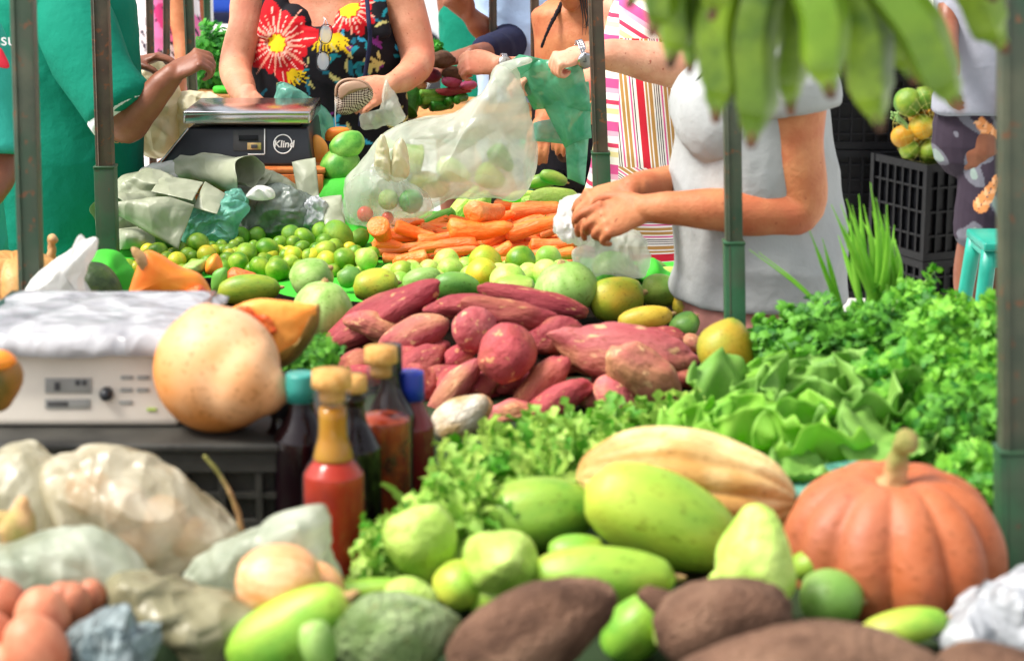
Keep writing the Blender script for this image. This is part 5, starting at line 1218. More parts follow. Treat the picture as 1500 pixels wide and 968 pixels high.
# ================================================================== GREENS
rs = np.random.RandomState(3)
def leaf_tpl(kind):
    if kind == 'parsley':      # three lobed leaflets
        vs, fs = [], []
        for (ox, oy, ang, s) in [(0, .35, 0, 1), (-.28, .1, .9, .8), (.28, .1, -.9, .8)]:
            ca, sa = math.cos(ang), math.sin(ang); pts = [(0, -.3), (.22, -.08), (.36, .08), (.2, .12), (.28, .36), (.08, .28), (0, .5), (-.08, .28), (-.28, .36), (-.2, .12), (-.36, .08), (-.22, -.08)]
            b = len(vs); vs.append((ox, oy, .06))
            for x, y in pts:
                x *= s; y *= s; vs.append((ox+x*ca-y*sa, oy+x*sa+y*ca, .10*math.hypot(x, y)-.04+.05*math.sin(9*x+7*y)))
            n = len(pts)
            fs += [(b, b+1+i, b+1+(i+1) % n) for i in range(n)]
        return np.array(vs), fs
    if kind == 'frisee':
        vs, fs = [], []; n = 7
        for i in range(n+1):
            t = i/n; w = .10*(1 if i % 2 else 2.6)*(1-.3*t); z = .25*math.sin(t*2.4)
            vs += [(-w, t, z+.08*(i % 2)), (0, t, z-.03), (w, t, z+.08*((i+1) % 2))]
        for i in range(n):
            a = 3*i; fs += [(a, a+1, a+4, a+3), (a+1, a+2, a+5, a+4)]
        return np.array(vs), fs
    if kind == 'broad':
        vs, fs = [], []; n, m = 20, 9
        for i in range(n+1):
            t = i/n; w = .42*math.sin(PI*min(1, t*.82+.06))**.55
            for j in range(-m, m+1):
                s = j/m; vs.append((s*w, t, .35*t*(1-t)*1.2+abs(s)**1.6*.12+abs(s)**1.5*.30*noise.noise(V((s*2.2, t*6.5, 3)))+abs(s)**3*.16*noise.noise(V((s*3, t*15, 9)))-.18*t*t-.03*math.exp(-(s/.10)**2)))
        W = 2*m+1
        for i in range(n):
            for j in range(2*m): a = i*W+j; fs.append((a, a+1, a+1+W, a+W))
        return np.array(vs), fs
TPL = {k: leaf_tpl(k) for k in ('parsley', 'frisee', 'broad')}
def leaves(kind, pos, up, yaw, size, tilt):
    tv, tf = TPL[kind]; V_, F_ = [], []; nb = len(tv)
    for i in range(len(pos)):
        z = V(up[i]).normalized(); a = yaw[i]; x = V((math.cos(a), math.sin(a), 0)); x = (x-z*x.dot(z)).normalized(); y = z.cross(x)
        R = np.array([x, y, z]).T
        q = (tv*size[i]*np.array([1, 1, 1+.6*math.sin(i*1.7)])) @ R.T + np.array(pos[i]); V_.append(q)
        F_ += [tuple(k+i*nb for k in f) for f in tf]
    return np.concatenate(V_), F_
def npmesh(v, f):
    me = bpy.data.meshes.new('m'); me.from_pydata(v.tolist(), [], f); me.update(); me.polygons.foreach_set('use_smooth', [True]*len(me.polygons)); return me
def bunch(name, label, cen, rad, n, size, mat, kind='parsley', base=None, group=None, cat='herb bunch', nst=40, stmat='stalk', outward=.7):
    """a bunch of herbs: leaves through an ellipsoid, stalks gathered at its base"""
    c = V(cen); base = V(base) if base is not None else c+V((0, .05, -rad[2]*.9))
    root = empty(name, (c.x, c.y, TZ+.005), label, cat, group)
    pos, up = [], []
    ph = rs.rand(6)*6.28
    while len(pos) < n:
        d = V(rs.normal(size=3)).normalized(); r = (rs.rand()**.33)
        lump = 1+.30*math.sin(3*math.atan2(d.y, d.x)+ph[0])+.34*noise.noise(V((d.x*3+ph[1], d.y*3, d.z*3)))*2
        p = V((d.x*rad[0], d.y*rad[1], d.z*rad[2]))*r*lump
        q = c+p
        if q.z < TZ+.008: q.z = TZ+.01+rs.rand()*.01
        pos.append(q); up.append((d*outward*1.2+V((0, -.25, .45))+V(rs.normal(size=3)*.75)))
    v, f = leaves(kind, pos, up, rs.rand(n)*6.28, size*(.6+.8*rs.rand(n)), None)
    link('leaves', npmesh(v, f), M[mat], root)
    st = []
    for i in range(nst):
        p = pos[rs.randint(n)]; m = base.lerp(p, .5)+V((rs.normal()*.01, rs.normal()*.01, .01))
        st.append(tube([base+V(rs.normal(size=3)*.006), m, p], [.0018, .0015, .001], 5, 3, cap=False))
    link('stalks', mk(*join(st)), M[stmat], root)
    link('tie', mk(*tube([base+V((-.02, 0, .004)), base+V((0, -.014, .008)), base+V((.02, 0, .004))], [.002]*3, 6, 4)), M['stem'], root)
    return root
GP = 'parsley bunches heaped on the right'
for (px, py, Y, rx, ry, rz, n, mt, lab) in [
   (1410, 500, 3.05, .085, .08, .055, 900, 'parsley', 'parsley bunch at the back right under the teal stool'), (1320, 500, 3.12, .09, .08, .05, 900, 'parsleyd', 'parsley bunch behind the lettuce, under the chives'),
   (1220, 495, 3.18, .09, .08, .045, 900, 'parsleyd', 'parsley bunch under the leaning chive blade'), (1150, 515, 3.25, .06, .07, .045, 600, 'parsleyd', 'dark parsley bunch right beside the bicoloured mango'),
   (1425, 580, 2.90, .08, .08, .06, 900, 'parsley', 'parsley bunch against the thick right post'), (1345, 570, 2.95, .09, .08, .055, 900, 'parsley', 'parsley bunch in the middle of the heap right of the lettuce'),
   (1400, 640, 2.78, .08, .07, .05, 800, 'parsleyd', 'lowest dark parsley bunch above the orange pumpkin'), (1330, 455, 3.28, .05, .05, .045, 350, 'parsley', 'small topmost parsley tuft in front of the black crates'),
   (1435, 705, 2.62, .055, .06, .04, 420, 'parsley', 'bright parsley tuft right behind the orange pumpkin')]:
    bunch('parsley_bunch', lab, P(px, py, Y), (rx, ry, rz), n, .025, mt, group=GP)
for (px, py, Y, rx, ry, rz, n, lab) in [(722, 716, 2.62, .075, .08, .022, 420, 'curly endive bunch left in front of the white radish'), (812, 668, 2.80, .085, .08, .022, 460, 'curly endive bunch below the thick sweet potatoes'),
   (915, 648, 2.90, .08, .07, .022, 400, 'curly endive bunch behind the tan pumpkin'), (652, 768, 2.46, .045, .06, .026, 260, 'curly endive tuft beside the red sauce bottle'), (1000, 636, 2.96, .06, .05, .018, 260, 'curly endive bunch left of the lettuce')]:
    bunch('endive_bunch', lab, P(px, py, Y), (rx, ry, rz), n, .044, 'endive', kind='frisee', group='curly endive bunches in front of the sweet potatoes', nst=26, cat='salad bunch')
bunch('endive_bunch', 'parsley like tuft at the left foot of the tall chayote', P(560, 812, 2.42), (.022, .05, .03), 120, .03, 'endive', kind='frisee', nst=8, cat='salad bunch')
bunch('parsley_bunch', 'small parsley bunch beside the orange squash slice', P(455, 530, 3.1), (.05, .05, .03), 300, .02, 'parsleyd', nst=14)
# lettuce heads
def lettuce(name, label, cen, R, n, mat, seed, group=None):
    cen = V((cen.x, cen.y, TZ+.03)); root = empty(name, (cen.x, cen.y, TZ+.004), label, 'lettuce', group); r_ = np.random.RandomState(seed)
    for k in range(n):
        a = 2.399*k + r_.rand()*.3; q = k/n; el = .42+.95*q
        d = V((math.cos(a)*math.cos(el), math.sin(a)*math.cos(el), math.sin(el)))
        y = d; x = V((-math.sin(a), math.cos(a), 0)); z = x.cross(y)
        s = R*(1.05-.35*q)*(.85+.3*r_.rand()); Rm = np.array([x, y, z]).T
        tv, tf = TPL['broad']; t = tv.copy()
        t[:, 2] += np.array([noise.noise((x_*7+k*3.1, y_*6+seed, k)) for x_, y_ in t[:, :2]])*(.05+np.abs(t[:, 0])*.55)
        t[:, 0] *= 1.35
        v = (t*s) @ Rm.T + np.array(cen+V((0, 0, .0)))
        v[:, 2] = np.maximum(v[:, 2], TZ+.006)
        link('leaf', evaluated(npmesh(v, tf), [('SUBSURF', dict(levels=1)), ('SOLIDIFY', dict(thickness=.0008))]), M[mat], root)
    return root
lettuce('lettuce_head', 'bright green lettuce head left of the parsley', P(1125, 710, 2.80), .175, 14, 'lettuce', 3)
lettuce('lettuce_head', 'crinkled lettuce head with pale ribs behind the brighter one', P(1205, 660, 2.93), .20, 14, 'arug', 5)
lettuce('lettuce_head', 'pale lettuce head topmost between the parsley and the sweet potatoes', P(1195, 612, 3.02), .155, 14, 'lettuce', 12)
lettuce('lettuce_head', 'small lettuce head lying left between sweet potatoes and tan pumpkin', P(1040, 670, 2.90), .11, 14, 'lettuce', 8)
tv, tf = TPL['broad']
def single_leaf(label, a, b, wide, mat, Y0, Y1, up):
    A = P(*a, Y0); B = P(*b, Y1); y = (B-A).normalized(); x = y.cross(V(up)).normalized(); z = x.cross(y); s = (B-A).length; Rm = np.array([x*wide, y, z]).T
    v = (tv*s) @ Rm.T+np.array(A)
    me = evaluated(npmesh(v, tf), [('SUBSURF', dict(levels=1)), ('SOLIDIFY', dict(thickness=.001))]); tag(link('collard_leaf', me, M[mat]), label, 'leaf')
single_leaf('large flat pale green leaf behind the stem of the orange pumpkin', (1262, 690), (1318, 608), 1.0, 'arug', 2.66, 2.80, (0, -.6, .8))
single_leaf('flat green leaf lying left of the orange pumpkin', (1130, 712), (1230, 680), .8, 'arug', 2.58, 2.66, (0, -.2, .9))
sheet('teal_sheet', 'crumpled pale teal plastic under the leaf behind the orange pumpkin', 'plastic sheet', [(1150, 690, 2.66), (1330, 660, 2.78), (1345, 705, 2.6), (1150, 735, 2.5)], 'bagt', bulge=.01, seed=1, wr=.006, ny=V((0, -.3, 1)))
# chives
def chives():
    base = P(1290, 470, 3.3); root = empty('chive_bunch', (base.x, base.y, TZ+.005), 'upright bunch of long green chives in front of the black crates', 'herb bunch')
    tips = [(1275, 268), (1240, 292), (1248, 300), (1262, 320), (1232, 300), (1290, 330), (1302, 345), (1225, 318), (1312, 352), (1270, 340), (1285, 360), (1255, 345), (1186, 338), (1205, 350), (1320, 380), (1240, 360), (1300, 372), (1278, 310), (1308, 340), (1112, 370), (1098, 366), (1200, 380), (1236, 330), (1265, 300), (1283, 290), (1295, 315), (1258, 285), (1245, 312), (1305, 362), (1268, 330), (1288, 350), (1228, 345), (1218, 300), (1310, 330), (1299, 300), (1252, 370), (1280, 385), (1318, 400)]
    for i, (x, y) in enumerate(tips):
        low = x < 1215
        b = P(1240 if low else 1262+rs.rand()*56, 478+rs.rand()*12, 3.3+.03*rs.rand()); t = P(x, y, 3.3+rs.uniform(-.06, .08)); mdl = b.lerp(t, .5)+V(((.012 if x > 1260 else -.004), 0, .012))
        r_ = .0026 if low and y > 360 else .0052
        if low: r_ *= .75
        link('blade', mk(*tube([b, mdl, t], [(r_, r_*.6), (r_*1.05, r_*.7), (.0006, .0006)], 8, 7)), M['chive'], root)
chives()
# bananas
def bananas():
    C = P(1165, -150, 1.96); C.z = 1.78
    root = empty('plantain_bunch', C, 'large green plantain bunch hanging from above at the top right', 'plantain bunch')
    # tip px, base px, Y, thick px
    B_ = [((985, 75), (1010, -90), 1.70, 62), ((1012, 85), (1030, -100), 1.74, 50), ((1050, 155), (1065, -80), 1.66, 66), ((1045, 5), (1060, -120), 1.60, 56), ((1102, 190), (1120, -80), 1.66, 76), ((1158, 145), (1150, -80), 1.74, 56),
          ((1212, 118), (1165, -90), 1.60, 76), ((1282, 165), (1215, -90), 1.66, 80), ((1265, 60), (1210, -110), 1.74, 70), ((1392, 138), (1255, -80), 1.62, 76), ((1460, 55), (1350, -100), 1.70, 70), ((1200, 20), (1190, -150), 1.74, 80), ((1330, 100), (1260, -60), 1.76, 60), ((1080, 100), (1090, -80), 1.76, 60), ((930, -10), (990, -120), 1.68, 56), ((1440, -20), (1330, -120), 1.64, 66), ((1130, 60), (1150, -120), 1.78, 70), ((960, 30), (1000, -100), 1.64, 56), ((1075, 60), (1085, -90), 1.70, 66)]
    for i, (t, b, Y, w) in enumerate(B_):
        t = (t[0]+(t[0]-b[0])*.05, t[1]+8)
        Y += .30; s = 1545; T_ = P(t[0], t[1], Y); A_ = P(b[0], b[1], Y+.02); r_ = w/s/2*.98
        top = A_.lerp(C, .5); d = (T_-A_).normalized(); side = V((1, 0, 0)); mdl = A_.lerp(T_, .5)+V((.008*(1 if t[0] > b[0] else -1), -.012, 0))
        v, f = tube([top, A_, A_.lerp(T_, .22)+V((0, -.006, 0)), mdl, A_.lerp(T_, .8)+V((0, -.006, 0)), T_-d*.014, T_], [(r_*.42,)*2, (r_*.66,)*2, (r_*.95,)*2, (r_*1.04, r_), (r_*.98,)*2, (r_*.66,)*2, (r_*.36,)*2], 5, 6)
        # five-sided section
        ft = link('plantain', evaluated(mk(v, f), [('BEVEL', dict(width=.0035, segments=3, limit_method='ANGLE', angle_limit=.6))]), M['banana'], root)
        v, f = tube([T_-d*.012, T_+d*.002, T_+d*.008], [(r_*.36,)*2, (r_*.30,)*2, (r_*.22,)*2], 12, 3, noi=.001, ns=200)
        o = link('tip', mk(v, f), M['bantip']); o.parent = ft; o.location = (0, 0, 0)
    link('stalk', mk(*tube([C+V((0, 0, .5)), C+V((.01, 0, .2)), C+V((0, .0, .02)), C+V((0, 0, -.05))], [.02, .024, .03, .02], 14, 6, noi=.004, ns=50)), M['banana'], root)
bananas()
# ================================================================== PEOPLE
def hand(W, D, Nn, Ls=.185, side=1, curl=(.5, .5, .5), thumb=(.6, .5), spread=.06, rs_=1.0, each=None):
    """palm, four unequal fingers and a thumb; D points along the hand, Nn out of its back; side = +1 thumb on D x N"""
    D = V(D).normalized(); Nn = V(Nn); Nn = (Nn-D*Nn.dot(D)).normalized(); T = D.cross(Nn)*side; k = Ls/.185*1.0
    parts = []
    pl = .088*k
    parts.append(tube([W-D*.012*k, W+D*.03*k, W+D*.065*k, W+D*pl], [(.025*k, .019*k), (.034*k, .0165*k), (.040*k, .0150*k), (.040*k, .0115*k)], 18, 4, side=T))
    for i, (o, ln, r) in enumerate([(.0300, .070, .0088), (.0102, .079, .0090), (-.0100, .073, .0086), (-.0292, .057, .0076)]):
        cs = curl if each is None else each[i]
        b = W+D*(pl-.014*k)+T*o*k
        d = (D+T*o*spread*18).normalized(); ax = d.cross(Nn).normalized(); pts = [b]; p = b+d*.014*k; pts.append(p); ang = 0; rr = [r*1.05, r*1.08]
        for j, (fr, c_) in enumerate(zip((.46, .30, .24), cs)):
            ang -= c_
            dd = (d*math.cos(ang)+Nn*math.sin(ang)).normalized()
            p = p+dd*ln*fr*k; pts.append(p); rr.append(r*(1.0, .92, .74)[j])
        parts.append(tube(pts, [q*k*rs_ for q in rr], 12, 4, side=T))
        # knuckle
        parts.append(ball(b+d*.012*k+Nn*.004*k, .0105*k, 10, 8))
    b = W+D*.022*k+T*.024*k
    d1 = (D*.75+T*.62-Nn*.35).normalized(); p1 = b+d1*.038*k
    d2 = (D*math.cos(thumb[0])+T*.35-Nn*math.sin(thumb[0])).normalized(); p2 = p1+d2*.032*k
    d3 = (D*math.cos(thumb[0]+thumb[1])+T*.1-Nn*math.sin(thumb[0]+thumb[1])).normalized(); p3 = p2+d3*.024*k
    parts.append(tube([b-d1*.01*k, b+d1*.012*k, p1, p2, p3], [.015*k, .0155*k, .0115*k, .0105*k, .008*k], 12, 4))
    return parts
def head(c, yaw=0, s=1.0, pitch=0):
    """skull, jaw, nose, ears around centre c, facing -Y turned by yaw"""
    R = Matrix.Rotation(yaw, 3, 'Z') @ Matrix.Rotation(pitch, 3, 'X')
    def T_(v, f): return [c + R @ V((p*s)) for p in v], f
    z = V((0, 0, 0))
    ps = [T_(*ball((0, .012, .03), (.074, .092, .092), 24, 18)), T_(*tube([(0, -.02, .02), (0, -.045, -.05), (0, -.052, -.095)], [(.062, .062), (.050, .044), (.026, .022)], 18, 5, side=(1, 0, 0))),
          T_(*tube([(0, -.082, .025), (0, -.105, -.012), (0, -.092, -.022)], [(.009, .008), (.014, .012), (.015, .008)], 10, 4, side=(1, 0, 0))),
          T_(*ball((-.076, .012, -.004), (.010, .018, .030), 12, 10)), T_(*ball((.076, .012, -.004), (.010, .018, .030), 12, 10)),
          T_(*tube([(-.034, -.070, .036), (0, -.082, .040), (.034, -.070, .036)], [.010, .009, .010], 8, 4)), T_(*ball((0, -.082, -.052), (.022, .012, .010), 12, 8))]
    return ps, T_
def face(root, body, c, yaw, s, hairmat, pitch=0, long=False):
    ps, T_ = head(c, yaw, s, pitch)
    def lk(nme, parts, mt, fz=False):
        v, f = join(parts); o = link(nme, mk(v, f) if not fz else fuse(parts, .008, 4), M[mt]); o.parent = body; o.location = (0, 0, 0)
    for sx in (-1, 1):
        lk('eye', [T_(*ball((sx*.031, -.072, .014), (.0125, .0115, .011), 14, 10))], 'eye'); 
        e = [T_(*ball((sx*.031, -.0825, .014), (.0055, .0022, .0055), 10, 8))]; lk('iris', e, 'iris')
        lk('eyebrow', [T_(*tube([(sx*.016, -.084, .036), (sx*.034, -.080, .042), (sx*.050, -.066, .036)], [.0032, .004, .002], 8, 4))], hairmat)
    lk('lips', [T_(*tube([(-.024, -.086, -.050), (0, -.096, -.048), (.024, -.086, -.050)], [(.002, .003), (.005, .006), (.002, .003)], 8, 4))], 'lip')
    hp = [T_(*ball((0, .026, .045), (.084, .096, .092), 24, 18)), T_(*ball((0, .055, 0), (.078, .072, .08), 20, 14))]
    if long: hp += [T_(*tube([(sx*.06, .05, .02), (sx*.075, .05, -.08), (sx*.07, .045, -.18)], [.035, .04, .02], 14, 4)) for sx in (-1, 1)]
    lk('hair', hp, hairmat, True)
    return ps
def person(label, root_loc, skin, parts, vox=.0042, headargs=None, hair='hair', long=False):
    root = empty('person', root_loc, label, 'person')
    hp = []
    if headargs: hp, _ = head(*headargs)
    body = link('body', fuse(parts+hp, vox, 3), M[skin], root)
    if headargs:
        c, yaw, s = headargs[:3]; face(root, body, c, yaw, s, hair, headargs[3] if len(headargs) > 3 else 0, long)
    return root
def garment(root, name, parts, mat, vox=.006, noi=.009, ns=9, sm=3, pattern=None):
    me = fuse(parts, vox, sm, noi, ns)
    if pattern: paint(me, pattern)
    return link(name, me, M[mat], root)
def legs(xa, xb, y, zh, r=.085):
    return [tube([(xa, y, zh), (xa, y-.01, zh*.5), (xa, y+.01, .1), (xa, y, .05)], [r, r*.68, r*.45, r*.45], 16, 4), tube([(xb, y, zh), (xb, y-.01, zh*.5), (xb, y+.01, .1), (xb, y, .05)], [r, r*.68, r*.45, r*.45], 16, 4),
            tube([(xa, y+.05, .045), (xa, y-.17, .035)], [(.042, .035), (.04, .022)], 12, 3, side=(1, 0, 0)), tube([(xb, y+.05, .045), (xb, y-.17, .035)], [(.042, .035), (.04, .022)], 12, 3, side=(1, 0, 0))]
# ---------------------------------------------------------------- floral dressed person
YF = 5.66
def Pf(x, y, Y=YF): return P(x, y, Y)
nk = Pf(478, -30); xm = nk.x
shL = Pf(372, -12); shR = Pf(588, -12)
hl_ = Pf(368, 152, 5.36); hr_ = Pf(560, 126, 5.40)
torso = [tube([(xm, YF+.02, .86), (xm, YF+.02, 1.02), (xm, YF+.01, 1.2), (xm, YF+.02, 1.34), (xm, YF+.03, 1.40)], [(.20, .14), (.185, .135), (.185, .13), (.18, .10), (.09, .07)], 28, 5, side=(1, 0, 0)),
         tube([(xm, YF+.03, 1.36), (xm, YF+.01, 1.46), (xm, YF-.0, 1.52)], [.065, .055, .055], 18, 4)]
eL = Pf(345, 96, 5.58); eR = Pf(612, 88, 5.60)
armL = [tube([shL+V((.03, 0, .0)), shL+V((-.005, 0, -.03)), Pf(362, 40, 5.63), eL, Pf(352, 125, 5.47), Pf(360, 143, 5.40)], [.058, .060, .052, .045, .040, .030], 20, 6)]
armR = [tube([shR+V((-.03, 0, .0)), shR+V((.0, 0, -.03)), Pf(600, 35, 5.64), eR, Pf(596, 112, 5.5), Pf(572, 124, 5.42)], [.058, .060, .055, .047, .038, .028], 20, 6)]
hL = hand(Pf(364, 137, 5.39), Pf(368, 175, 5.33)-Pf(364, 137, 5.39), (0, -.6, .8), .165, side=-1, curl=(.35, .45, .3), thumb=(.3, .3))
hR = hand(Pf(572, 124, 5.42), Pf(520, 150, 5.34)-Pf(572, 124, 5.42), (.35, -.75, .55), .175, side=1, curl=(.7, .8, .5), thumb=(.25, .3))
lg = legs(xm-.09, xm+.09, YF+.03, .88)
pf = person('person in a black dress with red flowers, holding a checked purse', (xm, YF, 0), 'skin1', torso+armL+armR+hL+hR+lg, .0042, (V((xm, YF-.02, 1.60)), .1, 1.0), 'hairg')
s_ = SS(Pf(480, 100))
def wx(px): return P(px, 60, YF-.13).x
def wz(py): return P(480, py, YF-.13).z
rfl = np.random.RandomState(11)
strokes = [(rfl.uniform(340, 600), rfl.uniform(-10, 240), rfl.uniform(5, 16), rfl.uniform(1.5, 3.2), rfl.uniform(0, 3.14), rfl.randint(4)) for _ in range(70)]
strokes += [(530+rfl.uniform(-26, 26), 85+rfl.uniform(-28, 30), rfl.uniform(5, 11), rfl.uniform(2, 4), rfl.uniform(0, 3.14), rfl.choice([0, 2, 3, 4])) for _ in range(22)]
strokes += [(440+rfl.uniform(-40, 60), 195+rfl.uniform(-25, 30), rfl.uniform(6, 16), rfl.uniform(2, 4), rfl.uniform(0, 3.14), rfl.choice([0, 1, 2, 4])) for _ in range(30)]
def floral(x, y, z):
    px = 480+(x-wx(480))/(wx(481)-wx(480)); py = 60+(z-wz(60))/(wz(61)-wz(60))
    col = np.tile(np.array(lin('#17161c')[:3]), (len(x), 1))
    pal = [lin('#1f8a98')[:3], lin('#3aa8d0')[:3], lin('#1c6a80')[:3], lin('#c9c07a')[:3], lin('#7a2f80')[:3]]
    for (cx, cy, a, b, th, ci) in strokes:
        if ((cx-405)**2+(cy-80)**2) < 1500 or (cy < 60 and ci < 3 and cx < 500): continue
        dx = px-cx; dy = py-cy; u = dx*math.cos(th)+dy*math.sin(th); v = -dx*math.sin(th)+dy*math.cos(th)+u*u/a*.25
        m = (u/a)**2+(v/b)**2 < 1; col[m] = pal[ci]
    def yellow(cx, cy, n, L0, a0, a1):
        for k in range(n):
            an = a0+(a1-a0)*k/(n-1); dx = px-cx; dy = py-cy
            u = dx*math.cos(an)+dy*math.sin(an); v = -dx*math.sin(an)+dy*math.cos(an)+.006*u*u
            m = (u > 6) & (u < L0*(.7+.3*math.sin(k*2.3)**2)) & (np.abs(v) < 2.0*np.sqrt(np.clip(1-u/L0, 0, 1))+.3); col[m] = lin('#e8c21c')[:3]
    def flower(cx, cy, r0, R, n, seed, sq=1.0):
        dx = px-cx; dy = (py-cy)/sq; rho = np.hypot(dx, dy); ph = np.arctan2(dy, dx)
        for k in range(n):
            an = 2*PI*k/n+seed; Lk = R*(.75+.35*math.sin(k*2.1+seed)**2)
            d = np.abs((ph-an+PI) % (2*PI)-PI)*rho; w = 1.15*R/n*3.1*np.clip(np.sin(PI*np.clip((rho/Lk), 0, 1)), 0, 1)**.7
            m = (rho < Lk) & (d < w); col[m] = lin('#c41420')[:3]
        for k in range(n*2):
            an = PI*k/n+seed+.07; Lk = R*(.68+.35*math.sin(k*1.05+seed)**2)
            d = np.abs((ph-an+PI) % (2*PI)-PI)*rho
            m = (rho < Lk*.95) & (rho > r0*1.15) & (d < (1.5 if k % 2 else .9)*np.clip(1.2-rho/Lk, 0, 1)*1.6); col[m] = lin('#f0a890')[:3] if k % 2 else lin('#f4c8b8')[:3]
        m = rho < r0*(1+.12*np.sin(ph*9)); col[m] = lin('#f2c820')[:3]
    yellow(478, 38, 9, 52, .8, 2.3); yellow(488, 40, 5, 44, .9, 1.6)
    flower(405, 64, 13, 62, 12, .3); flower(510, 11, 15, 46, 12, 1.1); flower(424, 205, 10, 40, 10, .5)
    yellow(420, 100, 6, 40, .4, 1.6)
    return col
dress = [tube([(xm, YF+.02, .70), (xm, YF+.02, 1.02), (xm, YF+.005, 1.19), (xm, YF-.0, 1.275)], [(.25, .19), (.215, .155), (.212, .155), (.188, .130)], 32, 6, side=(1, 0, 0), cap=False),
         tube([(xm-.085, YF-.055, 1.20), (xm-.085, YF-.06, 1.26)], [.085, .07], 18, 4), tube([(xm+.085, YF-.055, 1.20), (xm+.085, YF-.06, 1.26)], [.085, .07], 18, 4)]
for sx in (-1, 1):
    dress.append(tube([(xm+sx*.135, YF-.10, 1.25), (xm+sx*.135, YF-.075, 1.32), (xm+sx*.12, YF+.02, 1.40), (xm+sx*.12, YF+.09, 1.36), (xm+sx*.11, YF+.12, 1.26)], [(.045, .016), (.036, .014), (.026, .014), (.03, .014), (.06, .016)], 12, 5, side=(1, 0, 0)))
garment(pf, 'dress', dress, 'floral', .0045, .005, 8, 2, floral)
# handbag strap across the dress
link('bag_strap', mk(*tube([Pf(536, -20, YF-.10), Pf(540, 30, YF-.185), Pf(542, 60, YF-.19), Pf(534, 118, YF-.19), Pf(528, 185, YF-.20)], [(.006, .002)]*5, 8, 6, side=(1, 0, 0))), M['navy'], pf)
# glasses hanging at the neckline
def loop(cpx, a, b, Y, rot=0, n=26, r=.0014):
    pts = []
    for i in range(n+1):
        t = 2*PI*i/n; x = a*math.copysign(abs(math.cos(t))**.75, math.cos(t)); y = b*math.copysign(abs(math.sin(t))**.75, math.sin(t))
        pts.append(P(cpx[0]+x*math.cos(rot)-y*math.sin(rot), cpx[1]+x*math.sin(rot)+y*math.cos(rot), Y))
    return tube(pts, [r]*len(pts), 6, 1, side=(0, 1, 0), cap=False)
gl = empty('eyeglasses', P(474, 60, YF-.20), 'rimmed eyeglasses hanging from the neckline of the floral dress', 'glasses')
YG = YF-.205
link('rim', mk(*join([loop((477, 50), 9.5, 14, YG, .15), loop((473, 90), 9.5, 14, YG, .05), tube([P(473, 64, YG), P(471, 70, YG-.004), P(472, 76, YG)], [.0016]*3, 6, 3)])), M['dark'], gl)
m_, nt_0, b_ = nm('lens'); b_.inputs['Base Color'].default_value = lin('#d8dce4'); b_.inputs['Alpha'].default_value = .5; b_.inputs['Roughness'].default_value = .05; M['lens'] = m_
for (x, y, r) in [(477, 50, .15), (473, 90, .05)]:
    link('lens', mk(*from_outline([(x+9*math.cos(t), y+13*math.sin(t)) for t in [k*PI/6 for k in range(12)]], YG, .001, n=36, k=4)), M['lens'], gl)
link('temple', mk(*join([tube([P(481, 38, YG), P(478, 30, YG+.02), P(474, 26, YG+.03)], [.0014]*3, 6, 3), tube([P(466, 100, YG), P(470, 60, YG+.01), P(476, 28, YG+.03)], [.0013]*3, 6, 3)])), M['chrome'], gl)
# checked purse in the right hand
def purse():
    m, nt, b = nm('checked_weave'); tc = N(nt, 'ShaderNodeTexCoord'); ch = N(nt, 'ShaderNodeTexChecker', i_Scale=230); ch.inputs[1].default_value = lin('#d8c8b8'); ch.inputs[2].default_value = lin('#4a2c22')
    mp = N(nt, 'ShaderNodeMapping'); mp.inputs['Rotation'].default_value = (0, .78, 0); nt.links.new(tc.outputs['Object'], mp.inputs[0]); nt.links.new(mp.outputs[0], ch.inputs[0]); nt.links.new(ch.outputs[0], b.inputs['Base Color']); b.inputs['Roughness'].default_value = .7; M['check'] = m
    M['tanleather'] = plain('tan_leather', L('#a8866e'), rough=.5, bump=.2)
    r = solid('purse', 'small checked brown purse held open by the floral dressed person', 'purse', [(490, 150), (492, 132), (500, 122), (520, 118), (542, 128), (546, 142), (532, 158), (510, 168), (494, 166)], 5.31, .022, 'check', n=72, k=10)
    fr = [P(x, y, 5.30) for x, y in [(492, 140), (494, 126), (504, 118), (520, 117), (536, 122), (544, 132)]]
    link('frame', mk(*tube(fr, [(.004, .006)]*6, 8, 5)), M['tanleather'], r)
    link('flap', mk(*from_outline([(496, 130), (506, 121), (525, 119), (540, 128), (528, 132), (508, 140), (498, 146)], 5.29, .008, n=42, k=6)), M['tanleather'], r)
    link('cord', mk(*tube([P(492, 150, 5.3), P(491, 172, 5.3), P(492, 188, 5.3)], [.0014]*3, 6, 3)), M['white'], r)
purse()
# ---------------------------------------------------------------- grey shirted person (right, near)
YG_ = 3.72
sh = P(1160, 95, YG_); zc = sh.z
cx = P(1095, 200, YG_+.05).x
hipx = P(1110, 440, YG_).x
armN = [tube([P(1150, 100, YG_), P(1160, 140, YG_-.01), P(1165, 220, YG_-.02), P(1172, 300, YG_-.02), P(1120, 312, YG_-.03), P(1050, 307, YG_-.05), P(985, 305, YG_-.05), P(945, 305, YG_-.04)], [.066, .064, .052, .047, .048, .039, .031, .026], 22, 6)]
armFar = [tube([P(1070, 110, YG_+.30), P(1065, 180, YG_+.30), P(1075, 270, YG_+.28), P(1000, 270, YG_+.20), P(950, 272, YG_+.12), P(925, 276, YG_+.08)], [.055, .052, .046, .040, .031, .026], 20, 6)]
hN = hand(P(948, 304, YG_-.04), P(868, 328, YG_-.05)-P(948, 304, YG_-.04), (.15, -.80, .6), .175, side=1, curl=(.75, .8, .35), thumb=(.5, .45), spread=.08, each=[(.30, .6, .4), (.60, .8, .4), (.88, .9, .4), (1.12, .8, .3)])
hFar = hand(P(928, 275, YG_+.08), P(865, 300, YG_+.06)-P(928, 275, YG_+.08), (.1, -.5, .85), .175, side=-1, curl=(.5, .6, .4), thumb=(.5, .4))
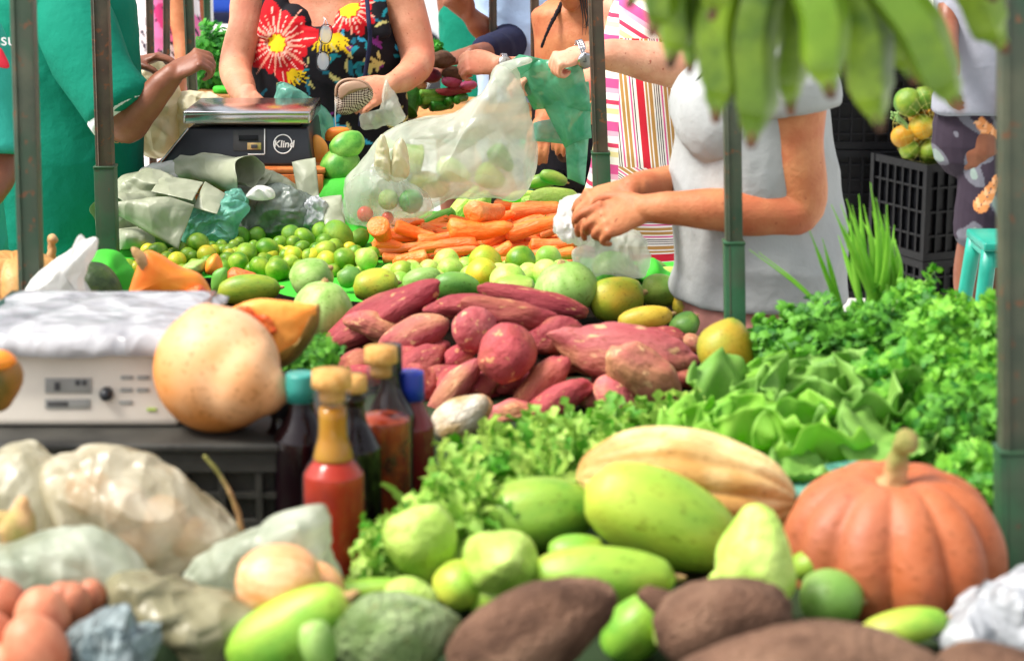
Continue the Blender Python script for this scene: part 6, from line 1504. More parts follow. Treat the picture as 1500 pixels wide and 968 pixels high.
tors = [tube([(hipx, YG_+.15, .80), (hipx, YG_+.15, .95), (cx+.01, YG_+.15, 1.15), (cx-.0, YG_+.14, 1.32), (cx+.01, YG_+.14, 1.41)], [(.115, .17), (.115, .16), (.12, .17), (.10, .17), (.06, .08)], 28, 5, side=(1, 0, 0)),
        tube([(cx-.0, YG_+.14, 1.38), (cx-.03, YG_+.14, 1.50)], [.058, .055], 18, 3)]
lg = [tube([(hipx, YG_+d, .84), (hipx-.01, YG_+d, .46), (hipx+.01, YG_+d, .10), (hipx+.01, YG_+d, .05)], [.095, .062, .042, .042], 16, 4) for d in (.06, .24)] + [tube([(hipx+.04, YG_+d, .045), (hipx-.17, YG_+d, .035)], [(.042, .035), (.04, .022)], 12, 3, side=(0, 1, 0)) for d in (.06, .24)]
pg = person('person in a light grey T-shirt seen from the side, hands on a white bag', (hipx, YG_+.15, 0), 'skin2', armN+armFar+hN+hFar+tors+lg, .0036, (V((cx-.05, YG_+.14, 1.60)), -1.35, 1.0, .25), 'hair', True)
shirt = [tube([(P(1124, 470, YG_).x, YG_+.14, .895), (P(1124, 440, YG_).x, YG_+.14, .96), (P(1116, 330, YG_).x, YG_+.14, 1.08), (P(1114, 220, YG_).x, YG_+.14, 1.22), (P(1110, 130, YG_).x, YG_+.14, 1.32), (P(1110, 90, YG_).x, YG_+.14, 1.385)], [(.164, .20), (.158, .195), (.150, .19), (.143, .19), (.118, .18), (.06, .11)], 32, 6, side=(1, 0, 0), cap=False),
         tube([P(1130, 90, YG_+.02), P(1158, 118, YG_-.012), P(1163, 150, YG_-.012)], [.074, .080, .080], 22, 5, cap=False), tube([P(1085, 90, YG_+.28), P(1070, 118, YG_+.30), P(1066, 150, YG_+.30)], [.066, .068, .068], 20, 5, cap=False),
         tube([(P(1062, 190, YG_).x, YG_+.03, 1.25), (P(1060, 200, YG_).x, YG_+.14, 1.245), (P(1062, 190, YG_).x, YG_+.25, 1.25)], [(.082, .09)]*3, 22, 4)]
garment(pg, 't_shirt', shirt, 'grey', .005, .020, 5, 4)
link('neck_trim', mk(*tube([P(1015, 132, YG_+.0), P(1030, 112, YG_-.01), P(1042, 92, YG_+.02)], [(.007, .003)]*3, 8, 5)), M['black'], pg)
garment(pg, 'trousers', [tube([(hipx, YG_+.15, .93), (hipx, YG_+.15, .80)], [(.125, .165), (.125, .175)], 24, 3, side=(1, 0, 0)), tube([(hipx, YG_+.06, .84), (hipx-.01, YG_+.06, .46), (hipx+.01, YG_+.06, .10)], [.115, .085, .07], 18, 4), tube([(hipx, YG_+.24, .84), (hipx-.01, YG_+.24, .46), (hipx+.01, YG_+.24, .10)], [.115, .085, .07], 18, 4)], 'pink', .008)
# ---------------------------------------------------------------- person in the striped dress
YS = 5.06
m, nt, b = nm('striped_cotton'); tc = N(nt, 'ShaderNodeTexCoord'); sx_ = N(nt, 'ShaderNodeSeparateXYZ'); nt.links.new(tc.outputs['Object'], sx_.inputs[0])
X_, Z_ = sx_.outputs[0], sx_.outputs[2]
diag = math_(nt, 'ADD', math_(nt, 'MULTIPLY', X_, .55), math_(nt, 'MULTIPLY', Z_, .9))
zt_, zm_, zl_ = P(930, 62, YS-.12).z, P(930, 252, YS-.12).z, P(930, 292, YS-.12).z
up_ = math_(nt, 'GREATER_THAN', Z_, zt_); lo_ = math_(nt, 'LESS_THAN', Z_, zm_); ll_ = math_(nt, 'LESS_THAN', Z_, zl_); lf_ = math_(nt, 'LESS_THAN', X_, P(906, 150, YS).x)
def mixv(f, a, c):
    q = nt.nodes.new('ShaderNodeMix'); q.data_type = 'FLOAT'
    for s_i, v_ in ((0, f), (2, a), (3, c)):
        if hasattr(v_, 'links'): nt.links.new(v_, q.inputs[s_i])
        else: q.inputs[s_i].default_value = v_
    return q.outputs[0]
xs = math_(nt, 'ADD', X_, math_(nt, 'MULTIPLY', Z_, .10))
c0 = mixv(up_, xs, diag); c1_ = mixv(lo_, c0, diag); c2_ = mixv(ll_, c1_, Z_); c3_ = mixv(lf_, c2_, Z_)
fr = math_(nt, 'FRACT', math_(nt, 'MULTIPLY', c3_, 9.5))
W_, R_, T_0, K_, PK = L('#f2ece6'), L('#cf1430'), L('#b98a4a'), L('#3a2a30'), L('#e0609a')
seq = [(0, R_), (.17, W_), (.20, T_0), (.25, W_), (.28, T_0), (.36, W_), (.40, K_), (.42, W_), (.45, K_), (.47, W_), (.50, K_), (.52, W_), (.56, PK), (.60, W_), (.63, T_0), (.70, W_), (.73, T_0), (.80, W_), (.84, PK), (.88, W_), (.91, K_), (.93, W_)]
rp = ramp(nt, fr, seq, 'CONSTANT')
seq2 = [(0, L('#d85090')), (.22, W_), (.40, L('#e8d8a0')), (.52, W_), (.62, L('#c9345a')), (.72, W_), (.88, L('#e8a8c0'))]
rp2 = ramp(nt, fr, seq2, 'CONSTANT')
lu = math_(nt, 'MAXIMUM', up_, lf_)
nt.links.new(mix(nt, lu, rp.outputs[0], rp2.outputs[0]), b.inputs['Base Color']); b.inputs['Roughness'].default_value = .8; M['striped'] = m
cxs = P(950, 200, YS).x
T1 = [tube([(cxs, YS+.1, .55), (cxs, YS+.1, .95), (cxs, YS+.1, 1.15), (cxs, YS+.1, 1.36), (cxs, YS+.1, 1.44)], [(.15, .14), (.12, .13), (.10, .11), (.09, .09), (.06, .06)], 26, 5, side=(1, 0, 0)), tube([(cxs, YS+.1, 1.42), (cxs, YS+.08, 1.55)], [.056, .054], 16, 3)]
AW = P(862, 78, 4.86)
arm1 = [tube([P(985, 30, YS+.0), P(1015, 60, YS-.06), P(1006, 98, YS-.14), P(960, 92, YS-.17), P(905, 82, YS-.19), AW], [.055, .055, .052, .050, .040, .029], 20, 6)]
h1 = hand(AW, P(792, 96, 4.84)-AW, (-.1, -.45, .9), .160, side=1, curl=(.9, .9, .6), thumb=(.9, .6), each=[(1.1, 1.3, .9), (1.2, 1.3, .9), (1.3, 1.3, .9), (1.35, 1.3, .9)])
arm2 = [tube([P(905, 20, YS+.2), P(890, 90, YS+.2), P(850, 130, YS+.12), P(815, 125, YS+.0), P(798, 120, YS-.04)], [.05, .046, .04, .032, .027], 18, 5)]
h2 = hand(P(802, 122, 5.02), P(762, 118, 4.98)-P(802, 122, 5.02), (0, .3, 1), .16, side=1, curl=(.9, .9, .6), thumb=(.7, .5))
ps_ = person('person in a red striped dress holding open a sea green bag', (cxs, YS+.1, 0), 'skin4', T1+arm1+h1+arm2+h2+legs(cxs-.08, cxs+.08, YS+.1, .7, .08), .0042, (V((cxs-.01, YS+.06, 1.64)), -.6, 1.0), 'hairg')
D1 = [tube([(cxs+.00, YS+.1, .42), (cxs+.00, YS+.1, .80), (cxs, YS+.1, .98), (cxs, YS+.1, 1.15), (cxs, YS+.1, 1.30), (cxs+.01, YS+.1, 1.42)], [(.20, .20), (.160, .165), (.132, .15), (.122, .14), (.105, .12), (.07, .08)], 30, 6, side=(1, 0, 0), cap=False)]
garment(ps_, 'dress', D1, 'striped', .006, .007, 8, 3)
def watch(name, label, W, D, Nn, r, parent_label=None):
    """metal link band round a wrist with a round dial"""
    D = V(D).normalized(); Nn = V(Nn); Nn = (Nn-D*Nn.dot(D)).normalized(); T = D.cross(Nn)
    root = empty(name, W, label, 'wristwatch'); parts = []
    for k in range(22):
        a = 2*PI*k/22
        c = W+(Nn*math.cos(a)*r*.86+T*math.sin(a)*r)
        n_ = (Nn*math.cos(a)+T*math.sin(a)).normalized(); t_ = D.cross(n_).normalized()
        R = Matrix((D, t_, n_)).transposed()
        for j in (-1, 0, 1): parts.append(box(c+D*j*.0052, (.0046, r*.26, .0026), R))
    link('band', bevbox(parts, .0005, 1), M['chrome'], root)
    c = W+Nn*r*.88
    link('case', mk(*tube([c, c+Nn*.007], [.0205, .0195], 28, 2, cap=False)), M['chrome'], root)
    link('dial', mk(*tube([c+Nn*.0072, c+Nn*.0078], [.0165, .0163], 28, 1, cap=False)), M['lcd'], root)
    link('hands', mk(*join([tube([c+Nn*.009, c+Nn*.009+T*.010], [.0006]*2, 5, 1), tube([c+Nn*.009, c+Nn*.009+D*.007+T*.002], [.0007]*2, 5, 1)])), M['ink'], root)
watch('wristwatch', 'steel wristwatch on the wrist above the sea green bag', P(852, 80, 4.865), P(792, 96, 4.84)-AW, (.25, -.9, -.35), .035)
# ---------------------------------------------------------------- person in teal green shirt at the left
YM = 4.98
xg = P(70, 200, YM).x
def G(x, y, d=0): return P(x, y, YM+d)
Tg = [tube([(xg, YM+.1, .8), (xg, YM+.1, 1.0), (xg, YM+.1, 1.2), (xg, YM+.1, 1.38), (xg, YM+.1, 1.45)], [(.17, .12), (.16, .12), (.17, .12), (.18, .1), (.06, .06)], 26, 5, side=(1, 0, 0)), tube([(xg, YM+.1, 1.42), (xg+.02, YM+.09, 1.55)], [.06, .058], 16, 3)]
ag = [tube([G(100, 15, 0), G(125, 70, -.06), G(152, 130, -.11), G(182, 182, -.14), G(208, 160, -.15), G(235, 128, -.15), G(252, 110, -.15)], [.058, .056, .052, .047, .040, .034, .028], 20, 6)]
hg_ = hand(G(246, 113, -.15), G(290, 88, -.15)-G(246, 113, -.15), (-.2, -.5, .8), .18, side=-1, curl=(1.0, 1.0, .8), thumb=(.7, .6), each=[(.9, 1.1, .8), (1.0, 1.1, .8), (1.1, 1.1, .8), (1.2, 1.1, .8)])
ag2 = [tube([G(60, 20, .3), G(100, 90, .35), G(150, 130, .35), G(175, 105, .33), G(190, 95, .33)], [.052, .05, .042, .032, .026], 16, 5)]
hg2 = hand(G(188, 95, .33), G(215, 88, .33)-G(188, 95, .33), (0, 0, 1), .17, side=1, curl=(.5, .5, .3))
pm = person('person in a dark teal green T-shirt reaching one arm to the posts', (xg, YM+.1, 0), 'skin3', Tg+ag+hg_+ag2+hg2+legs(xg-.09, xg+.09, YM+.1, .82), .005, (V((xg+.05, YM+.06, 1.66)), -1.2 if False else 1.2, 1.02), 'hair')
Sg = [tube([(xg-.0, YM+.1, .62), (xg-.0, YM+.1, .80), (xg+.0, YM+.1, 1.0), (xg-.01, YM+.1, 1.2), (xg-.0, YM+.1, 1.36), (xg-.0, YM+.1, 1.46)], [(.222, .17), (.218, .165), (.212, .165), (.20, .16), (.185, .15), (.07, .07)], 30, 6, side=(1, 0, 0), cap=False),
      tube([G(90, 8, .04), G(118, 55, -.05), G(148, 120, -.11), G(172, 160, -.135)], [.078, .080, .074, .078], 22, 6, cap=False), tube([G(60, 10, .26), G(90, 70, .34), G(120, 112, .35)], [.08, .08, .075], 20, 5, cap=False)]
garment(pm, 't_shirt', Sg, 'green', .006, .022, 4.5, 3)
rr = tube([G(171, 157, -.136), G(180, 170, -.144)], [.0810, .0810], 28, 3, cap=False)
link('sleeve_trim', mk(*rr), M['white'], pm)
for k, t_ in enumerate(['MERCADO', 'FEIRA']) if False else []: pass
text('OSO', G(166, 210, -.075)+V((0, -.0, 0)), .02, 'crest_lettering', M['stem'], pm)
garment(pm, 'trousers', [tube([(xg, YM+.1, .86), (xg, YM+.1, .74)], [(.19, .14), (.18, .14)], 22, 3, side=(1, 0, 0))]+[tube([(xg+d, YM+.1, .80), (xg+d, YM+.09, .42), (xg+d, YM+.11, .09)], [.11, .085, .07], 16, 4) for d in (-.09, .09)], 'jean', .01)
# lighter teal shirt at the far left edge
YL = 4.2; xl = P(-125, 100, YL).x
Tl = [tube([(xl, YL, .8), (xl, YL, 1.1), (xl, YL, 1.34), (xl, YL, 1.42)], [(.14, .11), (.14, .11), (.15, .1), (.06, .06)], 24, 5, side=(1, 0, 0)), tube([(xl, YL, 1.4), (xl, YL, 1.52)], [.058, .055], 14, 3)]
for sx in (-1, 1): Tl.append(tube([(xl+sx*.14, YL, 1.33), (xl+sx*.17, YL-.03, 1.1), (xl+sx*.12, YL-.2, 1.0)], [.048, .042, .03], 16, 5)); Tl += hand(V((xl+sx*.12, YL-.2, 1.0)), (-.1*sx, -1, -.1), (0, 0, 1), .17, side=-sx, curl=(.5, .5, .3))
plf = person('person in a lighter teal shirt with a red emblem at the left edge', (xl, YL, 0), 'skin3', Tl+legs(xl-.08, xl+.08, YL, .82), .007, (V((xl, YL-.03, 1.62)), .4, 1.0), 'hair')
garment(plf, 't_shirt', [tube([(xl, YL, .80), (xl, YL, 1.0), (xl, YL, 1.2), (xl, YL, 1.35), (xl, YL, 1.44)], [(.17, .14), (.165, .14), (.165, .14), (.165, .125), (.07, .07)], 28, 5, side=(1, 0, 0), cap=False)]+[tube([(xl+sx*.11, YL, 1.36), (xl+sx*.165, YL-.01, 1.22), (xl+sx*.17, YL-.03, 1.12)], [.066, .066, .066], 18, 4, cap=False) for sx in (-1, 1)], 'lgreen', .007, .007)
garment(plf, 'trousers', [tube([(xl, YL, .86), (xl, YL, .74)], [(.15, .13), (.15, .13)], 22, 3, side=(1, 0, 0))]+[tube([(xl+d, YL, .80), (xl+d, YL-.01, .42), (xl+d, YL+.01, .09)], [.10, .08, .07], 16, 4) for d in (-.08, .08)], 'jean', .01)
M['redp2'] = plain('red_print', L('#d8203a'), rough=.7)
e_ = mk(*from_outline([(-14, 70), (0, 70), (8, 82), (14, 98), (4, 100), (-14, 92)], 4.075, .004, n=36, k=4)); link('emblem', e_, M['redp2'], plf)
text('nsu', P(-12, 67, 4.06), .035, 'lettering', M['whiteink'], plf)
# ---------------------------------------------------------------- pink patterned dress
YP = 7.6; xp = P(235, 50, YP).x
def vpink(x, y, z):
    n = np.array([noise.noise(V((a*6, b*4, c*6))) for a, b, c in zip(x, y, z)]); k = np.array([noise.noise(V((a*60+c*30, b*30, c*25))) for a, b, c in zip(x, y, z)])
    col = np.tile(np.array(lin('#f0e6ea')[:3]), (len(x), 1)); col[n > .12] = lin('#e87ab0')[:3]; col[n > .3] = lin('#d84080')[:3]; col[(k > .28) & (n > -.25)] = lin('#3a3040')[:3]
    return col
Tp = [tube([(xp, YP, .7), (xp, YP, 1.0), (xp, YP, 1.3), (xp, YP, 1.40)], [(.15, .12), (.13, .11), (.15, .1), (.05, .05)], 22, 5, side=(1, 0, 0)), tube([(xp, YP, 1.38), (xp, YP, 1.5)], [.055, .055], 14, 3)]
Tp += [tube([P(258, -30, YP-.1), P(263, 20, YP-.12), P(268, 60, YP-.14), P(268, 110, YP-.2)], [.045, .042, .036, .027], 14, 5), tube([P(200, -30, YP+.1), P(200, 40, YP+.1), P(215, 80, YP-.1)], [.04, .04, .027], 14, 5)]
Tp += hand(P(268, 108, YP-.2), (0, -.2, -1), (1, 0, 0), .16, curl=(.3, .3, .2)) + hand(P(215, 80, YP-.1), (.2, -.5, -.8), (1, 0, 0), .16, curl=(.3, .3, .2))
pp = person('person in a white and pink patterned dress behind the narrow brown posts', (xp, YP, 0), 'skin2', Tp+legs(xp-.08, xp+.08, YP, .72, .08), .008, (V((xp, YP-.02, 1.6)), 0, 1.0), 'hair', True)
M['pinkprint'] = vcmat('pink_printed_cotton')
garment(pp, 'dress', [tube([(xp, YP, .5), (xp, YP, .9), (xp, YP, 1.1), (xp, YP, 1.36)], [(.19, .17), (.165, .15), (.15, .14), (.14, .12)], 26, 6, side=(1, 0, 0), cap=False)], 'pinkprint', .006, .006, 8, 2, vpink)
# second bare arm beside, white top
xq = P(318, 20, 7.9).x
YQ = 8.1; xq = P(262, 0, YQ).x
Tq = [tube([(xq, YQ, .7), (xq, YQ, 1.0), (xq, YQ, 1.3), (xq, YQ, 1.38)], [(.11, .11), (.11, .11), (.12, .1), (.05, .05)], 20, 5, side=(1, 0, 0)), tube([(xq, YQ, 1.36), (xq, YQ, 1.5)], [.05, .05], 12, 3), tube([P(290, -30, YQ-.2), P(291, 40, YQ-.22), P(295, 90, YQ-.25), P(300, 138, YQ-.3)], [.048, .044, .038, .028], 14, 5)]
Tq += hand(P(300, 136, YQ-.3), (0, -.2, -1), (1, 0, 0), .16, curl=(.3, .3, .2))
pq = person('person with a long bare brown arm just right of the pink patterned dress', (xq, YQ, 0), 'skin2', Tq+legs(xq-.07, xq+.07, YQ, .72, .08), .009, (V((xq, YQ, 1.6)), 0, .98), 'hair', True)
garment(pq, 'top', [tube([(xq, YQ, .45), (xq, YQ, 1.0), (xq, YQ, 1.3)], [(.14, .13), (.125, .12), (.13, .11)], 22, 5, side=(1, 0, 0), cap=False)], 'white', .008)
# ---------------------------------------------------------------- teal and navy clad person behind, fist at the chin height of frame
YT = 6.6; xt = P(712, 40, YT).x
Tt = [tube([(xt, YT, .8), (xt, YT, 1.05), (xt, YT, 1.3), (xt, YT, 1.40)], [(.13, .12), (.13, .12), (.16, .1), (.05, .05)], 22, 5, side=(1, 0, 0)), tube([(xt, YT, 1.38), (xt-.03, YT, 1.5)], [.055, .055], 14, 3),
      tube([P(740, -20, YT), P(745, 40, YT-.1), P(735, 62, YT-.2), P(705, 40, YT-.28), P(688, 22, YT-.3)], [.05, .048, .045, .038, .028], 16, 6), tube([P(748, -20, YT-.05), P(750, 40, YT-.18), P(742, 72, YT-.32), P(712, 76, YT-.52), P(692, 79, YT-.62)], [.048, .044, .036, .03, .026], 16, 6)]
Tt += hand(P(690, 26, YT-.3), P(660, -2, YT-.32)-P(690, 26, YT-.3), (-.5, -.7, -.3), .18, side=1, curl=(1.1, 1.1, .8), thumb=(.5, .5))
Tt += hand(P(694, 79, YT-.62), P(640, 92, YT-.66)-P(694, 79, YT-.62), (0, -.3, .9), .175, side=1, curl=(.5, .5, .3), thumb=(.3, .3))
pt = person('person in a teal and navy top with a raised fist, behind the brown posts', (xt, YT, 0), 'skin3', Tt+legs(xt-.08, xt+.08, YT, .82), .007, (V((xt-.05, YT-.02, 1.6)), .3, 1.0), 'hairg')
garment(pt, 'top', [tube([(xt-.0, YT, .82), (xt-.0, YT, 1.1), (xt, YT, 1.3), (xt, YT, 1.42)], [(.15, .14), (.145, .14), (.15, .12), (.07, .07)], 26, 5, side=(1, 0, 0), cap=False)], 'green', .008, .007)
garment(pt, 'navy_sleeve', [tube([P(735, -20, YT-.02), P(742, 35, YT-.10), P(738, 70, YT-.18)], [.075, .078, .07], 18, 5), tube([P(748, -15, YT-.06), P(750, 40, YT-.18), P(742, 68, YT-.31), P(712, 73, YT-.50)], [.07, .062, .055, .045], 16, 5)], 'navy', .007, .004)
# hands over the far table: one holding a brown root, one with a steel watch
YH = 5.75; YB = 6.45; xb_ = P(770, 60, YB).x
Tb = [tube([(xb_, YB, .8), (xb_, YB, 1.05), (xb_, YB, 1.33), (xb_, YB, 1.44)], [(.13, .12), (.13, .12), (.17, .1), (.05, .05)], 22, 5, side=(1, 0, 0)), tube([(xb_, YB, 1.42), (xb_, YB, 1.55)], [.055, .055], 14, 3),
      tube([P(812, -10, YB-.02), P(828, 50, YB-.15), P(830, 108, YH+.38), P(780, 102, YH+.12), P(730, 96, YH)], [.05, .045, .040, .034, .027], 18, 6), tube([P(748, -10, YB+.02), P(740, 120, YB+.05), P(745, 220, YB-.1)], [.05, .042, .030], 18, 6)]
Wb = P(730, 96, YH)
Tb += hand(Wb, P(680, 92, YH-.02)-Wb, (-.1, -.75, .65), .185, side=1, curl=(1.15, 1.2, .8), thumb=(.9, .6)) + hand(P(745, 218, YB-.1), (0, -.1, -1), (-1, 0, 0), .175, side=1, curl=(.4, .4, .3), thumb=(.3, .3))
pb = person('person in a light blue shirt reaching over the far table with one watch wearing hand', (xb_, YB, 0), 'skin1', Tb+legs(xb_-.08, xb_+.08, YB, .82), .0055, (V((xb_, YB-.02, 1.66)), .3, 1.0), 'hairg')
garment(pb, 'shirt', [tube([(xb_, YB, .74), (xb_, YB, 1.05), (xb_, YB, 1.3), (xb_, YB, 1.46)], [(.155, .14), (.15, .14), (.165, .13), (.07, .07)], 26, 5, side=(1, 0, 0), cap=False)], 'lblue', .007, .008)
watch('wristwatch', 'steel wristwatch with a dark dial on the hand over the far table', P(737, 96, YH), P(680, 92, YH-.02)-Wb, (-.05, -.85, .3), .032)
# ---------------------------------------------------------------- person in the black strapped top with dark wet hair
YK = 5.75; xk = P(856, 40, YK).x
Tk = [tube([(xk, YK, .8), (xk, YK, 1.0), (xk, YK, 1.2), (xk, YK, 1.29), (xk, YK, 1.35)], [(.14, .12), (.13, .12), (.14, .12), (.15, .095), (.06, .06)], 26, 5, side=(1, 0, 0)), tube([(xk, YK, 1.30), (xk-.02, YK-.03, 1.42)], [.056, .052], 16, 3),
      tube([P(905, 15, YK), P(915, 60, YK), P(912, 110, YK), P(880, 150, YK-.2), P(860, 170, YK-.3)], [.05, .045, .04, .034, .027], 16, 6), tube([P(812, 22, YK), P(806, 60, YK+.02), P(812, 110, YK), P(800, 165, YK-.15), P(798, 175, YK-.2)], [.045, .042, .038, .03, .026], 16, 6)]
Tk += hand(P(860, 170, YK-.3), (-.5, -.5, -.4), (0, -.5, .8), .165, curl=(.5, .5, .3)) + hand(P(798, 172, YK-.2), (-.2, -.6, -.6), (0, -.5, .8), .165, curl=(.5, .5, .3), side=-1)
pk_ = person('person in a black strapped top with dark hair falling on the chest', (xk, YK, 0), 'skin2', Tk+legs(xk-.08, xk+.08, YK, .82), .005, (V((xk-.035, YK-.085, 1.435)), -.35, 1.0, .35), 'hair', True)
garment(pk_, 'top', [tube([(xk, YK, .72), (xk, YK, 1.0), (xk, YK, 1.12)], [(.16, .14), (.145, .135), (.145, .13)], 26, 5, side=(1, 0, 0), cap=False)]+
        [tube([P(793, 70, YK-.12), P(805, 40, YK-.115), P(822, 8, YK-.06), P(830, -6, YK+.02)], [(.006, .003)]*4, 8, 5), tube([P(905, 50, YK-.12), P(885, 20, YK-.10), P(878, 0, YK-.04)], [(.010, .004)]*3, 8, 5)], 'black', .004, .003)
link('hair_strands', mk(*join([tube([P(848+k*4, -12, YK-.12), P(852+k*3.2, 12, YK-.135), P(854+k*2.2+3*math.sin(k), 30+8*math.sin(k*1.7), YK-.14), P(853+k*1.5, 44+8*math.cos(k*2), YK-.14)], [.0028, .0024, .0014, .0005], 6, 5) for k in range(9)])), M['hair'], pk_)
# ---------------------------------------------------------------- person in grey T-shirt and leaf print shorts
YR = 7.15; xr = P(1440, 100, YR).x
def vshort(x, y, z):
    n = np.array([noise.noise(V((a*14+c*9, b*5, c*10-a*5))) for a, b, c in zip(x, y, z)])
    col = np.tile(np.array(lin('#352c38')[:3]), (len(x), 1)); col[n > .16] = lin('#6a6a74')[:3]; col[n > .42] = lin('#8a9a94')[:3]
    pxx = 1430+(x-P(1430, 290, YR-.12).x)*SS(P(1430, 290, YR-.12)); pzz = 290-(z-P(1430, 290, YR-.12).z)*SS(P(1430, 290, YR-.12))
    for (cx_, cy_, th, n_, Lf) in [(1428, 316, -1.05, 9, 60), (1458, 210, -2.3, 8, 40)]:
        for k in range(n_):
            t = (k+1)/n_*Lf; bx_, by_ = cx_+t*math.cos(th), cy_+t*math.sin(th)
            for sg in (-1, 1):
                an = th+sg*.75; dx = pxx-bx_; dy = pzz-by_; u = dx*math.cos(an)+dy*math.sin(an); v = -dx*math.sin(an)+dy*math.cos(an); Ll = 17*(1-.5*k/n_)
                m_0 = (u > 0) & (u < Ll) & (np.abs(v) < 3.2*np.clip(np.sin(PI*np.clip(u/Ll, 0, 1)), 0, 1)**.6); col[m_0] = lin('#e0925a')[:3] if (k+sg) % 3 else lin('#f0b080')[:3]
    return col
lx1 = P(1420, 420, YR).x; lx2 = P(1472, 420, YR).x
Tr = [tube([(xr, YR, .72), (xr, YR, .95), (xr-.02, YR, 1.1), (xr-.02, YR, 1.3), (xr-.02, YR, 1.38)], [(.13, .12), (.12, .11), (.14, .11), (.17, .1), (.06, .06)], 24, 5, side=(1, 0, 0)), tube([(xr-.02, YR, 1.36), (xr-.03, YR, 1.5)], [.055, .055], 14, 3),
      tube([(lx1+.02, YR-.02, .74), (lx1+.01, YR-.04, .46), (lx1, YR+.01, .28), (lx1+.01, YR+.01, .08)], [.085, .062, .058, .038], 18, 5), tube([(lx2, YR+.06, .74), (lx2, YR+.06, .46), (lx2, YR+.08, .28), (lx2, YR+.08, .08)], [.085, .062, .058, .038], 18, 5),
      tube([(lx1, YR+.05, .04), (lx1, YR-.15, .03)], [(.042, .035), (.04, .022)], 12, 3, side=(1, 0, 0)), tube([(lx2, YR+.12, .04), (lx2, YR-.08, .03)], [(.042, .035), (.04, .022)], 12, 3, side=(1, 0, 0)),
      tube([P(1395, -20, YR), P(1388, 40, YR-.1), P(1392, 80, YR-.3), P(1395, 105, YR-.35)], [.045, .04, .03, .026], 14, 5), tube([P(1480, -10, YR), P(1490, 60, YR), P(1485, 130, YR-.15)], [.045, .04, .028], 14, 5)]
Tr += hand(P(1395, 104, YR-.35), (-.2, -.6, -.8), (-1, 0, 0), .17, curl=(.5, .5, .3)) + hand(P(1485, 130, YR-.15), (-.1, -.4, -.9), (1, 0, 0), .17, curl=(.4, .4, .3))
pr_ = person('person in a grey T-shirt and dark leaf print shorts standing behind the teal stool', (xr, YR, 0), 'skin3', Tr, .006, (V((xr-.04, YR-.02, 1.58)), .2, 1.0), 'hair')
garment(pr_, 't_shirt', [tube([(xr-.0, YR, .858), (xr, YR, .98), (xr-.02, YR, 1.1), (xr-.02, YR, 1.28), (xr-.02, YR, 1.38)], [(.165, .15), (.155, .14), (.155, .14), (.16, .13), (.07, .07)], 28, 5, side=(1, 0, 0), cap=False)], 'grey2', .006, .012, 6, 3)
M['leafprint'] = vcmat('leaf_print_cotton')
garment(pr_, 'shorts', [tube([(xr, YR+.02, .90), (xr, YR+.02, .74)], [(.155, .14), (.16, .14)], 24, 3, side=(1, 0, 0)), tube([(lx1+.03, YR, .76), (lx1+.03, YR-.03, .60), (lx1+.02, YR-.03, .452)], [(.10, .11), (.095, .10), (.093, .10)], 22, 5, side=(1, 0, 0)), tube([(lx2, YR+.05, .76), (lx2, YR+.05, .60), (lx2, YR+.05, .452)], [(.10, .10), (.095, .10), (.093, .10)], 22, 5, side=(1, 0, 0))], 'leafprint', .005, .005, 10, 2, vshort)
# ================================================================== CLOTHS (need the supports)
drape('gap_shade_sheet', 'near black sheet standing in for shade under the sweet potatoes and mangoes', -1.12, .42, 3.42, 4.17, 'shade_sheet', 130, 70)  # sheet added to darken the gaps below the heap like shade
drape('green_cloth', 'bright green cloth spread over the stall under the limes and carrots', -1.12, .42, 4.18, 4.62, 'gcloth', 130, 50)
drape('green_cloth', 'bright green cloth on the far part of the stall under the bags', -1.0, .12, 4.64, 5.32, 'gcloth', 90, 50, over=.1)
drape('plastic_cover', 'dark green plastic cover on the front table under the papayas and herbs', -1.15, 1.05, 1.76, 3.40, 'tsheet', 170, 130, over=.12)
solid('green_cloth_fold', 'raised hump of bright green cloth left of the limes', 'cloth', [(128, 440), (132, 380), (145, 366), (170, 368), (185, 385), (196, 402), (198, 440), (160, 448)], 4.05, .08, 'gcloth', n=96, k=16, noi=.008, ns=16)
solid('green_cloth_fold', 'bright green cloth bunched up behind the olive mango', 'cloth', [(930, 410), (940, 385), (958, 378), (975, 395), (992, 405), (998, 418), (960, 424)], 4.1, .05, 'gcloth', n=70, k=12, noi=.008, ns=20)
# dark basin, mint basket between bag and striped dress
r = empty('mint_crate', P(805, 235, 5.75), 'mint green plastic basket under the sea green bag', 'basket')
c = P(806, 208, 5.75)
link('basket', bevbox([box((c.x, 5.80, c.z-.10), (.14, .22, .19))]), M['teal'], r); link('rim', bevbox([box((c.x, 5.80, c.z), (.17, .25, .022))]), M['mint'], r)
table('far_bench', 'low wooden bench under the mint basket', P(770, 235, 5.75).x, P(870, 235, 5.75).x, 5.66, 6.05, c.z-.20)
c2 = P(838, 262, 5.6)
crate('produce_crate', 'black crate with brown fruit behind the sea green bag', (c2.x+.03, 5.56, c2.z-.10), (.14, .16, .12), 'crate', bars=3, rows=1)
o_ = table('crate_stand', 'narrow wooden stand under the small black crate', c2.x-.06, c2.x+.12, 5.46, 5.66, c2.z-.105)
for i, (x, y) in enumerate([(822, 212), (832, 218), (826, 228), (838, 208)]):
    A, B = rnd_axis(P(x, y, 5.55), .038); put('round', 'brown_fruit', 'fruit', 'small brown fruit in the crate behind the sea green bag', 'brown fruit in the crate', A, B, .038, 'yam', sup=False)
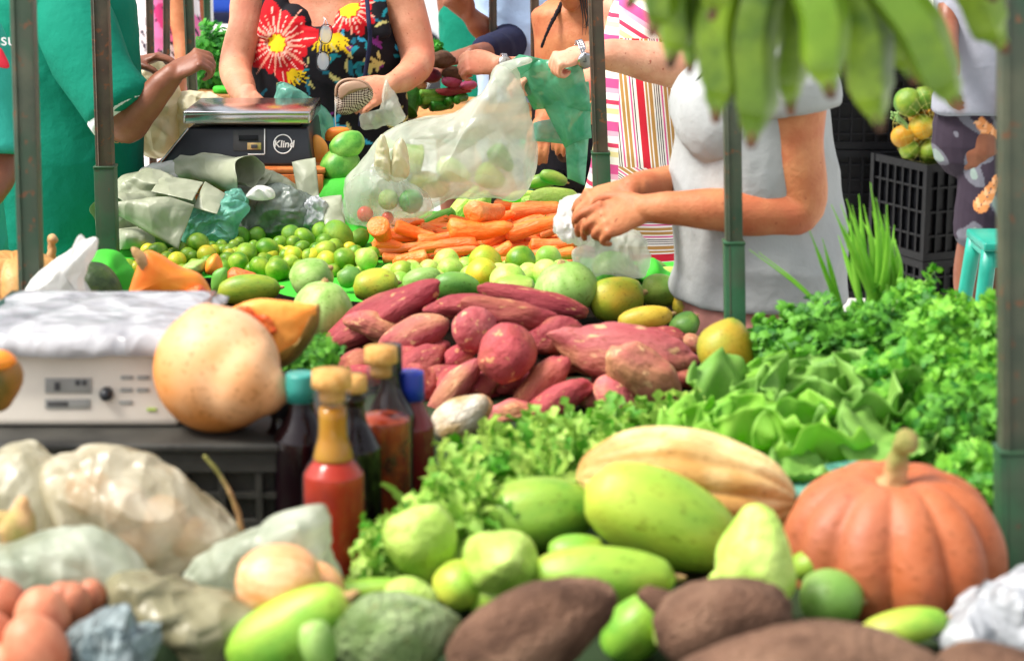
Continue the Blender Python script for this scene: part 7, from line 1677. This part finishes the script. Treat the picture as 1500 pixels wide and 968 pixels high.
# ================================================================== SETTING
M['ground'] = plain('pale_concrete', L('#cfcfca'), rough=.9, vsc=.6, var=.08, bump=.3, bsc=8)
g_ = mk([(-120, -40, 0), (120, -40, 0), (120, 200, 0), (-120, 200, 0)], [(0, 1, 2, 3)], False); tag(link('ground', g_, M['ground']), kind='structure')
M['wallw'] = plain('white_render', L('#d9dadc'), rough=.9, vsc=1, var=.04, bump=.2, bsc=20)
M['wallg'] = plain('grey_render', L('#a9aaa8'), rough=.9, vsc=1.2, var=.06, bump=.2, bsc=20)
M['blue'] = plain('blue_tarp', L('#1f52c8'), rough=.5, vsc=2, var=.15, bump=.3, bsc=6)
M['vanw'] = plain('white_vehicle_paint', L('#e2e4e6'), rough=.25, vsc=2, var=.02); M['vwin'] = plain('pale_vehicle_glass', L('#b8c4cc'), rough=.12)
# white building far behind
r = empty('market_building', (0, 30, 0), 'long white rendered building far behind the stalls', 'building')
link('wall', bevbox([box((0, 30.2, 2.5), (60, .4, 5))]), M['wallw'], r)
for k in range(9): link('window', bevbox([box((-20+k*5, 29.98, 1.9), (1.6, .06, 1.2))]), M['vwin'], r)
link('roof', bevbox([box((0, 30.4, 5.1), (61, 1.6, .2))]), M['wallg'], r)
r = empty('grey_wall', (P(190, 20, 9.5).x, 9.5, 0), 'short grey rendered wall behind the pink patterned dress', 'wall')
a_ = P(100, 20, 9.5).x; b_x = P(216, 20, 9.5).x
link('wall_face', bevbox([box(((a_-2+b_x)/2, 9.6, 1.4), (b_x-a_+2, .2, 2.8))]), M['wallg'], r); link('coping', bevbox([box(((a_-2+b_x)/2, 9.6, 2.83), (b_x-a_+2.06, .26, .06))]), M['wallw'], r)
# blue awning
def awning():
    x0 = P(296, 20, 12).x; x1 = P(352, 20, 12).x; z0 = P(320, 34, 12).z
    r = empty('blue_awning', ((x0+x1)/2, 12, 0), 'blue tarpaulin market awning left of the floral dress', 'awning')
    link('side_sheet', bevbox([box(((x0+x1)/2, 12, z0+.55), (x1-x0+.6, .03, 1.1))], .01), M['blue'], r)
    link('hem', bevbox([box(((x0+x1)/2, 11.97, z0+.03), (x1-x0+.6, .03, .07))], .01), M['navy'], r)
    for x in (x0-.28, x1+.28): link('pole', bevbox([box((x, 12.05, (z0+1.1)/2), (.04, .04, z0+1.1))]), M['post'], r)
awning()
# white vehicle
def van():
    Y0 = 14; x0 = P(560, 20, Y0).x-.6; x1 = P(690, 20, Y0).x+2.2; xm = (x0+x1)/2; L_ = x1-x0
    r = empty('parked_van', (xm, Y0+.9, 0), 'white parked van blown out by sunlight behind the far table', 'van')
    prof = [(x0, .35), (x0, 1.0), (x0+.25, 1.15), (x0+.75, 1.85), (x0+1.1, 1.95), (x1-.1, 1.95), (x1, 1.8), (x1, .35)]
    vs = [V((x, y, z)) for y in (Y0, Y0+1.8) for x, z in prof]; k = len(prof)
    fs = [tuple(range(k)), tuple(range(k, 2*k))[::-1]]+[(i, k+i, k+(i+1) % k, (i+1) % k) for i in range(k)]
    link('body', flat(evaluated(mk(vs, fs, False), [('BEVEL', dict(width=.05, segments=3))])), M['vanw'], r)
    for (xa, xb) in [(x0+.95, x0+1.7), (x0+1.85, x0+2.7), (x0+2.85, x1-.35)]:
        link('window', bevbox([box(((xa+xb)/2, Y0-.004, 1.5), (xb-xa, .02, .45))], .008), M['vwin'], r)
    for x in (x0+.75, x1-.7):
        for y in (Y0+.06, Y0+1.74):
            w = link('wheel', mk(*tube([(x, y-.09, .32), (x, y+.09, .32)], [.32, .32], 28, 2, side=(1, 0, 0), cap=False)), M['dark'], r)
            w2 = link('rim', mk(*tube([(x, y-.095, .32), (x, y+.095, .32)], [.19, .19], 24, 2, side=(1, 0, 0), cap=False)), M['chrome']); w2.parent = w; w2.location = (0, 0, 0)
    link('headlight', mk(*ball((x0+.05, Y0+.2, .85), (.07, .12, .09))), M['vwin'], r); link('headlight', mk(*ball((x0+.05, Y0+1.6, .85), (.07, .12, .09))), M['vwin'], r)
van()
# leafy produce behind the floral dress and the teal shirt
M['salad'] = leafmat('dark_salad_leaf', L('#1c7a22'), L('#58b83a'))
r = table('far_table', 'plain table of leafy greens behind the slim green post', P(290, 130, 6.6).x, P(360, 130, 6.6).x, 6.45, 7.0, P(320, 132, 6.6).z)
bunch('leafy_heap', 'dark green curly leafy heap between the slim green post and the floral dress', P(322, 98, 6.7), (.075, .12, .11), 900, .035, 'salad', cat='salad heap', nst=10, outward=1)
solid('green_tray', 'bright green plastic tray under the leafy heap', 'tray', [(312, 134), (316, 126), (345, 128), (346, 137), (320, 139)], 6.5, .03, 'gcloth', n=40, k=6)
bunch('far_salad', 'small tuft of greens with a clear bag beside the teal green sleeve', P(182, 64, 6.5), (.03, .05, .02), 120, .03, 'salad', cat='salad heap', nst=6)
table('far_table', 'narrow table with a tuft of greens behind the teal green sleeve', P(172, 80, 6.5).x-.1, P(200, 80, 6.5).x, 6.4, 6.7, P(182, 100, 6.5).z)
bag('clear_far_bag', 'clear bag of greens beside the teal green sleeve', [(178, 84), (176, 70), (190, 66), (202, 72), (200, 90)], 6.45, .03, 'bag', n=60, k=12, noi=.005)
bunch('far_salad', 'sprig of parsley sticking up behind the roots on the far table', P(634, 74, 6.3), (.022, .04, .018), 110, .03, 'salad', cat='herb bunch', nst=8)
# bananas and dark fruit on a second tall stand behind the oranges, seen right of the plantains
M['purple'] = organic('dark_purple_fruit_skin', L('#3a2028'), L('#5c3038'), rough=.4, sc=2, bump=.1)
pc = P(1362, 62, 9.0)
table('fruit_stand', 'plain stand of dark fruit behind the grey T-shirt', pc.x-.35, pc.x+.2, 8.9, 9.4, P(1362, 105, 9.0).z)
for i, (x, y) in enumerate([(1366, 48), (1374, 50), (1370, 60), (1378, 62), (1382, 72), (1372, 70)]):
    A, B = rnd_axis(P(x, y, 9.0), .045); put('egg', 'dark_fruit', 'fruit', 'dark purple fruit heaped behind the grey T-shirt', 'dark purple fruit on the far stand', A, B, .04, 'purple', sup=False)
for i, (x1, y1, x2, y2) in enumerate([(1372, 78, 1392, 84), (1376, 88, 1396, 92), (1384, 98, 1398, 88), (1380, 94, 1390, 104)]):
    put('cuke', 'small_banana', 'banana', 'small yellow green banana on the far stand', 'small bananas on the far stand', P(x1, y1, 8.95), P(x2, y2, 8.97), .032, 'biglime', sup=False, squash=1)
solid('dark_fruit_bag', 'dark bundle hanging at the top between the plantains', 'bag', [(1336, 24), (1342, 10), (1354, 12), (1372, 26), (1388, 36), (1382, 42), (1352, 34)], 9.3, .05, 'black', n=60, k=8)
# frame beams of the stall and roof tarpaulin edge
def beam(label, a, b, w=.035):
    a, b = V(a), V(b); rt = (b-a).to_track_quat('X', 'Z').to_matrix()
    r = link('steel_beam', bevbox([box((0, 0, 0), ((b-a).length, w, w), rt)]), M['post'], None, (a+b)/2); tag(r, label, 'beam', 'roof beams of the stall frame')
def XT(px, Y): return P(px, 0, Y).x
beam('long roof beam above the right side of the stall', (.70, 2.3, 2.36), (.17, 5.0, 2.36)); beam('long roof beam above the left side of the stall', (-.82, 3.2, 2.36), (-.93, 4.8, 2.36))
beam('short roof beam carrying the plantain bunch', (-.4, 1.96, 2.29), (1.0, 1.96, 2.29))
# ================================================================== LIGHT, SKY, CAMERA
w = bpy.data.worlds.new('World'); SC.world = w; w.use_nodes = True; nt = w.node_tree
sky = nt.nodes.new('ShaderNodeTexSky'); sky.sky_type = 'NISHITA'; sky.sun_disc = False
SUN_EL, SUN_AZ = math.radians(55), math.radians(-104)      # azimuth from +Y towards +X
sky.sun_elevation = SUN_EL; sky.sun_rotation = SUN_AZ; sky.air_density = 1.0; sky.dust_density = 3.0; sky.ozone_density = .6
hs = nt.nodes.new('ShaderNodeHueSaturation'); hs.inputs['Saturation'].default_value = .22; nt.links.new(sky.outputs[0], hs.inputs['Color']); nt.links.new(hs.outputs[0], nt.nodes['Background'].inputs[0]); nt.nodes['Background'].inputs[1].default_value = .15
sd = V((math.sin(SUN_AZ)*math.cos(SUN_EL), math.cos(SUN_AZ)*math.cos(SUN_EL), math.sin(SUN_EL)))
li = bpy.data.lights.new('sun', 'SUN'); li.energy = 2.9; li.angle = math.radians(18); li.color = (1, .94, .85)
lo = bpy.data.objects.new('sun', li); COL.objects.link(lo); lo.rotation_euler = (-sd).to_track_quat('-Z', 'Y').to_euler(); lo.location = (0, 0, 10)
cam = bpy.data.cameras.new('camera'); co = bpy.data.objects.new('camera', cam); COL.objects.link(co)
co.location = (0, 0, CH); co.rotation_euler = (PI/2-TH, 0, 0); cam.lens = 72; cam.sensor_width = 36; cam.clip_end = 500; cam.clip_start = .05
cam.dof.use_dof = True; cam.dof.focus_distance = 5.0; cam.dof.aperture_fstop = 5.0
SC.camera = co
SC.view_settings.view_transform = 'Standard'; SC.view_settings.look = 'None'; SC.view_settings.exposure = .88; SC.view_settings.gamma = 1
SC.cycles.use_denoising = True; SC.cycles.max_bounces = 8; SC.cycles.transparent_max_bounces = 16; SC.cycles.caustics_reflective = False; SC.cycles.caustics_refractive = False
try: SC.cycles.denoiser = 'OPENIMAGEDENOISE'
except Exception: pass

bpy.data.scenes.remove(TMP)
